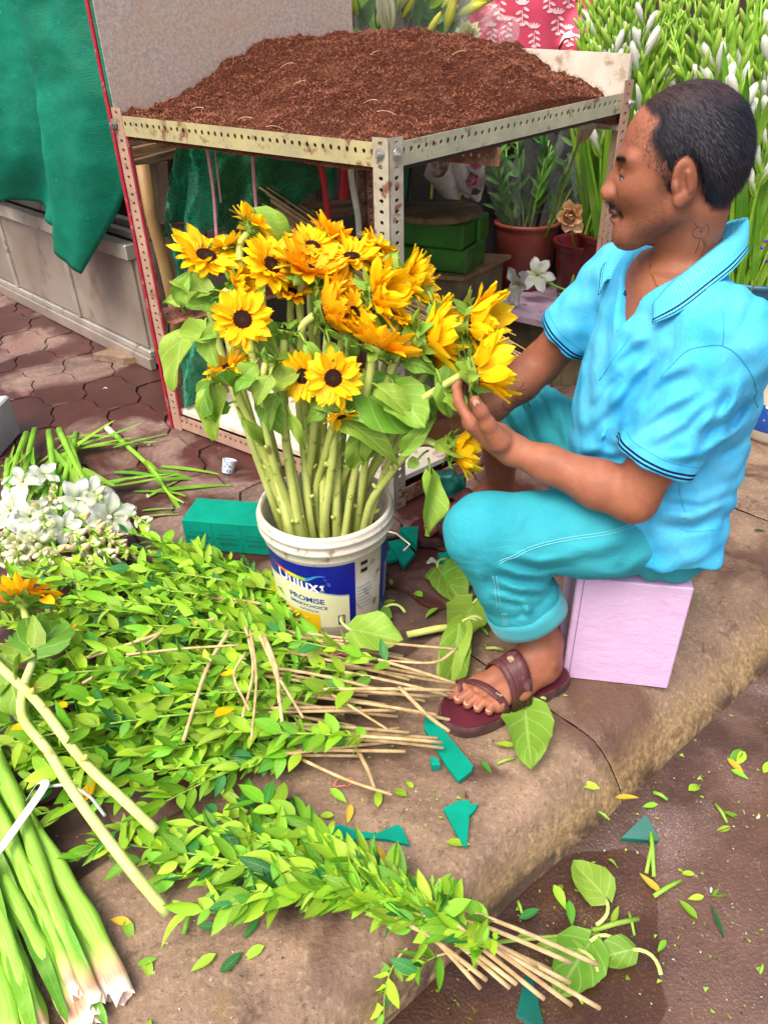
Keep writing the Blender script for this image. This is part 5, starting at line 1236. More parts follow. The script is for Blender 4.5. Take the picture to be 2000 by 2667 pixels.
# ---------------------------------------------------------------- sandals
sand_m = pm('maroon_sandal_leather', srgb(92,46,48), srgb(70,34,38), 30, .5, c3=srgb(120,84,78), s3=40, lo3=.56, hi3=.7, bump=.35, bscale=120)
sole_m = pm('maroon_sole', srgb(86,26,40), srgb(64,20,30), 16, .45, bump=.15); under_m = pm('sandal_rand', srgb(96,66,62), srgb(66,44,42), 40, .7, bump=.3)
def sandal(q, side, nm):
    out_ = [(-.018,.0), (-.012,.024), (.012,.037), (.06,.040), (.11,.043), (.16,.052), (.20,.052), (.235,.044), (.255,.024), (.262,0), (.252,-.026), (.225,-.046), (.19,-.054), (.15,-.050), (.10,-.040), (.05,-.036), (.012,-.034), (-.012,-.022)]
    c = cat([V((x,y,0)) for x, y in out_]+[V((-.018,0,0))], 3)[:-1]
    def at_(s_, z): return [q(.12+(p.x-.12)*s_, p.y*s_, z-SOLE) for p in c]
    n = len(c); m = MB(); rings = [at_(.97,.001), at_(1.,.006), at_(1.,.020), at_(.985,.026)]
    m.add([p for r_ in rings for p in r_], [tuple(range(n-1,-1,-1))] + [(a*n+i, a*n+(i+1) % n, (a+1)*n+(i+1) % n, (a+1)*n+i) for a in range(3) for i in range(n)] + [tuple(3*n+i for i in range(n))]); so_ = recalc(m.build(nm, under_m, man))
    m = MB(); m.add([*at_(.965,.0262), *at_(.955,.0285)], [(i, (i+1) % n, n+(i+1) % n, n+i) for i in range(n)] + [tuple(n+i for i in range(n))]); recalc(m.build('footbed', sole_m, so_))
    def strap_(p0, p1, w0, w1, rise, name='strap', mat=sand_m):
        """band from sole edge p0 to p1 over the foot surface"""
        L_ = []; x0, y0 = p0; x1, y1 = p1
        for i in range(21):
            u = i/20; row = []; arc = math.sqrt(max(0., 1-(2*u-1)**2))
            for k in range(5):
                v_ = (k/4-.5)*(w0+(w1-w0)*u); row.append(q(x0+(x1-x0)*u + v_, (y0+(y1-y0)*u), -.004 + (rise - v_*.42*(rise > .05))*arc**.9))
            L_.append(row)
        m = MB(); m.grid(L_); o = m.build(name, mat, so_, True); md = o.modifiers.new('t', 'SOLIDIFY'); md.thickness = .0028; md.offset = 1; return o
    strap_((.118,.046), (.120,-.044), .044, .044, .079); strap_((.106,.0465), (.108,-.0445), .010, .010, .0825); strap_((.134,.047), (.135,-.0455), .009, .009, .0735)
    strap_((.196,.046*side), (.152,-.050*side), .015, .015, .045); strap_((.190,.053*side), (.206,.014*side), .020, .016, .034)
    return so_
so1 = sandal(qN, -1, 'sandal'); so2 = sandal(qF, 1, 'sandal')
# stamped square and letters on the near sandal straps
r_ = skin_bvh.ray_cast(qN(.118,-.002,.075), V((0,0,-1)))
if r_[0] is not None:
    m = MB(); nn = (r_[1]+V((0,-.2,.3))).normalized(); m.box((0,0,.0115), (.013,.013,.0016), Matrix.Translation(r_[0]) @ frame(qN(1,0,0)-qN(0,0,0), nn)); m.build('badge', pm('sandal_badge', srgb(190,160,130), srgb(110,90,84), 300, .5), so1)
    r2 = skin_bvh.ray_cast(qN(.163,.022,.075), V((0,0,-1)))
    if r2[0] is not None:
        vs_, fs_ = text_mesh('BLUE STAR', .008, None); m = MB(); dirn = qN(.150,.050,0)-qN(.200,-.030,0); m.add(vs_, fs_, Matrix.Translation(r2[0]+r2[1]*.0095) @ frame(dirn, r2[1])); m.build('lettering', pm('pale_print', srgb(190,170,140)), so1)
# ================================================================ lilac block seat
m = MB(); cB = [V((.384,1.160,0)), V((.604,1.118,0)), V((.648,1.345,0)), V((.428,1.387,0))]; cc_ = sum(cB, V())/4
fr = Matrix.Translation(cc_+Z*.14) @ frame(cB[1]-cB[0])
def m_block():
    t = NT('lilac_painted_wood'); co = t.coord('Object'); n = t.noise(t.coord('Object', (1,1,2)), 12, 6, .7); c = t.mix(t.ramp(n, .3, .7), srgb(206,172,208), srgb(214,182,214))
    c = t.mix(t.ramp(t.noise(co, 34, 5, .7), .68, .73, 0, .8), c, srgb(120,80,110)); c = t.mix(t.ramp(t.noise(t.coord('Object', (1,1,2)), 50, 4, .7), .62, .7, 0, .3), c, srgb(236,218,232))
    vs_ = t.new('ShaderNodeSeparateXYZ'); t.l(co, vs_.inputs[0]); seamx = t.math('COMPARE', vs_.outputs[0], -.098, .0012)
    c = t.mix(t.math('MULTIPLY', seamx, .8), c, srgb(128,84,130)); c = t.mix(t.ramp(t.noise(co, 9, 6, .7), .6, .7, 0, .35), c, srgb(160,124,150))
    t.base(c); t.set(.6, .35, normal=t.bump(n, .5, .006, t.bump(t.noise(co, 34, 5, .7), .4, .006))); return t.m
m.box((0,0,0), ((cB[1]-cB[0]).length, (cB[2]-cB[1]).length, .28), bev=.003); me = m.mesh('block_seat', m_block()); recalc_me(me)
blk = inst('block_seat', me, None, fr); tag(blk, 'lilac painted wooden block the man sits on', 'stool')
# ================================================================ BEHIND THE TABLE
rb = random.Random(21)
backdrop_m = pm('backdrop_dark_brown', srgb(70,52,46), srgb(52,40,36), 4, .8, co='World', c3=srgb(64,40,42), s3=2)
m = MB(); m.box((1.2, 4.35, 1.3), (6.5, .08, 2.6)); tag(m.build('dark_backdrop', backdrop_m), 'dark backdrop added behind the gladioli and the woman', 'wall')  # added backdrop, gives the gaps between the flowers a dark background
m = MB(); m.box((.60, 3.27, .46), (1.0, .03, .92)); tag(m.build('shade_screen', shade_m), 'dark screen added behind the wrapped roses and brown buckets', 'board')  # added screen, keeps the gap behind the buckets dark and hides the kurta
# lilac shelf on a stone block
SZ = .262
s0, s1 = A(1243, 800, SZ), A(1505, 858, SZ); sdv = (s1-s0).normalized(); snv = V((-sdv.y, sdv.x, 0))
m = MB(); m.ngon([s0, s1+sdv*.35, s1+sdv*.35+snv*.42, s0+snv*.42][::-1], -Z*.022); shelf_o = tag(recalc(m.build('shelf_board', pm('lilac_shelf_paint', srgb(206,178,196), srgb(186,158,176), 12, .6, c3=srgb(150,120,120), s3=24, lo3=.58, hi3=.68, bump=.25, co='World'))), 'pinkish lilac shelf board carrying the brown flower buckets', 'shelf')
m = MB(); m.box((0,0,0), (.34,.3,SZ-.024), Matrix.Translation(s0+sdv*.2+snv*.2-Z*(SZ/2+.012)) @ frame(sdv)); stone_m = pm('mossy_block', srgb(110,96,66), srgb(74,64,46), 9, .85, c3=srgb(56,58,36), s3=5, bump=.6, bscale=30, co='World'); tag(recalc(m.build('stone_block', stone_m)), 'dark mossy block under the lilac shelf board', 'block')
# floral foam stack on a plywood-topped block
fy = 2.60; fc = AY(1203, 708, fy); fu = V((-.95,.30,0)).normalized(); fv = V((.60,.80,0)).normalized()
ply_m = pm('plywood', srgb(124,98,64), srgb(92,70,46), 20, .7, co='World', bump=.3)
pz = fc.z - .006
def para(m, o, u, v, h): m.ngon([o+u*0, o+u, o+u+v, o+v], h)
m = MB(); o0 = V((fc.x, fc.y, pz-.014)) - fu*.03 - fv*.04; para(m, o0, fu*.40, fv*.34, Z*.014); tag(recalc(m.build('plywood_sheet', ply_m)), 'plywood sheet under the green floral foam stack', 'board')
m = MB(); o1 = o0 + fu*.02 + fv*.02; o1.z = 0; para(m, o1, fu*.36, fv*.30, Z*(pz-.0145)); tag(recalc(m.build('stone_block', stone_m)), 'mottled block under the plywood sheet and foam stack', 'block')
def m_foam(name, c1, c2): 
    t = NT(name); co = t.coord('World'); n = t.noise(co, 12, 5); c = t.mix(t.ramp(n, .35, .7), c1, c2); t.base(c); t.set(.3, .4, normal=t.bump(n, .4, .01)); return t.m
gf_m = m_foam('wrapped_green_foam', srgb(40,100,26), srgb(28,72,22))
bh = .083
def brick_(o, u, v, h, mat, lab, grp):
    m = MB(); d = u.length, v.length; c = o+(u+v)/2+Z*h/2; m.box((0,0,0), (d[0], d[1], h), bev=.006); me = m.mesh('foam_brick', mat); recalc_me(me); uu = u.normalized(); vv = v.normalized()
    B_ = Matrix(((uu.x, vv.x, 0, c.x), (uu.y, vv.y, 0, c.y), (0, 0, 1, c.z), (0,0,0,1))); return tag(inst('foam_brick', me, None, B_), lab, 'foam', grp)
brick_(V((fc.x,fc.y,pz)), fu*.165, fv*.20, bh, gf_m, 'green wrapped foam brick at the bottom right of the stack', 'green floral foam bricks')
brick_(V((fc.x,fc.y,pz))+fu*.168, fu*.165, fv*.20, bh, gf_m, 'green wrapped foam brick at the bottom left of the stack', 'green floral foam bricks')
brick_(V((fc.x,fc.y,pz+bh+.001))+fu*.004, fu*.30, fv*.12, bh, gf_m, 'long green foam brick directly under the round wooden lid', 'green floral foam bricks')
brick_(V((fc.x,fc.y,pz+bh+.001))+fv*.125+fu*.01, fu*.30, fv*.10, bh, gf_m, 'green foam brick behind the top brick of the stack', 'green floral foam bricks')
m = MB(); lc = V((fc.x,fc.y,0)) + fu*.15 + fv*.10; lz = pz+2*bh+.002; m.lathe([(.001,lz), (.150,lz), (.158,lz+.006), (.158,lz+.020), (.150,lz+.026), (.001,lz+.028)], (lc.x, lc.y, 0), 40)
tag(m.build('round_lid', pm('weathered_round_wood', srgb(112,92,58), srgb(80,64,42), 8, .8, c3=srgb(60,52,36), s3=12, stretch=(1,4,1), bump=.4), smooth=False), 'round weathered wooden lid on top of the green foam stack', 'lid')
# brown buckets
brown_m = pm('brown_plastic', srgb(132,62,48), srgb(112,50,40), 6, .42, bump=.08, bscale=50, co='World', c3=srgb(150,84,66), s3=5, lo3=.5, hi3=.75); maroon_m = pm('maroon_plastic', srgb(104,24,26), srgb(84,18,22), 6, .4, co='World')
def bucket(name, c, r0, r1, h, mat, lab, rim=.008):
    root = thing(name, c, lab, 'bucket'); m = MB(); m.lathe([(.001,0), (r0*.97,0), (r0,.006), (r0*1.0+.001,h*.07), (r0*1.02+.003,h*.075), (r1-.002,h-.03), (r1,h-.02), (r1+rim,h-.012), (r1+rim,h), (r1-.001,h+.001), (r1-.006,h-.012), (r0-.004,h*.5), (.001,h*.5)], c, 44); m.build('body', mat, root, True); return root
b1c = A(1363, 747, SZ)+V((0,.03,0)); b1t = AY(1360, 574, b1c.y); b1h = b1t.z - SZ
bucket('flower_bucket', b1c, .105, .128, b1h, brown_m, 'brown plastic bucket of wrapped leafy stems on the lilac shelf')
b2c = V((AY(1525, 700, 3.0).x, 3.0, SZ)); b2t = AY(1525, 625, 3.0); bucket('flower_bucket', b2c, .10, .13, max(.2, b2t.z-SZ), maroon_m, 'dark maroon bucket of wrapped roses next to the table post')
m = MB(); m.box((0,0,0), (.5,.4,SZ), Matrix.Translation((b2c.x+.1, b2c.y+.1, SZ/2)) @ frame(sdv)); tag(m.build('stone_block', stone_m), 'block carrying the maroon bucket in the shade', 'block')
# leafy wrapped sprays
def spray(base, tip, lab, grp, n=46, wrap=None, ll=.075, rr=rb, mesh=DBL, seed=1, spread=.05):
    root = thing('wrapped_bouquet', base, lab, 'bouquet', grp); base, tip = V(base), V(tip)
    for s_ in range(4):
        b0 = base + V((rr.gauss(0,.012), rr.gauss(0,.012), 0)); t0_ = tip + V((rr.gauss(0,spread), rr.gauss(0,spread), rr.gauss(0,.03))); m = MB(); pth = bez(b0, (b0+t0_)/2, t0_, 6); m.tube(pth, .003, 5); m.build('stem', greentwig_m, root, True); ax = (t0_-b0).normalized()
        for k in range(n//4):
            u = rr.uniform(.22,1); p = b0+(t0_-b0)*u; d = rand_tilt(ax*1.2, rr, .55); l = ll*rr.uniform(.7,1.3); inst('leaf', mesh[rr.randrange(len(mesh))], root, Matrix.Translation(p) @ axes(d, V((rr.gauss(0,.6),-1,.4))) @ Matrix.Diagonal((l,l*1.2,l,1)))
    if wrap: sleeve_wrap(root, base + (tip-base)*.12, base+(tip-base)*wrap[2], wrap[0], wrap[1], seed)
    return root
bt = Z*(b1h*.55)
spray(b1c+V((-.05,0,0))+bt, AY(1300, 395, b1c.y), 'dense dark green leafy sprig bunch in the brown bucket', 'wrapped bouquets in the buckets', 100, (.03,.075,.95), .085, seed=2)
spray(b1c+V((.0,.02,0))+bt, AY(1400, 360, b1c.y+.05), 'tall green bouquet in clear film in the brown bucket', 'wrapped bouquets in the buckets', 60, (.03,.09,1.02), .09, seed=3)
spray(b1c+V((.06,.0,0))+bt, AY(1530, 330, b1c.y), 'bouquet in clear film leaning right out of the brown bucket', 'wrapped bouquets in the buckets', 60, (.03,.10,1.0), .10, seed=4)
spray(b2c+V((.03,0,0))+Z*.1, AY(1560, 400, 3.0), 'dark foliage bouquet in clear film in the maroon bucket', 'wrapped bouquets in the buckets', 44, (.03,.10,1.0), seed=6)
# pink paper behind sprigs
def blob_rose(root, c, r, mat, rr, name='rose', n=14):
    for k in range(n):
        a = k*2.4; u = k/n; rad = V((math.cos(a), math.sin(a), 0)); d = (rad*(.25+.7*u) + V((0,-.2,1.0-.6*u))).normalized(); inst('petal', mat[rr.randrange(len(mat))], root, Matrix.Translation(c + rad*r*.25*u) @ axes(d, -rad) @ Matrix.Diagonal((r*(.8+.4*u), r*(1.0+.5*u), r, 1)))
ROSE = {}
for nm, cc in (('pink_rose', (srgb(232,170,176), srgb(206,120,132))), ('blush_rose', (srgb(226,196,178), srgb(196,150,136))), ('peach_rose', (srgb(236,206,160), srgb(226,160,100))), ('magenta_rose', (srgb(236,60,150), srgb(210,40,120)))):
    mm = m_petal(nm, *cc); ROSE[nm] = [leaf_me('petal', 1, .9, mm, 4, 4, curl=-.35, fold=.3, wave=.04, a=.8, b=.4, seed=k, base0=.5) for k in range(2)]
net_m = pm('white_foam_net', srgb(226,222,210), srgb(202,198,184), 40, .6, bump=.4, bscale=60, tl=.15)
for (x0, y0, x1, y1, r_, nm, lab) in [(1180,512,1148,450,.055,'blush_rose','white wrapped blush rose lying behind the round lid'), (1240,508,1232,480,.05,'pink_rose','pink rose in white wrap next to the brown bucket'), (1215,500,1190,415,.05,'blush_rose','tall white paper cone behind the wrapped blush rose'), (1250,470,1240,430,.035,'magenta_rose','magenta rose in pale wrap above the pink rose')]:
    b0, t0_ = AY(x0, y0, 2.92), AY(x1, y1, 2.88); t0_ = t0_ + (t0_-b0)*.1; root = thing('wrapped_rose', b0, lab, 'rose', 'wrapped roses behind the foam stack'); ax = (t0_-b0).normalized(); B_ = frame(ax, (0,-1,0)); P = []
    for i in range(7):
        u = i/6; P.append([b0 + (t0_-b0)*(u*1.15) + B_.to_3x3() @ V((.012*math.sin(a*3), math.cos(a)*r_*(.5+.55*u), math.sin(a)*r_*(.5+.55*u))) for a in [2*math.pi*k/16 for k in range(17)]])
    m = MB(); m.grid(P); m.build('wrapping', net_m, root, True); c = b0+(t0_-b0)*.85
    for k in range(12):
        a = k*2.4; u = k/12; rad = B_.to_3x3() @ V((0, math.cos(a), math.sin(a))); d = (ax*(1.1-.5*u)+rad*(.2+.6*u)).normalized(); l = r_*.8; inst('petal', ROSE[nm][k % 2], root, Matrix.Translation(c+rad*r_*.3*u) @ axes(d, -rad) @ Matrix.Diagonal((l,l*1.1,l,1)))
# peach rose in the maroon bucket
pr = AY(1487, 568, 2.86); root = thing('wrapped_rose', pr, 'peach rose leaning out of the maroon bucket', 'rose')
for k in range(20):
    a = k*2.4; u = k/20; rad = V((math.cos(a), 0, math.sin(a))); d = (V((-.15,-1.0+.75*u,.1))+rad*(.15+.9*u)).normalized(); l = .045*(.7+.5*u); inst('petal', ROSE['peach_rose'][k % 2], root, Matrix.Translation(pr+rad*.02*u+V((0,.02,0))) @ axes(d, -rad) @ Matrix.Diagonal((l,l,l,1)))
m = MB(); m.tube(bez(pr+V((0,.03,0)), pr+V((.03,.08,-.1)), b2c+V((-.02,0,.12)), 6), .004, 6); m.build('stem', greentwig_m, root, True)
# closed pink lily bud above the buckets
lb = AY(1505, 375, 2.62); lt = AY(1545, 300, 2.60); root = thing('lily_bud', lb, 'closed pink lily bud standing above the brown bucket', 'flower')
pinkp = m_petal('pink_lily_petal', srgb(222,186,186), srgb(186,190,120)); LP_ = leaf_me('petal', 1, .42, pinkp, 6, 4, curl=-.15, fold=.35, a=.8, b=.7, base0=.3); ax = (lt-lb).normalized(); B_ = frame(ax, (0,-1,0))
for k in range(6):
    a = math.pi/3*k; rad = B_.to_3x3() @ V((0, math.cos(a), math.sin(a))); inst('petal', LP_, root, Matrix.Translation(lb+rad*.006) @ axes((ax+rad*.16).normalized(), -rad) @ Matrix.Diagonal((.11,.11,.11,1)))
m = MB(); m.tube(bez(lb, lb+V((-.03,.02,-.15)), b1c+V((.07,0,b1h*.6)), 8), .0045, 6); m.build('stem', greentwig_m, root, True)
# gladiolus lying on the shelf
gl0 = A(1600, 800, SZ+.02); gl1 = A(1405, 728, SZ+.085)
root = gladiolus(gl0, gl1, 'white gladiolus lying on the lilac shelf in front of the bucket', None, rb, 4, 0, .006, .05, 2, V((0,-.5,.8)))
glad_flower(root, A(1350, 742, SZ+.085), V((-.8,-.5,.2)), .075, rb); glad_flower(root, A(1398, 718, SZ+.10), V((-.3,-.7,.5)), .07, rb)
# blue glass jar in the dark below
m = MB(); jc = A(1420, 905, 0); m.lathe([(.001,.001), (.07,.001), (.08,.02), (.08,.13), (.06,.16), (.045,.17), (.05,.18), (.05,.20), (.046,.20), (.042,.17), (.001,.16)], (jc.x, jc.y+.1, 0), 28); tag(m.build('glass_jar', pm('blue_jar', srgb(26,52,110), srgb(14,28,66), 10, .12), smooth=True), 'dark blue round jar under the lilac shelf', 'jar')
m = MB(); tpa = AY(1052, 470, 2.9); m.box((0,0,0), (.05,.02,.4), Matrix.Translation(tpa)); tag(m.build('teal_tub', pm('teal_plastic', srgb(0,120,96), srgb(0,96,78), 8, .5)), 'sliver of a teal plastic tub behind the front post', 'tub')
m = MB(); m.tube([AY(1055, 600, 2.7), AY(1062, 520, 2.75), AY(1070, 440, 2.8), AY(1110, 400, 2.9)], [.008,.007,.006,.004], 6); tag(m.build('dry_branch', dwood_m, smooth=True), 'bare brown branch leaning behind the front table post', 'branch')
# ---- lily bouquets behind the coir
lilyw = m_petal('white_lily_petal', srgb(240,232,222), srgb(206,214,150)); LW = leaf_me('petal', 1, .34, lilyw, 7, 4, curl=-.1, fold=.3, a=.75, b=.75, base0=.35); BL_ = [leaf_me('leaf', 1, .26, darkblade_m, 8, 4, curl=c, fold=.15, a=.7, b=.8, seed=k) for k, c in enumerate([.1,.3,-.1])]
GL_ = [leaf_me('leaf', 1, .24, blade_m, 8, 4, curl=c, fold=.15, a=.7, b=.8, seed=k) for k, c in enumerate([.1,.3,-.1])]
yb_m = m_bud('yellow_lily_bud', srgb(176,196,70), srgb(228,214,80), .1, .8); YB = bud_me('bud', yb_m, 1, .14)
def lily(x, y, Y, lab, seed, flowers, buds, lean=0.):
    rr = random.Random(seed); b0 = V((AY(x, y, Y).x, Y, .25)); tp = AY(x+lean, y-150, Y); root = thing('lily_bouquet', b0, lab, 'bouquet', 'lily bouquets behind the coir'); 
    m = MB(); m.tube([b0, (b0+tp)/2, tp], .006, 6); m.build('stem', greentwig_m, root, True)
    for (px, py, a, l) in flowers:
        c = AY(px, py, Y-.06); ax = V((math.sin(a), -.35, math.cos(a))).normalized(); B_ = frame(ax, (0,-1,0))
        for k in range(6):
            q = math.pi/3*k; rad = B_.to_3x3() @ V((0, math.cos(q), math.sin(q))); inst('petal', LW, root, Matrix.Translation(c) @ axes((ax+rad*.2).normalized(), -rad) @ Matrix.Diagonal((l,l,l,1)))
    for (px, py, a, l) in buds:
        d = V((math.sin(a), -.2, math.cos(a))); inst('bud', YB, root, Matrix.Translation(AY(px, py, Y-.05)) @ d.to_track_quat('Z','Y').to_matrix().to_4x4() @ Matrix.Diagonal((l,l,l,1)))
    for k in range(34):
        p = AY(x+rr.gauss(0,34), y+rr.uniform(-150,60), Y+rr.uniform(-.03,.06)); d = rand_tilt(V((.25,0,1)), rr, .45); l = rr.uniform(.10,.2); inst('leaf', (BL_ if rr.random() < .55 else GL_)[rr.randrange(3)], root, Matrix.Translation(p) @ axes(d, V((rr.gauss(0,.5),-1,.2))) @ Matrix.Diagonal((l,l,l,1)))
    sleeve_wrap(root, AY(x, y+90, Y), AY(x+lean, y-170, Y), .07, .13, seed); return root
lily(985, 60, 3.18, 'white lily bouquet in clear film beside the steel sheet', 5, [(1012,88,-.12,.20), (1040,20,.3,.16)], [(930,40,-.35,.13), (985,70,.1,.07), (1050,45,.5,.1)], 20)
lily(1110, 70, 3.22, 'yellow lily bud bouquet in clear film behind the coir heap', 6, [], [(1160,85,.25,.13), (1190,40,1.2,.12), (1215,20,1.2,.14), (1150,20,.9,.1), (1110,95,.6,.09)], 60)
rr = random.Random(8); cf = AY(1215, 92, 3.15); root = thing('cream_bloom', cf, 'cream ruffled bloom wrapped in crinkled clear film', 'flower')
CRM = [leaf_me('petal', 1, .5, creamp_m, 4, 4, curl=-.2, fold=.2, wave=.06, a=.8, b=.5, seed=k) for k in range(2)]
for k in range(50):
    d = V((rr.gauss(0,1), rr.gauss(-.6,.8), rr.gauss(.5,.8))).normalized(); l = rr.uniform(.035,.055); inst('petal', CRM[k % 2], root, Matrix.Translation(cf) @ axes(d, V((0,-1,1))) @ Matrix.Diagonal((l,l,l,1)))
m = MB(); m.tube([cf+V((0,.01,-.01)), cf+V((0,.06,-.4)), V((cf.x, cf.y+.1, .2))], .006, 6); m.build('stem', greentwig_m, root, True)
sleeve_wrap(root, cf+V((-.06,.05,-.14)), cf+V((.09,-.02,.08)), .04, .12, 11)
# ---- gladioli standing behind the man, each spike on its own
rr = random.Random(17); G1 = V((.93, 2.92, .30)); G2 = V((1.33, 2.62, .22))
spots = []
for k in range(38): spots.append((G1, AY(rr.uniform(1500, 1800), rr.uniform(-190, 60), rr.uniform(2.72, 3.05)), 'back'))
for k in range(46): spots.append((G2, AY(rr.uniform(1740, 2180), rr.uniform(-200, 160), rr.uniform(2.45, 2.95)), 'front'))
for k, (b0, tp, w_) in enumerate(spots):
    bb = b0 + V((rr.gauss(0,.045), rr.gauss(0,.04), 0))
    gladiolus(bb, tp, 'white budded gladiolus spike in the tall bunch by the table post' if w_ == 'back' else 'white budded gladiolus spike in the big bunch behind the seated man', 'gladioli bunched by the table post' if w_ == 'back' else 'gladioli bunched behind the seated man', rr, rr.randint(11, 15), rr.randint(2, 5), .006, .085, 3)
bucket('flower_bucket', V((G1.x, G1.y, .12)), .13, .16, .42, maroon_m, 'dark red bucket holding the gladioli by the table post')
bucket('flower_bucket', V((G2.x, G2.y, .0)), .15, .18, .46, pm('teal_blue_tub', srgb(44,96,122), srgb(34,74,98), 8, .4), 'blue plastic tub holding the gladioli behind the man')
m = MB(); m.box((G1.x, G1.y, .06), (.5,.4,.118)); tag(m.build('stone_block', stone_m), 'low block under the red gladiolus bucket', 'block')
# purple statice at the right edge
pu = AY(1985, 650, 2.2); root = thing('statice_bunch', V((pu.x, pu.y, pu.z-.1)), 'small purple statice sprig beside the blue tub', 'flower'); PUR = bud_me('bud', pm('purple_floret', srgb(110,30,170), srgb(80,20,140), 20, .5), 1, .5, 6)
for k in range(26):
    d = V((rr.gauss(0.03,.02), rr.gauss(0,.03), rr.gauss(0,.045))); inst('bud', PUR, root, Matrix.Translation(pu+d+V((.02,0,0))) @ Euler((rr.uniform(0,3),rr.uniform(0,3),0)).to_matrix().to_4x4() @ Matrix.Diagonal((.012,.012,.012,1)))
m = MB(); m.tube([pu-V((-.02,0,.0)), pu-V((-.05,-.12,.2)), V((G2.x-.1, G2.y-.05, .4))], .003, 5); m.build('stem', greentwig_m, root, True)
# patterned pot at the right edge
pp = A(2005, 1150); t = NT('blue_patterned_ceramic'); g = t.coord('Object'); vo = t.new('ShaderNodeTexVoronoi'); t.l(g, vo.inputs['Vector']); vo.inputs['Scale'].default_value = 38; sx = t.new('ShaderNodeSeparateXYZ'); t.l(g, sx.inputs[0])
c = t.mix(t.ramp(vo.outputs[0], .2, .3), srgb(225,225,220), srgb(24,84,170)); c = t.mix(t.math('LESS_THAN', sx.outputs[2], .05), c, srgb(206,196,176)); c = t.mix(t.math('GREATER_THAN', sx.outputs[2], .15), c, srgb(200,190,170)); t.base(c); t.set(.3)
m = MB(); m.lathe([(.001,0), (.085,0), (.10,.02), (.115,.10), (.12,.18), (.11,.23), (.115,.24), (.105,.24), (.10,.2), (.001,.2)], (pp.x+.02, pp.y+.05, 0), 32); tag(m.build('patterned_pot', t.m, smooth=True), 'white pot with blue pattern standing behind the man', 'pot')
# ---- woman in a pink kurta, seen from the waist up between the bouquets and the gladioli
PX, PYY = AY(1372, 60, 3.45).x, 3.45
wom = thing('person', (PX, PYY, .15), 'person in a pink kurta with white flower print standing behind the coir', 'person')
B2 = SDF(); zz = .15
for s_ in (-1, 1): B2.chain([V((PX+s_*.09,PYY,.95)), V((PX+s_*.085,PYY-.01,.55)), V((PX+s_*.085,PYY+.01,.24))], [.085,.06,.045], .03); B2.chain([V((PX+s_*.085,PYY+.03,.19)), V((PX+s_*.09,PYY-.13,.175))], [.035,.025], .02)
B2.loft([.95,1.1,1.25,1.42,1.5], [PX]*5, [PYY]*5, [.16,.145,.16,.175,.09], [.10,.10,.11,.10,.07], k=.03); B2.cone((PX,PYY,1.5), (PX,PYY-.01,1.6), .05, .048, .03)
B2.ell((PX,PYY-.02,1.70), (.075,.092,.11), None, .02); B2.ell((PX,PYY-.04,1.66), (.055,.075,.07), None, .03); B2.cone((PX,PYY-.112,1.70), (PX,PYY-.122,1.675), .008, .012, .01)
for y in (-1,1): B2.ell((PX+y*.078,PYY,1.69), (.01,.018,.03), None, .008)
sh1 = V((PX+.17,PYY,1.44)); el1 = V((PX+.215,PYY-.02,1.20)); wr1 = AY(1405, 122, PYY-.2); sh2 = V((PX-.17,PYY,1.44)); el2 = V((PX-.22,PYY+.04,1.17)); wr2 = V((PX-.20,PYY-.06,.95))
wr1 = V((PX+.13, PYY-.20, 1.07))
for a_s, a_e, a_w in ((sh1, el1, wr1), (sh2, el2, wr2)):
    B2.chain([a_s, a_e, a_w], [.046,.036,.024], .02); dd = (a_w-a_e).normalized(); sd2 = dd.cross(Z).normalized(); pl = a_w+dd*.07
    B2.cone(a_w, pl, .02, .018, .015)
    for k in range(4): q = pl+sd2*(.022-.015*k); B2.chain([q-dd*.02, q+dd*.03, q+dd*.05-Z*.014], [.009,.008,.0065], .004)
    B2.chain([a_w+dd*.01, a_w+dd*.03+sd2*.03, a_w+dd*.065+sd2*.038-Z*.01], [.014,.01,.008], .008)
vs, fs = B2.mesh((PX-.36, PYY-.36, .14), (PX+.36, PYY+.2, 1.84), .008)
z0 = np.zeros(len(vs)); np_object('body', vs, fs, skin_m, wom, attrs=dict(beard=z0, lips=z0, brow=z0, scalp=z0))
K = SDF(); K.loft([.50,.75,.95,1.1,1.25,1.42,1.51], [PX]*7, [PYY]*7, [.25,.22,.195,.175,.175,.185,.09], [.17,.15,.135,.125,.13,.12,.085], k=0)
K.chain([sh1, el1, el1+(wr1-el1)*.55], [.062,.062,.058], .03); K.chain([sh2, el2, el2+(wr2-el2)*.4], [.062,.060,.056], .03)
K.post = lambda P, d: d + .006*np.sin(P[:,0]*48+np.sin(P[:,2]*5)*1.5)*smn((1.3-P[:,2])/.3)
vs, fs = K.mesh((PX-.36, PYY-.36, .48), (PX+.36, PYY+.24, 1.56), .007)
t = NT('pink_kurta'); co = t.coord('World'); n = t.noise(co, 8, 4); base_c = t.mix(t.ramp(n, .3, .7), srgb(206,74,100), srgb(186,60,88)); t.base(base_c); t.set(.7, .25, normal=t.bump(t.noise(co, 200, 3), .2, .002), sheen=.2)
kur = np_object('kurta', vs, fs, t.m, wom); kb = BVHTree.FromPolygons([tuple(v) for v in vs.astype(float)], [tuple(f) for f in fs.tolist()])
pr_m = pm('white_print', srgb(232,206,206), srgb(222,186,190), 60, .7); rr = random.Random(2)
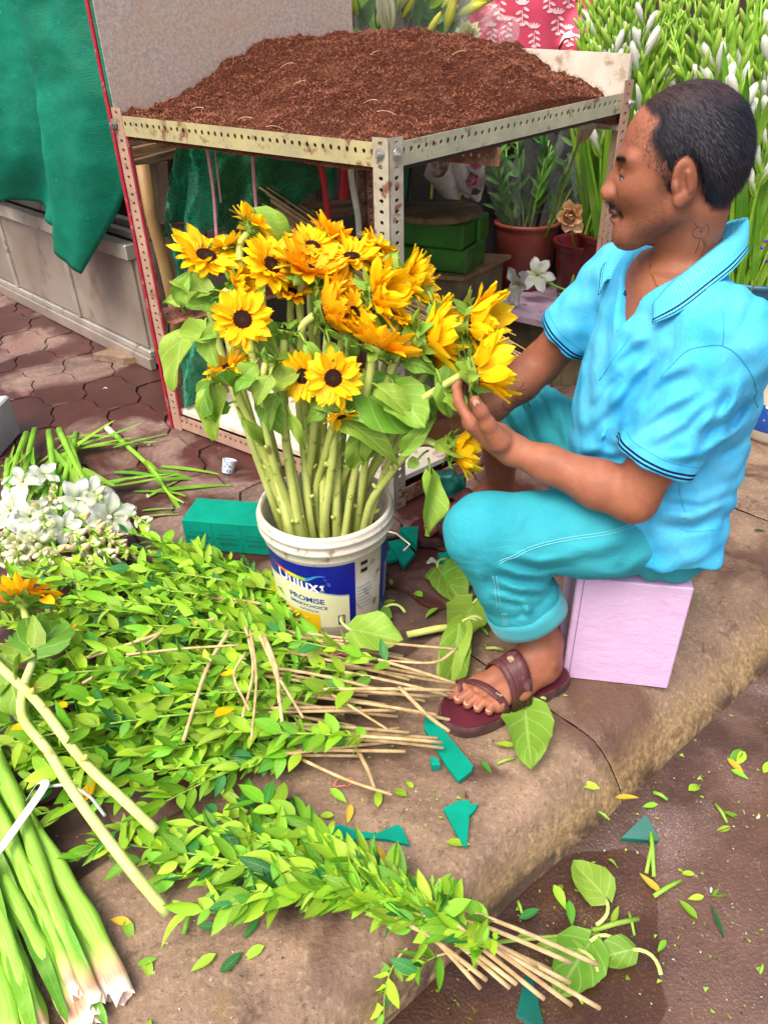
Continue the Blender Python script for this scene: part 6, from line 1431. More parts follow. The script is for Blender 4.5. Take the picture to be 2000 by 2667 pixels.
def motif(px, py, sc_):
    m = MB(); ok = 0
    st = [(0,0,0,-46)] ; el = []
    for k in range(5): el.append((rr.uniform(-2,2)+(-1 if k % 2 else 1)*10, -6-k*9, 9, 4, (-.6 if k % 2 else .6)))
    for a in (-.9,-.45,0,.45,.9): el.append((math.sin(a)*14, -54-math.cos(a)*8, 9, 3, a-1.57))
    el.append((0,-22,22,1.3,1.57)); el.append((0,-2,8,5,0))
    for (x, y, l, w_, an) in el:
        pts = []
        for q in range(8):
            a = 2*math.pi*q/8; X, Y_ = math.cos(a)*l, math.sin(a)*w_; xx = px + sc_*(x + X*math.cos(an)-Y_*math.sin(an)); yy = py + sc_*(y + X*math.sin(an)+Y_*math.cos(an)); r_ = kb.ray_cast(CAM, ray(xx, yy).normalized())
            if r_[0] is None: break
            pts.append(r_[0] + r_[1]*.0015)
        if len(pts) == 8: m.add(pts, [tuple(range(8))]); ok = 1
    if ok: m.build('print_motif', pr_m, kur)
for (px, py, s_) in [(1300,50,1.0), (1360,66,1.0), (1320,96,.8), (1390,122,.9), (1430,32,.9), (1452,90,1.0), (1480,20,.9), (1280,112,.8), (1360,0,.9), (1300,-10,.9), (1480,120,.8)]: motif(px, py, s_)
cu = el1+(wr1-el1)*.55; dd = (wr1-el1).normalized(); m = MB(); B_ = frame(dd); P = []
for i in range(4): P.append([cu + dd*(-.004+.011*i + .004*math.sin(k*math.pi/2.)*(i == 3)) + B_.to_3x3() @ V((0, math.cos(2*math.pi*k/32)*(.060-.001*i), math.sin(2*math.pi*k/32)*(.060-.001*i))) for k in range(33)])
m.grid(P); m.build('lace_cuff', pm('white_lace', srgb(226,220,208), srgb(200,190,180), 120, .7, bump=.6, bscale=150), kur, True)
m = MB(); bc = wr1-dd*.01; m.tube([bc + B_.to_3x3() @ V((0, math.cos(2*math.pi*k/24)*.032, math.sin(2*math.pi*k/24)*.032)) for k in range(25)], .0035, 6, False); m.build('bangle', pm('gold_bangle', srgb(214,170,60), srgb(180,130,40), 30, .25, metal=.9), wom, True)
hq = MB(); 
HK = SDF(); HK.ell((PX,PYY+.01,1.73), (.086,.10,.105), None, 0); HK.ell((PX,PYY+.09,1.70), (.05,.05,.05), None, .02); HK.planes([(V((0,PYY-.055,0)), (0,-1,0)), (V((0,0,1.77)), (0,0,-1)), ], .01, 's') if False else None
HK.post = lambda P, d: np.maximum(d, np.minimum((PYY-.05)-P[:,1], 1.765-P[:,2])*1.0)
vs, fs = HK.mesh((PX-.14, PYY-.16, 1.55), (PX+.14, PYY+.2, 1.88), .008); np_object('hair', vs, fs, pm('womans_hair', (.01,.009,.009), (.02,.016,.014), 200, .5, bump=.4, bscale=200), wom)
# ================================================================ FRONT: paint bucket with sunflowers
rf = random.Random(33)
BC = V((-.134, 1.424, 0)); BH, BR0, BR1 = .312, .128, .148
pail = thing('paint_bucket', BC, 'scuffed white paint bucket with a blue printed label, full of sunflowers', 'bucket')
pail_m = pm('scuffed_white_plastic', srgb(222,214,200), srgb(204,194,176), 10, .45, c3=srgb(150,122,92), s3=34, lo3=.58, hi3=.7, bump=.15, bscale=70, co='Object')
def br(z): return BR0 + (BR1-BR0)*z/BH
m = MB(); prof = [(.001,.002), (BR0-.004,.002), (BR0,.008)] + [(br(z), z) for z in (.08,.16,.235)] + [(br(.24)+.004,.240), (br(.24)+.006,.246), (br(.26)+.004,.262), (br(.262)+.011,.265), (br(.27)+.012,.272), (br(.28)+.006,.278), (br(.285)+.006,.286), (br(.29)+.011,.289), (br(.295)+.011,.296), (br(.3)+.006,.299), (br(.305)+.007,.304), (br(.31)+.004,.312), (br(.31)-.002,.312), (br(.3)-.004,.30), (br(.2)-.004,.2), (br(.05)-.004,.02), (.001,.02)]
m.lathe(prof, BC, 72); m.build('body', pail_m, pail, True)
m = MB(); m.lathe([(.001,.20), (br(.2)-.005,.20)], BC, 40); m.build('water', pm('murky_water', srgb(30,40,22), srgb(20,26,16), 8, .08), pail)
# label: th = angle from the camera-facing side (radians, + to the right)
cdir = math.atan2(-BC.y, -BC.x)
def bp(th, z, off=.0008): a = cdir + th; r_ = br(z)+off; return V((BC.x+math.cos(a)*r_, BC.y+math.sin(a)*r_, z))
def patch(name, t0_, t1_, zlo, zhi, mat, off=.0008, n=24, k=3, parent=pail):
    P = []
    for i in range(n+1):
        th = t0_+(t1_-t0_)*i/n; lo = zlo(th) if callable(zlo) else zlo; hi = zhi(th) if callable(zhi) else zhi; P.append([bp(th, lo+(hi-lo)*j/k, off) for j in range(k+1)])
    m = MB(); m.grid(P); return m.build(name, mat, parent, True)
scuff = dict(s3=60, lo3=.66, hi3=.72)
blue_m = pm('label_blue', srgb(10,26,140), srgb(8,20,118), 12, .4, c3=srgb(110,120,170), **scuff); cream_m = pm('label_cream', srgb(226,226,184), srgb(216,214,168), 12, .45, c3=srgb(180,160,110), **scuff); yell_m = pm('label_yellow', srgb(236,192,30), srgb(226,180,24), 12, .45, c3=srgb(190,150,60), **scuff); grey_m = pm('label_grey', srgb(150,164,176), None, rough=.5)
D = math.radians
wave_z = lambda th: .172 - .034*sm((th+D(62))/D(75)) + .012*math.sin((th+D(60))*2.2)
patch('label_panel', D(-80), D(21), .045, lambda th: wave_z(th)-.004, cream_m, .0006)
patch('label_panel', D(-80), D(21), lambda th: wave_z(th)-.004, lambda th: wave_z(th)+.001, grey_m, .0006)
patch('label_panel', D(-80), D(21), wave_z, .232, blue_m, .0006)
patch('label_panel', D(16), D(22.5), .03, .232, blue_m, .0010)
patch('label_panel', D(-80), D(-14), .03, lambda th: .078 + .012*math.sin((th+D(80))*2), yell_m, .0010)
patch('label_panel', D(56), D(100), .03, .240, blue_m, .0008)
blk_m = pm('print_black', srgb(26,24,28), None, rough=.5)
patch('print_mark', D(28.5), D(36), .214, .224, blk_m, .0010, 4, 1); patch('print_mark', D(28.5), D(36), .193, .203, blk_m, .0010, 4, 1)
def wrap_text(s, th, z, size, mat, slope=0., bold=True, sx=1., off=.0014, rot=0., name='lettering'):
    vs_, fs_ = text_mesh(s, size, mat, bold, 0, sx); m = MB(); c, sn = math.cos(rot), math.sin(rot)
    m.add([bp(th + (v.x*c - v.y*sn)/br(z), z + v.x*sn + v.y*c + slope*v.x, off) for v in vs_], fs_); return m.build(name, mat, pail)
wt = pm('print_white', srgb(236,236,240), None, rough=.45); bt_ = pm('print_blue', srgb(30,70,150), None, rough=.45)
wrap_text('Dulux', D(-34), .180, .046, wt, -.18, True, .92); wrap_text('PROMISE', D(-26), .131, .021, bt_, -.12, True, 1.05); wrap_text('SMARTCHOICE', D(-25), .112, .0125, bt_, -.12, True, 1.08); wrap_text('INTERIOR', D(-24), .0975, .0095, bt_, -.12, False, 1.1)
# paint-stroke swoosh above the name
for k, cc in enumerate([srgb(200,40,40), srgb(236,120,30), srgb(246,206,40), srgb(150,190,50), srgb(50,140,190), srgb(60,110,200)]):
    a0, a1 = D(-62+9.5*k), D(-62+9.5*(k+1)); zf = lambda th: .208 - .020*math.sin((th+D(62))*1.5) + (.016*sm((th+D(25))/D(15)) if th > D(-25) else 0)
    patch('swoosh', a0, a1, lambda th: zf(th)-.004*math.sin(math.pi*min(1,max(0,(th+D(62))/D(57))))-.001, lambda th: zf(th)+.005*math.sin(math.pi*min(1,max(0,(th+D(62))/D(57))))+.001, pm('swoosh_%d' % k, cc, None, rough=.45), .0014, 6, 1)
m = MB(); fg = [(-.2,1.0), (.1,1.0), (0,.8), (.5,1.1), (.15,.55), (.4,0), (.05,.35), (-.35,0), (-.05,.55), (-.5,.75)]; m.add([bp(D(-9)+x*.012/br(.17), .158+y*.02, .0015) for x, y in fg], [tuple(range(len(fg)))]); m.build('print_mark', wt, pail)
for k in range(7): patch('print_mark', D(24.5), D(24.5+rf.uniform(13,19)), .150-.0105*k, .1535-.0105*k, grey_m, .0010, 5, 1)
for k in range(12): patch('print_mark', D(64), D(74), .165-.009*k, .1675-.009*k, wt, .0012, 3, 1)
patch('print_mark', D(4), D(11), .052, .082, bt_, .0013, 5, 1); patch('print_mark', D(5), D(10), .062, .079, yell_m, .0016, 4, 1)
# wire handle ears
m = MB(); hp_ = bp(D(62), .272, .012); m.tube([bp(D(58), .272, .004), hp_+V((.015,-.005,-.01)), hp_+V((.045,-.02,-.03)), hp_+V((.03,-.03,-.04))], .0024, 6); m.build('handle_wire', pm('wire', srgb(190,180,160), None, rough=.4, metal=.5), pail, True)
# ---------------------------------------------------------------- sunflowers
FL = [ # px, py, Y, facing, diameter(px), orange, kind
 (538,665,1.58,(.35,-.30,.85),165,0,'upright sunflower with wide yellow petals beside the netting'), (622,745,1.50,(.85,-.35,.25),125,0,'yellow sunflower turned sideways under the leftmost bloom'), (632,832,1.38,(.30,-.72,.52),150,0,'open sunflower with dark eye facing out above the left leaves'),
 (708,690,1.52,(.60,-.45,.62),150,0,'open sunflower with brown eye below the pale leaf'), (660,592,1.62,(.6,.45,.45),125,0,'sunflower seen from its green back at the top of the bunch'), (800,700,1.52,(.4,-.1,.9),190,1,'large orange sunflower facing up in the middle'),
 (815,640,1.60,(.25,-.3,.8),130,0,'yellow sunflower with half hidden eye behind the orange blooms'), (862,622,1.66,(.55,.25,.65),140,1,'orange sunflower at the back turned away'), (850,812,1.42,(.93,-.12,.28),210,1,'big orange sunflower in profile with a scaly green back'),
 (915,668,1.58,(.05,-.2,.95),145,0,'yellow sunflower in front of the table post'), (985,640,1.62,(.45,.1,.6),105,0,'small yellow sunflower beside the table post'), (985,775,1.45,(.82,-.42,.33),205,0,'wide sunflower tilted right showing a dark oval eye'),
 (925,812,1.40,(.6,-.3,.6),110,0,'small yellow sunflower left of the tilted dark eyed one'), (1065,735,1.52,(.85,-.25,.30),170,0,'sunflower with thin spiky petals towards the foam stack'), (985,905,1.36,(.42,.30,.80),205,1,'orange sunflower seen from behind with overlapping green bracts'),
 (1112,880,1.36,(.95,-.05,.15),240,0,'big yellow sunflower in profile facing the man'), (1232,838,1.40,(.93,-.40,.08),225,0,'outer yellow sunflower near the man showing its rim of petals'), (1238,968,1.27,(.93,.06,.20),240,0,'sunflower held in the hand of the seated man'),
 (1185,1170,1.30,(.97,-.12,-.05),165,0,'low sunflower hanging out over the bucket rim by the knee'), (868,985,1.31,(.03,-.86,.45),142,0,'small round sunflower with black eye facing straight out'), (788,980,1.36,(-.45,-.75,.35),125,0,'yellow sunflower half hidden left of the round one'),
 (592,955,1.36,(-.35,-.05,.85),120,0,'small sunflower with upright petals low on the left'), (1160,812,1.46,(.7,.25,.5),85,0,'little yellow sunflower between two larger profiles'), (700,925,1.36,(.35,.45,.65),0,0,'green sunflower head without petals among the left leaves'), (890,1085,1.30,(.25,-.6,-.6),90,0,'wilted small sunflower drooping under the round one')]
FL += [(760,760,1.52,(.2,-.2,.9),110,1,'orange sunflower tucked behind the open bloom row'), (880,745,1.50,(.5,-.1,.8),120,1,'orange sunflower squeezed between the larger centre blooms'), (1015,700,1.56,(.5,.2,.8),110,0,'yellow sunflower peeping out beside the table post'), (590,640,1.62,(-.2,.1,.9),100,0,'yellow sunflower behind the upright left bloom'), (1130,960,1.38,(.8,.3,.3),130,1,'orange sunflower under the big profile bloom'), (745,860,1.42,(.2,.3,.8),0,0,'closed green sunflower head beside the scaly one'), (1050,830,1.44,(.6,.1,.7),110,0,'yellow sunflower between the spiky bloom and the profile one')]
sroot = []
for i, (px, py, Y, f, Dp, org, lab) in enumerate(FL):
    c = AY(px, py, Y); f = V(f).normalized(); depth = c.y*math.cos(PITCH) + (H-c.z)*math.sin(PITCH); Rr = (Dp or 130)/2*depth/F*1.16
    ang = rf.uniform(0, 6.28); q = rf.uniform(.15, .92)
    dx = c.x-BC.x; dy = c.y-BC.y
    def inside(x, y, lim):
        l = math.hypot(x, y); k = min(1., lim/max(l, 1e-6)); return x*k, y*k
    ox, oy = inside((px-890)/350*.075 + rf.gauss(0,.012), -.02+rf.uniform(-.055,.06), .088); b0 = V((BC.x+ox, BC.y+oy, .05))
    ox, oy = inside((px-890)/350*.112 + rf.gauss(0,.012), dy*.25-.03+rf.uniform(-.05,.05), .122); rim = V((BC.x+ox, BC.y+oy, .31))
    root = thing('sunflower', b0, lab, 'sunflower', 'sunflowers in the paint bucket'); sroot.append((root, c))
    rd = sunflower_head(root, c, f, Rr, rf, bool(org), 38 if Dp > 100 else 24, (.80 if f.x > .8 and Dp > 110 else .3 if org else .0), nb=18, bare=(Dp == 0))
    neck = c - f*rd*1.05; up_ = V((0,0,1)); sub = neck - f*.03 - up_*.035
    if i == 18: sub = neck - f*.05 + up_*.01; rim = V((BC.x+.095, BC.y-.06, .31))
    if i == 17: rim = V((BC.x+.06, BC.y+.095, .31)); sub = neck - f*.05 + V((-.02,.05,-.06))
    midp = rim + (sub-rim)*.55 + V((rf.gauss(0,.006), rf.gauss(0,.006), 0)) - f*.008
    pts = cat([b0, rim, midp, sub, neck], 5); r0 = rf.uniform(.0080,.0100); n = len(pts)
    m = MB(); m.tube(pts, [r0*(1.08-.28*k/n)*(1+.06*math.sin(k*2.1)) for k in range(n)], 9); st = m.build('stem', stem_m, root, True)
    for k in range(3):                                  # old leaf nodes along the stem
        p = pts[5+3*k+rf.randrange(2)]; d = V((rf.gauss(0,1), rf.gauss(-.4,.8), .5)).normalized(); m = MB(); m.tube([p, p+d*.014, p+d*.018+Z*.004], [.006,.0045,.003], 6); m.build('node', stem_m, root, True)
    for k in range(1 + i % 2):                          # leaves below the head
        u = rf.uniform(.70,.90); p = pts[int(u*(n-1))]; d = V((rf.gauss(0,.7)+.6*(1 if dx > 0 else -1)*abs(dx)/.2, rf.gauss(-.5,.5), rf.uniform(-.3,.6))).normalized(); L = rf.uniform(.05,.085); pe = p + d*.03
        m = MB(); m.tube(bez(p, p+d*.02+Z*.01, pe, 5), .0022, 5); m.build('petiole', greentwig_m, root, True)
        put_leaf(root, pe, pe+d, L, SLF, rf, V((rf.gauss(0,.4),-.5,.8)))
def owner(p): return min(sroot, key=lambda q: (q[1]-p).length)[0]
BIG = [ # base px,py,Y  tip px,py,Y  normal  width
 ((470,790,1.50),(462,735,1.47),(-.3,-.9,.3),1.25), ((480,868,1.42),(430,1012,1.36),(-.5,-.8,.2),.75), ((545,860,1.40),(470,890,1.36),(-.2,-.7,.6),1.2), ((540,870,1.38),(555,955,1.34),(-.3,-.9,.2),.95), ((560,1010,1.36),(545,1150,1.32),(-.3,-.9,.1),.72),
 ((540,1000,1.36),(520,1090,1.31),(-.6,-.7,.2),1.0), ((690,1040,1.34),(735,1125,1.29),(.2,-.9,.4),1.05), ((650,850,1.42),(730,930,1.38),(.3,-.8,.5),.6), ((660,955,1.34),(600,1010,1.30),(-.2,-.9,.4),1.1), ((720,1035,1.34),(690,1090,1.28),(-.2,-.9,.3),.8), ((930,1015,1.35),(1110,1110,1.30),(.2,-.8,.5),1.0), ((1030,1010,1.33),(1100,1110,1.28),(.3,-.9,.2),1.15),
 ((900,1105,1.31),(1045,1160,1.25),(.1,-.6,.8),.7), ((955,1120,1.32),(900,1240,1.29),(-.1,-.9,.3),.75), ((960,1140,1.33),(950,1205,1.30),(.3,-.9,.2),1.2), ((1075,1020,1.34),(1140,1080,1.30),(.3,-.8,.3),1.1), ((1150,1005,1.28),(1180,1090,1.26),(.3,-.9,.2),1.0), ((640,1095,1.36),(720,1185,1.33),(.1,-.8,.5),.5),
 ((670,560,1.64),(775,640,1.60),(.2,-.75,.6),1.1), ((1090,730,1.50),(1120,800,1.48),(.5,-.8,.3),.9), ((1130,800,1.42),(1170,900,1.40),(.4,-.9,.2),1.0), ((1085,1200,1.30),(1060,1215,1.29),(0,-.6,.8),1.6), ((1120,1240,1.28),(1130,1400,1.22),(.5,-.8,.2),.62), ((700,985,1.32),(665,1050,1.28),(-.3,-.9,.2),.9), ((860,900,1.36),(880,960,1.34),(0,-.9,.4),.8), ((760,1090,1.33),(800,1180,1.30),(.2,-.9,.2),.45), ((1055,1170,1.29),(1120,1100,1.27),(.1,-.7,.6),.6), ((800,900,1.38),(850,960,1.35),(.1,-.8,.5),.8), ((905,880,1.38),(940,950,1.36),(.2,-.8,.5),.8)]
for b_, t_, n_, w_ in BIG:
    p, q = AY(*b_), AY(*t_); root = owner(p); put_leaf(root, p, q, (q-p).length*1.05, SLF, rf, n_, w_)
    d = (p-q).normalized(); m = MB(); m.tube(bez(p+d*.002, p+d*.02+Z*.012, p+d*.03-Z*.005+V((0,.02,0)), 5), .0024, 5); m.build('petiole', greentwig_m, root, True)
# ================================================================ floral foam block, cup and foam offcuts
teal_m = pm('teal_floral_foam', srgb(0,142,118), srgb(0,128,106), 20, .85, spec=.15, bump=.2, bscale=300, bdist=.001, co='World'); teald_m = pm('teal_foam_print', srgb(0,100,84), None, rough=.9); wteal_m = pm('wet_teal_foam', srgb(0,96,84), srgb(0,78,68), 20, .4)
f0 = A(488, 1430); f1 = A(700, 1448); fu_ = (f1-f0).normalized(); fv_ = V((-fu_.y, fu_.x, 0)); FH = .098; FL_, FD = .25, .115
m = MB(); ctr = f0 + fu_*FL_/2 + fv_*FD/2 + Z*(FH/2+.001); Bf = Matrix(((fu_.x, fv_.x, 0, ctr.x), (fu_.y, fv_.y, 0, ctr.y), (0,0,1,ctr.z), (0,0,0,1)))
m.box((0,0,0), (FL_, FD, FH), bev=.002); me = m.mesh('foam_brick', teal_m); recalc_me(me); fb = tag(inst('foam_brick', me, None, Bf), 'teal floral foam brick with stamped upside down lettering beside the bucket', 'foam')
def on_front(vs_, fs_, x, z, nm):
    m = MB(); M_ = Bf @ Matrix.Translation((x, -FD/2-.0006, z)) @ Matrix(((-1,0,0,0), (0,0,1,0), (0,-1,0,0), (0,0,0,1))); m.add([M_ @ V((v.x, v.y, 0)) for v in vs_], fs_); m.build(nm, teald_m, fb)
for k in range(3):
    x = -.083 + .083*k
    on_front(*text_mesh('oasis', .021, None, True, 0, 1.25), x, -.022, 'stamp_lettering'); on_front(*text_mesh('ADVANTAGE', .0125, None, True, 0, .92), x, -.004, 'stamp_lettering'); on_front(*text_mesh('FLORAL FOAM', .0075, None, False, 0, 1.1), x, .010, 'stamp_lettering')
    if k: 
        m = MB(); m.add([Bf @ V((x-.0415+s_*.0008, -FD/2-.0005, z_)) for s_, z_ in ((-1,-FH/2), (1,-FH/2), (1,FH/2-.006), (-1,FH/2-.006))], [(0,1,2,3)]); m.build('groove', teald_m, fb)
# paper cup
t = NT('cup_print'); g = t.coord('Object'); vo = t.new('ShaderNodeTexVoronoi'); t.l(g, vo.inputs['Vector']); vo.inputs['Scale'].default_value = 120; c = t.mix(t.ramp(vo.outputs[0], .25, .45), srgb(60,150,206), srgb(226,236,240)); c = t.mix(t.ramp(t.noise(g, 60, 2), .62, .66), c, srgb(206,60,110)); t.base(c); t.set(.5)
cp = A(598, 1230, .0); cupo = thing('paper_cup', cp, 'small blue and white paper cup lying by the lower shelf', 'cup'); CM = Matrix.Translation(cp+Z*.022) @ Euler((-.35,.25,0)).to_matrix().to_4x4()
m = MB(); m.lathe([(.001,-.022), (.017,-.022), (.0185,-.02), (.0225,.022), (.0235,.0235), (.022,.024), (.0205,.02), (.0165,-.018), (.001,-.018)], n=24, M=CM); m.build('cup_wall', t.m, cupo, True)
def poly_px(pts, z, th): return [A(x, y, z) for x, y in pts], -Z*th
OFF = [([(1106,1862),(1118,1866),(1159,1906),(1232,1994),(1228,2008),(1194,2034),(1160,1990),(1104,1895)], .014, .008, 'long teal foam strip against the cut branch ends'), ([(1154,2105),(1190,2086),(1223,2083),(1221,2140),(1215,2205),(1205,2200),(1178,2150)], .010, .007, 'pointed teal foam wedge lying on the kerb top'), ([(1222,2096),(1244,2092),(1238,2108),(1222,2124)], .010, .009, 'dark foam chip tucked beside the pointed wedge'),
 ([(850,2176),(866,2158),(884,2146),(930,2164),(982,2170),(1036,2146),(1050,2160),(1066,2200),(1010,2186),(960,2182),(905,2188)], .009, .006, 'bow tie shaped teal foam scrap on the wet kerb'), ([(1120,1970),(1140,1975),(1146,1992),(1124,1994)], .02, .015, 'teal foam corner peeping out under the branch ends'),
 ([(1010,1410),(1045,1405),(1080,1440),(1050,1475)], .016, .012, 'teal foam offcut right of the bucket base'), ([(1040,1375),(1090,1370),(1085,1420),(1060,1400)], .035, .02, 'teal foam offcut by the far sandal'), ([(1000,1440),(1020,1430),(1035,1455),(1010,1462)], .012, .01, 'small teal foam crumb beside the bucket'), ([(1140,1440),(1190,1435),(1195,1465),(1150,1470)], .02, .018, 'teal foam chip in front of the knee')]
for pts, z, th, lab in OFF:
    m = MB(); p, h = poly_px(pts, z, th); m.ngon(p, h); tag(recalc(m.build('foam_offcut', teal_m)), lab, 'foam', 'foam offcuts')
# crumbled teal foam block by the shelf
m = MB(); q0, q1 = A(1150, 1330), A(1215, 1335); P = []
for i in range(13):
    row = []
    for j in range(11):
        u, v_ = i/12, j/10; px = 1146+u*(66 if j > 1 else 60); py = 1335-v_*110; p = A(1146+66*u, 1335, 0); p = p + Z*(.005+.10*v_) + V((0, .03*v_+.02*fbm(u*6, v_*6, 3)+ (.012*math.sin(u*25) if u > .7 else 0), 0)); row.append(p)
    P.append(row)
m.grid(P); fo = m.build('foam_block', wteal_m, smooth=True); md = fo.modifiers.new('t', 'SOLIDIFY'); md.thickness = .05; md.offset = -1; tag(fo, 'crumbled dark teal foam block standing by the lower shelf', 'foam')
ro = KP(0,0); m = MB(); gz = -.118
m.ngon([A(1617,2182,gz), A(1680,2122,gz+.02), A(1715,2180,gz+.004), A(1713,2190,gz)], -Z*.014); tag(recalc(m.build('foam_offcut', wteal_m)), 'dark teal foam corner lying in the gutter', 'foam', 'foam offcuts')
m = MB(); m.ngon([A(1345,2640,gz+.012), A(1370,2520,gz+.012), A(1385,2540,gz+.012), A(1420,2690,gz+.012)], -Z*.014); tag(recalc(m.build('foam_offcut', wteal_m)), 'long wet foam sliver under the branch tips in the gutter', 'foam', 'foam offcuts')
# pale grey box at the left edge
gb = A(15, 1190); m = MB(); m.box((gb.x-.145, gb.y+.08, .075), (.26,.2,.15), bev=.006); tag(recalc(m.build('grey_box', pm('pale_grey_plastic', srgb(176,178,180), srgb(160,162,166), 6, .5))), 'pale grey plastic box at the edge of the stall', 'box')
# ================================================================ cut branches and flowers on the ground
rl = random.Random(77)
def branch(base, tip, z_arc, nleaf, L0, leaf0, lab, grp, rr, r=.0032, bark=bark_m, droop=0., upn=Z, meshes=PRV):
    base, tip = V(base), V(tip); root = thing('leafy_branch', base, lab, 'branch', grp); mid = (base+tip)/2 + Z*z_arc + V((rr.gauss(0,.028), rr.gauss(0,.028), 0)); N = 14
    pts = bez(base, mid, tip, N); m = MB(); k0 = max(2, int(leaf0*N)+1); m.tube(pts[:k0+1], [r*(1.15-.35*i/N) for i in range(k0+1)], 6); m.build('bark_stem', bark, root, True)
    m = MB(); m.tube(pts[k0:], [r*(.8-.5*i/N) for i in range(N-k0)], 5); m.build('twig', greentwig_m, root, True)
    ax = (tip-base).normalized(); side = ax.cross(Z).normalized()
    for k in range(nleaf):
        u = leaf0 + (1-leaf0)*(k+rr.random()*.7)/nleaf; u = min(u, .995); p = base*(1-u)**2 + mid*2*u*(1-u) + tip*u*u; sg = (-1, 1, 0)[k % 3]
        d = (ax*rr.uniform(.3,1.0) + side*(sg*rr.uniform(.35,1.2)+rr.gauss(0,.35)) + Z*(rr.uniform(-.25,.45) + (.25 if sg == 0 else 0))).normalized(); l = L0*rr.uniform(.5,1.28)*(1-.35*(u > .93))
        n = (Z + side*rr.gauss(0,.55) + ax*rr.gauss(-.15,.45)).normalized(); inst('leaf', meshes[rr.randrange(len(meshes))], root, Matrix.Translation(p) @ axes(d, n) @ Matrix.Rotation(rr.gauss(0,.45), 4, 'X') @ Matrix.Diagonal((l, l*rr.uniform(.9,1.15), l, 1)))
    return root
# the big pile: cut ends towards the sandal, tips towards the left edge
PG = 'leafy branches in the big pile'
nb_ = 66
for k in range(nb_):
    v_ = (k+.5)/nb_; lay = k % 3
    bx = rl.uniform(860, 1190) - (60 if v_ < .2 else 0); by = 1640 + 325*v_ + rl.uniform(-45,45)
    if v_ < .22: bx = rl.uniform(760, 1000); by = 1600 + 120*v_ + rl.uniform(-15,15)
    zc = .012 + .05*math.sin(math.pi*min(1,max(0,v_)))*(lay/2) + rl.uniform(0,.02)
    ex = rl.uniform(-150, 330) + (120 if v_ < .2 else 0); ey = 1450 + 570*v_**1.05 + rl.uniform(-75,75)
    if v_ < .22: ey = 1455 + rl.uniform(-40, 120) + 200*v_
    b_ = A(bx, by, zc); t_ = A(ex, ey, .03 + .065*lay*math.sin(math.pi*min(1,v_+.1)) + rl.uniform(0,.02)); d = (t_-b_); 
    if k % 4 == 1: d = Matrix.Rotation(rl.uniform(-.42,.42), 3, 'Z') @ d; t_ = b_ + d
    if d.length > .82: t_ = b_ + d*(.82/d.length)
    zone = 0 if v_ < .3 else 1 if v_ < .7 else 2
    branch(b_, t_, .035+.02*lay, 46, .052, rl.uniform(.18,.34), ['cut leafy branch on the bucket side of the big pile', 'cut leafy branch in the middle of the big pile under the bare twigs', 'cut leafy branch on the kerb side of the big pile'][zone], PG + ['', ' middle', ' kerb side'][zone], rl)
# extra short leafy tips hugging the bucket and the foam brick
for k in range(16):
    px = rl.uniform(560, 1010); py = rl.uniform(1600, 1680); b_ = A(px, py, .02); t_ = A(px+rl.uniform(-170,-40), py-rl.uniform(20,120), .06+rl.uniform(0,.05)); branch(b_, t_, .04, 18, .048, .15, 'short leafy sprig tucked against the foot of the bucket', 'leafy sprigs at the bucket foot', rl)
for k in range(9):
    px = rl.uniform(330, 640); py = rl.uniform(1480, 1540); b_ = A(px+160, py+60, .03); t_ = A(px-60, py-70, .04+rl.uniform(0,.04)); branch(b_, t_, .05, 22, .05, .1, 'leafy sprig reaching up towards the teal foam brick', 'leafy sprigs by the foam brick', rl)
# second bundle across the kerb edge
SB = 'leafy branches in the kerb bundle'
for k in range(15):
    v_ = k/14; b_ = A(1380+rl.uniform(-160,190), 2550+rl.uniform(-70,100), -.06+rl.uniform(0,.04)); wst = A(1000+rl.uniform(-40,40), 2320+rl.uniform(-30,40), .045+rl.uniform(0,.02))
    t_ = A(*[(660,2080),(600,2080),(720,2160),(560,2120),(480,2140),(660,2180),(420,2190),(330,2240),(520,2250),(260,2190),(400,2280),(700,2330),(560,2330),(480,2380),(800,2230)][k], .03+rl.uniform(0,.03))
    root = thing('leafy_branch', b_, 'cut leafy green branch in the bundle hanging over the kerb edge', 'branch', SB); pts = cat([b_, b_+(wst-b_)*.5+Z*.02, wst, (wst+t_)/2+Z*.02, t_], 5); N = len(pts)
    m = MB(); m.tube(pts[:9], [.0042-.0001*i for i in range(9)], 6); m.build('bark_stem', bark_m, root, True); m = MB(); m.tube(pts[8:], [.003*(1-.6*i/(N-8)) for i in range(N-8)], 5); m.build('twig', greentwig_m, root, True)
    for q in range(44):
        u = .22 + .78*((q+rl.random())/44)**.8; f_ = u*(N-1); i = min(N-2, int(f_)); p = pts[i] + (pts[i+1]-pts[i])*(f_-i); ax = (pts[i+1]-pts[i]).normalized(); side = ax.cross(Z).normalized(); sg = (-1,1,0)[q % 3]
        d = (ax*rl.uniform(.4,1.1) + side*(sg*rl.uniform(.35,1.0)+rl.gauss(0,.25)) + Z*rl.uniform(-.15,.5)).normalized(); l = .054*rl.uniform(.55,1.25); n = (Z + side*rl.gauss(0,.55) - ax*rl.gauss(.2,.4)).normalized()
        inst('leaf', PRV[rl.randrange(5)], root, Matrix.Translation(p) @ axes(d, n) @ Matrix.Rotation(rl.gauss(0,.3), 4, 'X') @ Matrix.Diagonal((l,l*1.05,l,1)))
# thin side sprigs on the bundle
for (x0,y0,z0,x1,y1,z1) in [(1200,2460,-.02,1165,2330,.09), (1240,2520,-.05,1300,2440,.06), (1180,2480,-.03,1080,2540,-.02), (1060,2470,.0,1000,2660,-.08), (1130,2400,.02,1120,2290,.08)]:
    branch(A(x0,y0,z0), A(x1,y1,z1), .02, 9, .045, .25, 'thin side sprig on the bundle by the gutter', 'thin side sprigs by the gutter', rl, .0018)
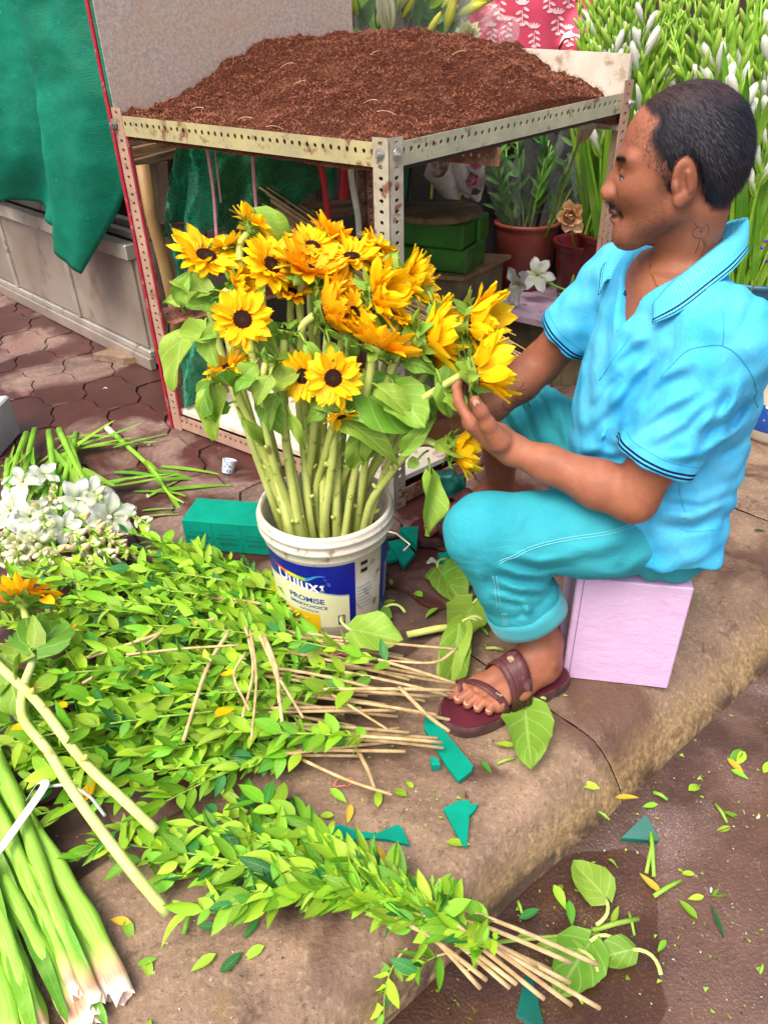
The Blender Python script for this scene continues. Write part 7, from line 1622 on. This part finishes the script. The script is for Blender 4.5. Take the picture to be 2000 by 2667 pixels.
# bare pale twigs thrown over the pile
TW = [[(210,1718),(330,1680),(480,1630),(560,1612)], [(215,1780),(330,1712),(420,1650)], [(330,1705),(470,1690),(620,1680)], [(640,1632),(660,1740),(632,1868)], [(652,1640),(668,1760),(655,1930)], [(675,1650),(720,1760),(735,1880)], [(690,1660),(720,1740),(728,1830)], [(730,1770),(760,1820),(790,1870)], [(600,1640),(540,1740),(478,1930)], [(800,1650),(980,1672),(1180,1690)], [(1190,1688),(1130,1725),(1000,1720)], [(850,1800),(930,1850),(1010,1900)], [(770,1970),(900,2030),(1020,2070)], [(930,1950),(960,2010),(975,2055)], [(1040,1790),(1110,1860),(1170,1905)], [(640,1700),(610,1760),(650,1850)]]
for k, pth in enumerate(TW):
    hz = .165 if pth[0][0] < 760 else .115
    if k in (12, 13): hz = .03
    pts = cat([A(x, y, hz + .004*k % .01) for x, y in pth], 5); r_ = rl.uniform(.0028,.0046); m = MB(); m.tube(pts, [r_*(1-.25*i/len(pts)) for i in range(len(pts))], 7); tag(m.build('bare_twig', bark_m, smooth=True), 'pale bare twig lying on top of the leafy pile', 'twig', 'bare twigs on the leafy pile')
rb_m = pm('pink_rubber_band', srgb(214,110,100), None, rough=.5)
for (x, y, z, lab) in [(888,1700,.08,'pink rubber band looped round the branch ends'), (895,2040,.012,'pink rubber band on the wet kerb below the branches')]:
    c = A(x, y, z); m = MB(); m.tube([c+V((math.cos(a)*.016*(1+.3*math.sin(2*a)), math.sin(a)*.010, .004*math.sin(3*a)+.003)) for a in [2*math.pi*k/20 for k in range(21)]], .0013, 5, False); tag(m.build('rubber_band', rb_m, smooth=True), lab, 'rubber band')
pale_m = pm('pale_sunflower_stem', srgb(206,214,140), srgb(180,196,104), 8, .5, c3=srgb(150,130,70), s3=18, lo3=.62, hi3=.7, bump=.35, bscale=120, bdist=.003)
# ---------------------------------------------------------------- sunflower laid on the pile at the left edge
c = A(62, 1560, .19); root = thing('sunflower', c, 'cut sunflower lying face down on the leafy pile at the left', 'sunflower'); rd = sunflower_head(root, c, V((-.2,.75,.45)), .085, rl, True, 26, nb=20)
nk = c - V((-.2,.75,.45)).normalized()*rd*1.05; pts = cat([nk, A(88,1700,.20), A(62,1790,.19), A(60,1870,.18), A(125,1955,.165), A(200,2075,.135), A(330,2250,.095), A(437,2378,.03)], 5); m = MB(); m.tube(pts, [.0075+.002*i/len(pts) for i in range(len(pts))], 9); m.build('stem', pale_m, root, True)
for b_, t_, w_, n_ in (((90,1690,.225),(0,1600,.235),1.0,(-.1,-.5,.9)), ((95,1695,.225),(155,1600,.225),1.3,(.2,-.4,.9)), ((20,1700,.19),(15,1850,.17),.9,(-.5,-.3,.8))): p, q = A(*b_), A(*t_); put_leaf(root, p, q, (q-p).length*1.1, SLF, rl, n_, w_)
c2 = A(5, 1610, .12); pts = cat([A(-60,1660,.20), A(0,1735,.20), A(100,1830,.185), A(215,1980,.15), A(330,2090,.12), A(408,2165,.085)], 5); root = thing('sunflower_stalk', pts[0], 'long pale sunflower stem crossing the leafy pile, cut end towards the kerb bundle', 'stem'); m = MB(); m.tube(pts, [.0088]*len(pts), 9); m.build('stalk', pale_m, root, True)
for k in (4,9,15): 
    m = MB(); p = pts[k]; m.tube([p, p+V((.01,-.004,.012)), p+V((.014,-.006,.02))], [.008,.006,.003], 6); m.build('node', stem_m, root, True)
# ---------------------------------------------------------------- white gladioli and tuberoses at the left
GG = 'gladioli lying at the left edge'
for k, (bx, by, tx, ty) in enumerate([(100,1120,60,1330), (70,1130,20,1300), (125,1125,150,1380), (150,1120,260,1330), (195,1130,120,1440), (60,1190,150,1560), (240,1240,90,1500), (20,1200,30,1480), (150,1280,260,1540), (180,1150,300,1400), (210,1160,60,1420)]):
    z0_ = .03+rl.uniform(0,.03); b_ = A(bx+rl.uniform(-8,8), by, z0_); t_ = A(tx, ty, .09+rl.uniform(0,.04)); gladiolus(b_, t_, 'gladiolus with green stem end lying in the white flower pile', GG, rl, 6, 2, .0105, .05, 2, V((0,-.5,.85)))
WF = [(62,1255,.048,(-.1,-.5,.8)), (115,1235,.044,(.3,-.4,.8)), (30,1330,.062,(-.3,-.7,.5)), (80,1345,.056,(.1,-.7,.6)), (205,1300,.060,(.2,-.8,.5)), (290,1345,.066,(.5,-.75,.4)), (85,1405,.052,(0,-.8,.5)), (170,1375,.046,(.4,-.7,.5)), (245,1285,.05,(.3,-.5,.8))]
for k, (px, py, r_, f) in enumerate(WF):
    c = A(px, py, .13); root = thing('white_gladiolus_bloom', V((c.x, c.y+.03, .06)), 'large open white gladiolus bloom in the flower pile at the left', 'flower', 'open white gladiolus blooms'); glad_flower(root, c, f, r_, rl)
    m = MB(); m.tube([c-V(f).normalized()*.01, c-V(f).normalized()*.05-Z*.02, V((c.x+.01, c.y+.06, .05))], .006, 6); m.build('stem', gstem_m, root, True)
def tuberose(px0, py0, px1, py1, z0_, z1_, n, mesh, lab, grp, open_=0):
    b_, t_ = A(px0, py0, z0_), A(px1, py1, z1_); root = thing('tuberose', b_, lab, 'flower', grp); m = MB(); m.tube(bez(b_, (b_+t_)/2+Z*.015, t_, 7), [.0045-.0004*i for i in range(7)], 6); m.build('stem', gstem_m, root, True); ax = (t_-b_).normalized()
    for k in range(n):
        u = .25+.75*k/n; p = b_+(t_-b_)*u; a = k*2.4; B_ = frame(ax); rad = B_.to_3x3() @ V((0, math.cos(a), math.sin(a))); d = (rad*.9+ax*(.35+.6*u)).normalized(); l = .042*(1.15-.55*u)*rl.uniform(.85,1.15)
        inst('bud', mesh, root, Matrix.Translation(p+rad*.003) @ d.to_track_quat('Z','Y').to_matrix().to_4x4() @ Matrix.Diagonal((l,l,l,1)))
    for k in range(open_):
        u = rl.uniform(.1,.5); p = b_+(t_-b_)*u + V((rl.gauss(0,.012), rl.gauss(-.01,.01), .02)); f = rand_tilt(V((0,-.6,.8)), rl, .4); B_ = frame(f)
        for q in range(9):
            a = q*2.4; uu = q/9; rad = B_.to_3x3() @ V((0, math.cos(a), math.sin(a))); d = (rad*(.3+.7*uu)+f*(.9-.4*uu)).normalized(); l = .02*(.7+.5*uu); inst('petal', CRM[q % 2], root, Matrix.Translation(p) @ axes(d, f) @ Matrix.Diagonal((l,l*1.3,l,1)))
TG = 'tuberoses at the left edge'
for (a, b_, c, d, n, me, op) in [(180,1260,395,1370,26,TBc,0), (170,1330,300,1400,22,TB_,0), (200,1360,345,1440,24,TB_,0), (150,1370,300,1460,20,TBc,1), (90,1380,130,1480,18,TBc,3), (60,1400,40,1500,18,TBc,3), (130,1400,190,1520,20,TB_,2), (20,1390,-10,1480,16,TBc,3), (110,1300,120,1400,14,TBc,4), (190,1400,250,1500,16,TB_,1), (150,1280,130,1350,10,TBc,4)]:
    tuberose(a, b_, c, d, .125, .10+rl.uniform(0,.03), n, me, 'tuberose stem thick with %s buds in the white flower pile' % ('pinkish' if me is TB_ else 'cream'), TG + (' pink' if me is TB_ else ' cream'), op)
# green stalk tangle above, single gladiolus stalk on the pavers
for k in range(16):
    x, y = rl.uniform(0, 330), rl.uniform(1140, 1300); p = A(x, y, .012+rl.uniform(0,.02)); d = V((rl.uniform(-.2,1), rl.uniform(-.3,.5), .05)).normalized(); l = rl.uniform(.16,.34); tag(inst('fallen_leaf', BLD[k % 3], None, Matrix.Translation(p) @ axes(d, Z) @ Matrix.Diagonal((l,l*1.2,l,1))), 'long green gladiolus blade lying on the pavers beyond the white flowers', 'leaf', 'gladiolus blades on the pavers')
for (x0,y0,x1,y1) in [(420,1215,580,1230), (385,1295,480,1240), (400,1280,620,1255), (350,1280,460,1280), (370,1330,460,1320), (380,1345,470,1335)]:
    p, q = A(x0,y0,.006), A(x1,y1,.010); l = (q-p).length; tag(inst('fallen_leaf', BLD[0], None, Matrix.Translation(p) @ axes(q-p, Z) @ Matrix.Diagonal((l,l*1.6,l,1))), 'long green gladiolus blade lying between the foam brick and the stalk', 'leaf', 'gladiolus blades by the foam brick')
root = thing('gladiolus_stalk', A(290,1125), 'single gladiolus stalk with a white cut end lying on the wet pavers', 'stem'); pts = cat([A(283,1118,.012), A(330,1160,.014), A(400,1225,.014), A(440,1285,.012), A(480,1310,.008)], 5); m = MB(); m.tube(pts, [.011-.0004*i for i in range(len(pts))], 8); m.build('stalk', gstem_m, root, True)
m = MB(); m.tube([A(276,1110,.012), A(283,1118,.012), A(300,1134,.013)], [.007,.0115,.0112], 8); m.build('cut_end', pm('pale_cut_end', srgb(226,210,180), srgb(206,180,170), 40, .7), root, True)
for (x0,y0,x1,y1,z) in [(400,1225,560,1245,.02), (420,1250,590,1230,.014), (440,1285,490,1350,.01), (380,1200,470,1310,.022), (430,1280,520,1290,.012)]:
    p, q = A(x0,y0,z), A(x1,y1,.008); l = (q-p).length; inst('blade', BLD[1], root, Matrix.Translation(p) @ axes(q-p, Z) @ Matrix.Diagonal((l,l*1.6,l,1)))
# ---------------------------------------------------------------- thick gladiolus stalks bottom left
def m_stalk():
    t = NT('thick_gladiolus_stalk'); uv = t.coord('UV'); s_ = t.new('ShaderNodeSeparateXYZ'); t.l(uv, s_.inputs[0]); u = s_.outputs[0]; n = t.noise(t.coord('UV', (2,26,1)), 3, 5, .65)
    c = t.mix(t.ramp(n, .36, .64), srgb(166,204,84), srgb(112,174,50)); c = t.mix(t.ramp(u, .80, .88), c, t.mix(t.ramp(n, .35, .65), srgb(206,196,130), srgb(170,186,90))); c = t.mix(t.math('MULTIPLY', t.ramp(u, .86, .92), t.ramp(n, .4, .55, .2, 1)), c, srgb(206,140,130)); c = t.mix(t.ramp(u, .94, .985), c, srgb(232,222,200))
    t.base(c); t.set(.42, .35, normal=t.bump(n, .3, .004)); return t.m
stalk_m = m_stalk()
def thick(pth, r0, r1, lab, seed):
    pts = cat(pth, 8); N = len(pts); root = thing('gladiolus_stalk', pts[-1], lab, 'stem', 'thick gladiolus stalks at the kerb'); P = []; rr = random.Random(seed)
    for i, p in enumerate(pts):
        t_ = (pts[min(i+1,N-1)]-pts[max(i-1,0)]).normalized(); s_ = t_.cross(Z).normalized(); n = s_.cross(t_); r_ = r0+(r1-r0)*i/(N-1); r_ *= 1 + .10*math.sin(i*.9+seed) ; row = []
        for k in range(13):
            a = 2*math.pi*k/12; q = r_*(1+.12*math.sin(3*a+seed+i*.05)+.05*math.sin(7*a+seed*2+i*.11)); row.append(p + s_*math.cos(a)*q*1.15 + n*math.sin(a)*q*.85 + (t_*rr.uniform(-.004,.012) if i == N-1 else V()))
        P.append(row)
    m = MB(); m.grid(P); m.build('sheath', stalk_m, root, True)
    e = pts[-1]; t_ = (pts[-1]-pts[-3]).normalized(); m = MB()
    m.add([p for p in P[-1][:12]] + [e-t_*.006], [(k, (k+1) % 12, 12) for k in range(12)]); m.build('cut_end', pm('pale_cut_end', srgb(226,210,180)), root)
    for k in range(3):
        i = rr.randrange(4, N-12); p = pts[i] + Z*r0*.6; d = (pts[min(N-1,i+6)]-pts[i]).normalized(); d = (d + d.cross(Z)*rr.uniform(-.12,.12)).normalized(); l = rr.uniform(.12,.2); inst('blade', BLD[rr.randrange(3)], root, Matrix.Translation(p) @ axes(-d if rr.random() < .5 else d, Z) @ Matrix.Diagonal((l,l*2.2,l,1)))
TH = [([(-60,1850,.06),(30,2060,.055),(150,2260,.04),(245,2420,.03),(325,2590,.018)], .0125,.0135), ([(-90,1960,.05),(10,2150,.05),(110,2340,.036),(190,2500,.026),(250,2650,.016)], .0125,.0135), ([(-110,2060,.04),(-20,2230,.04),(70,2400,.03),(140,2530,.022),(215,2690,.016)], .012,.0135), ([(-20,1930,.075),(60,2130,.07),(130,2330,.055),(190,2480,.04),(250,2610,.032)], .010,.010), ([(-100,2200,.03),(-20,2330,.03),(30,2480,.028),(80,2620,.022),(120,2760,.02)], .0125,.0135), ([(-140,2300,.03),(-50,2450,.03),(10,2600,.025),(40,2760,.02)], .013,.0135), ([(-60,2260,.06),(0,2400,.05),(60,2560,.04),(110,2700,.03)], .010,.010),
      ([(-70,1900,.03),(50,2120,.03),(120,2280,.025),(210,2430,.018),(285,2600,.016)], .011,.012), ([(-60,2000,.075),(30,2180,.07),(90,2320,.055),(150,2450,.045),(200,2590,.038)], .009,.0085), ([(-100,2010,.02),(0,2200,.02),(90,2380,.018),(165,2520,.016),(232,2670,.016)], .012,.0125)]
for k, (pth, r0, r1) in enumerate(TH): thick([A(*q) for q in pth], r0, r1, ['thick gladiolus stalk with pink tinged cut end next to the long sunflower stem', 'thick gladiolus stalk in the middle of the banded bunch, frayed white end', 'thick gladiolus stalk on the outer side of the banded bunch', 'thinner gladiolus stalk lying on top of the banded bunch', 'thick gladiolus stalk in the lower bunch next to the banded one', 'thick gladiolus stalk at the outer edge of the lower bunch', 'thinner gladiolus stalk on top of the lower bunch', 'gladiolus stalk tucked between the first two of the banded bunch', 'slim gladiolus stalk under the white packing band', 'gladiolus stalk at the bottom of the banded bunch'][k], k)
# white packing band over the stalks
bd = pm('white_packing_band', srgb(214,220,206), srgb(196,204,190), 80, .5, bump=.3, bscale=400); m = MB()
pts = cat([A(-60,2270,.09), A(0,2212,.095), A(60,2130,.095), A(118,2045,.10), A(100,2040,.085), A(70,2085,.07)], 6); m.tube(pts, .0085, 8, flat=.12, up=(0,0,1)); tag(m.build('packing_band', bd, smooth=True), 'white woven packing band tied over the green stalks', 'band')
m = MB(); m.tube(cat([A(118,2050,.085), A(170,2045,.09), A(230,2070,.085), A(275,2125,.06)], 6), .003, 6, flat=.4); tag(m.build('packing_band', bd, smooth=True), 'thin end of white band curling under the long stems', 'band')
m = MB(); m.tube([A(-20,2440,.006), A(60,2400,.006), A(110,2370,.006)], [.004,.012,.004], 6, flat=.3); tag(m.build('film_scrap', pm('grey_film', srgb(170,186,200), None, rough=.25), smooth=True), 'grey plastic scrap beneath the thick stalks', 'plastic')
# ---------------------------------------------------------------- loose leaves and clippings
def surf_z(p):
    t_ = (p-K0).dot(KN); s_ = (p-K0).dot(KD)
    return .003 if t_ > .03 else road_z(s_, t_)
def ground(px, py):
    p = A(px, py, 0); t_ = (p-K0).dot(KN)
    if t_ > .06: return p
    if t_ > -.10: return A(px, py, -.045)
    return A(px, py, -.124)
LL = [(1365,1862,1378,2010,.85,'large pale sunflower leaf with curled stalk below the sandal',2), (925,1760,1050,1770,1.15,'round sunflower leaf lying on the cut branch ends',0), (1190,1700,1170,1850,.6,'curled sunflower leaf standing against the sandal',3), (1200,1690,1140,1820,.5,'folded green leaf between the branches and the sandal',1), (1140,1500,1210,1580,.9,'sunflower leaf with pale veins under the trouser cuff',0), (1230,1590,1190,1690,.9,'heart shaped sunflower leaf beside the ankle',2), (1570,2355,1490,2250,1.0,'big sunflower leaf with white stalk lying in the gutter',0), (1500,2490,1380,2470,.5,'folded sunflower leaf floating in the gutter',1), (1530,2470,1450,2600,1.0,'broad pale leaf upside down at the kerb bundle tips',2), (1640,2490,1540,2510,.9,'small pale leaf with hooked stalk in the gutter',0), (1210,1480,1180,1560,.9,'leaf fallen in front of the knee',0), (1000,1600,930,1640,1.2,'sunflower leaf at the foot of the bucket',0)]
for (x0,y0,x1,y1,w_,lab,mi) in LL:
    hz = .125 if (x0,y0) == (925,1760) else .012
    b_, t_ = ground(x0,y0)+Z*(hz+.01), ground(x1,y1)+Z*(hz+.006); 
    if lab.startswith(('curled','folded green')): t_ = ground(x1,y1)+Z*.01; b_ = b_+Z*.05
    root = thing('fallen_leaf', b_, lab, 'leaf'); l = (t_-b_).length*1.08; inst('blade', SLF[mi], root, Matrix.Translation(b_) @ axes(t_-b_, V((0,-.25,1))) @ Matrix.Diagonal((l,l*w_,l*.8,1)))
    d = (b_-t_).normalized(); s_ = d.cross(Z); m = MB(); m.tube(bez(b_+d*.001, b_+d*.035+s_*.012+Z*.012, b_+d*.03+s_*.045-Z*.004, 7), [.0035,.0035,.0034,.0034,.0034,.0036,.004], 6); m.build('stalk', pm('pale_leaf_stalk', srgb(190,206,120), srgb(170,190,96), 20, .5), root, True)
lit = [(1300,1870),(870,2130),(745,2100),(915,2100),(985,2110),(1075,2060),(1060,2080),(980,2185),(1160,2200),(960,2240),(1000,2255),(675,2400),(565,2490),(690,2470),(575,2540),(380,2500),(330,2400),(345,2410),(360,2520),(395,2660),(1440,2310),(1480,2350),(1350,2400),(1390,2440),(1720,2330),(1830,2340),(1850,2340),(1710,2100),(1790,2065),(1880,2120),(1900,2160),(1890,1980),(1930,1960),(1985,2020),(1900,2010),(1850,1740),(1960,1385),(1560,2060),(1600,2085),(1250,1990),(1030,1570),(1100,1560),(760,2350),(520,2420),(1020,1530),(1280,1560),(860,2060),(1170,1410),(1140,1590)]
yl = m_leaf('yellowed_leaf', srgb(226,196,40), srgb(206,176,60), srgb(230,214,120), .2, .45, nv=5, vamt=.3); YLF = [leaf_me('leaf', 1, .36, yl, 5, 2, curl=c, fold=.15, a=.78, b=.85, seed=k) for k, c in enumerate([.1,-.15])]
for k, (x, y) in enumerate(lit):
    p = ground(x, y)+Z*.007; a = rl.uniform(0,6.28); d = V((math.cos(a), math.sin(a), .03)); l = rl.uniform(.028,.052); yel = k % 7 == 3; road_ = (p-K0).dot(KN) < .02
    tag(inst('fallen_leaf', (YLF if yel else PRV)[rl.randrange(2)], None, Matrix.Translation(p) @ axes(d, rand_tilt(Z, rl, .15)) @ Matrix.Diagonal((l,l,l,1))), ('small yellowed leaf lying on the ' if yel else 'small green leaf lying on the ') + ('wet road' if road_ else 'kerb and pavement'), 'leaf', ('yellowed' if yel else 'green') + (' leaves on the road' if road_ else ' leaves on the kerb'))
cl = [((1540,2430),(1660,2400)), ((1700,2340),(1770,2300)), ((1420,2060),(1440,2090)), ((860,2250),(1010,2290)), ((1060,1660),(1215,1635)), ((1265,1695),(1310,1700)), ((1680,2280),(1700,2180)), ((1690,2150),(1700,2290)), ((1290,2460),(1560,2440)), ((1700,2070),(1735,2090)), ((1860,2100),(1890,2150)), ((1265,1850),(1275,1875)), ((540,2385),(575,2385)), ((480,2440),(500,2390)), ((1560,2500),(1580,2500)), ((1250,1640),(1270,1660))]
for k, ((x0,y0),(x1,y1)) in enumerate(cl):
    p, q = ground(x0,y0)+Z*.008, ground(x1,y1)+Z*.009; m = MB(); r_ = .009 if k == 4 else rl.uniform(.003,.005); m.tube([p, (p+q)/2+Z*.004, q], [r_, r_, r_*.85], 7); road_ = (p-K0).dot(KN) < .02
    tag(m.build('stem_clipping', stem_m if k in (4,5) else gstem_m if k % 2 else greentwig_m, smooth=True), 'thick sunflower stalk pointing at the trouser cuff' if k == 4 else 'cut green stem piece on the wet road' if road_ else 'cut green stem piece on the kerb', 'stem', None if k == 4 else 'stem pieces on the road' if road_ else 'stem pieces on the kerb')
# white petals on the road and pavers
for (x, y, l) in [(1960,2150,.05), (1850,2330,.02), (270,1015,.02), (1110,1470,.04), (390,1165,.025), (385,1300,.03)]:
    p = ground(x, y)+Z*.006; tag(inst('fallen_petal', GP[0], None, Matrix.Translation(p) @ axes(V((rl.gauss(0,1), rl.gauss(0,1), .1)), Z) @ Matrix.Diagonal((l,l,l,1))), 'white petal fallen on the ' + ('wet road' if (p-K0).dot(KN) < .02 else 'pavement'), 'petal', 'fallen white petals')
for (x, y, z) in [(560,1870,.16), (110,1560,.20), (160,1655,.18), (75,1790,.17), (150,1830,.165), (25,1905,.15), (200,2100,.06), (575,1755,.16), (700,1540,.08)]:
    p = A(x, y, z); l = rl.uniform(.035,.055); tag(inst('fallen_petal', PETO[rl.randrange(4)], None, Matrix.Translation(p) @ axes(V((rl.gauss(.6,.5), rl.gauss(.3,.5), .1)), Z) @ Matrix.Diagonal((l,l,l,1))), 'loose orange sunflower petal on the leafy pile', 'petal', 'loose sunflower petals')

# crumbs, petal shreds and grit trodden into the kerb and road
def crumbs(name, n, region, size, mat, seed):
    rr = random.Random(seed); m = MB()
    for k in range(n):
        x, y = region(rr); p = ground(x, y); p.z = (0.004 if (p-K0).dot(KN) > .08 else -.03 if (p-K0).dot(KN) > 0 else road_z((p-K0).dot(KD), (p-K0).dot(KN))+.002); s_ = size*rr.uniform(.4,1.6)
        q = [V((rr.uniform(-1,1), rr.uniform(-1,1), rr.uniform(0,.5)))*s_ for _ in range(4)]; m.add([p+v for v in q], [(0,1,2), (0,3,1), (1,3,2), (0,2,3)])
    return tag(m.build(name, mat), kind='stuff')
tag(crumbs('green_crumbs', 420, lambda r: (r.uniform(850, 2000), r.uniform(1500, 2660)), .004, pm('green_crumb', srgb(150,180,60), srgb(96,140,40), 200, .6, co='World'), 1), 'tiny green clippings trodden over the kerb and road', 'clippings')
tag(crumbs('pale_grit', 900, lambda r: (r.uniform(0, 2000), r.uniform(900, 2660)), .0022, pm('pale_grit', srgb(206,196,176), srgb(150,136,116), 200, .8, co='World'), 2), 'pale grit and crumbs scattered over pavers, kerb and road', 'grit')
tag(crumbs('dark_grit', 700, lambda r: (r.uniform(600, 2000), r.uniform(1400, 2660)), .0026, pm('dark_grit', srgb(50,36,28), srgb(80,50,36), 200, .8, co='World'), 3), 'dark soil crumbs scattered over the kerb', 'soil')
rr = random.Random(44)
for k in range(34):
    x = rr.uniform(1250, 2000); y = rr.uniform(1500, 2640)
    if x < 1830 and y < 1830: continue
    p = ground(x, y)+Z*.006; a = rr.uniform(0, 6.28); d = V((math.cos(a), math.sin(a), .02)); l = rr.uniform(.02,.05); road_ = (p-K0).dot(KN) < .02
    if k % 3: tag(inst('fallen_leaf', PRV[rr.randrange(5)], None, Matrix.Translation(p) @ axes(d, rand_tilt(Z, rr, .3)) @ Matrix.Diagonal((l,l,l,1))), 'small green leaf lying on the ' + ('wet road' if road_ else 'kerb and pavement'), 'leaf', 'green' + (' leaves on the road' if road_ else ' leaves on the kerb'))
    else:
        m = MB(); m.tube([p, p+d*l*.5+Z*.003, p+d*l], [.0022,.0026,.002], 6); tag(m.build('stem_clipping', gstem_m, smooth=True), 'cut green stem piece on the wet road' if road_ else 'cut green stem piece on the kerb', 'stem', 'stem pieces on the road' if road_ else 'stem pieces on the kerb')
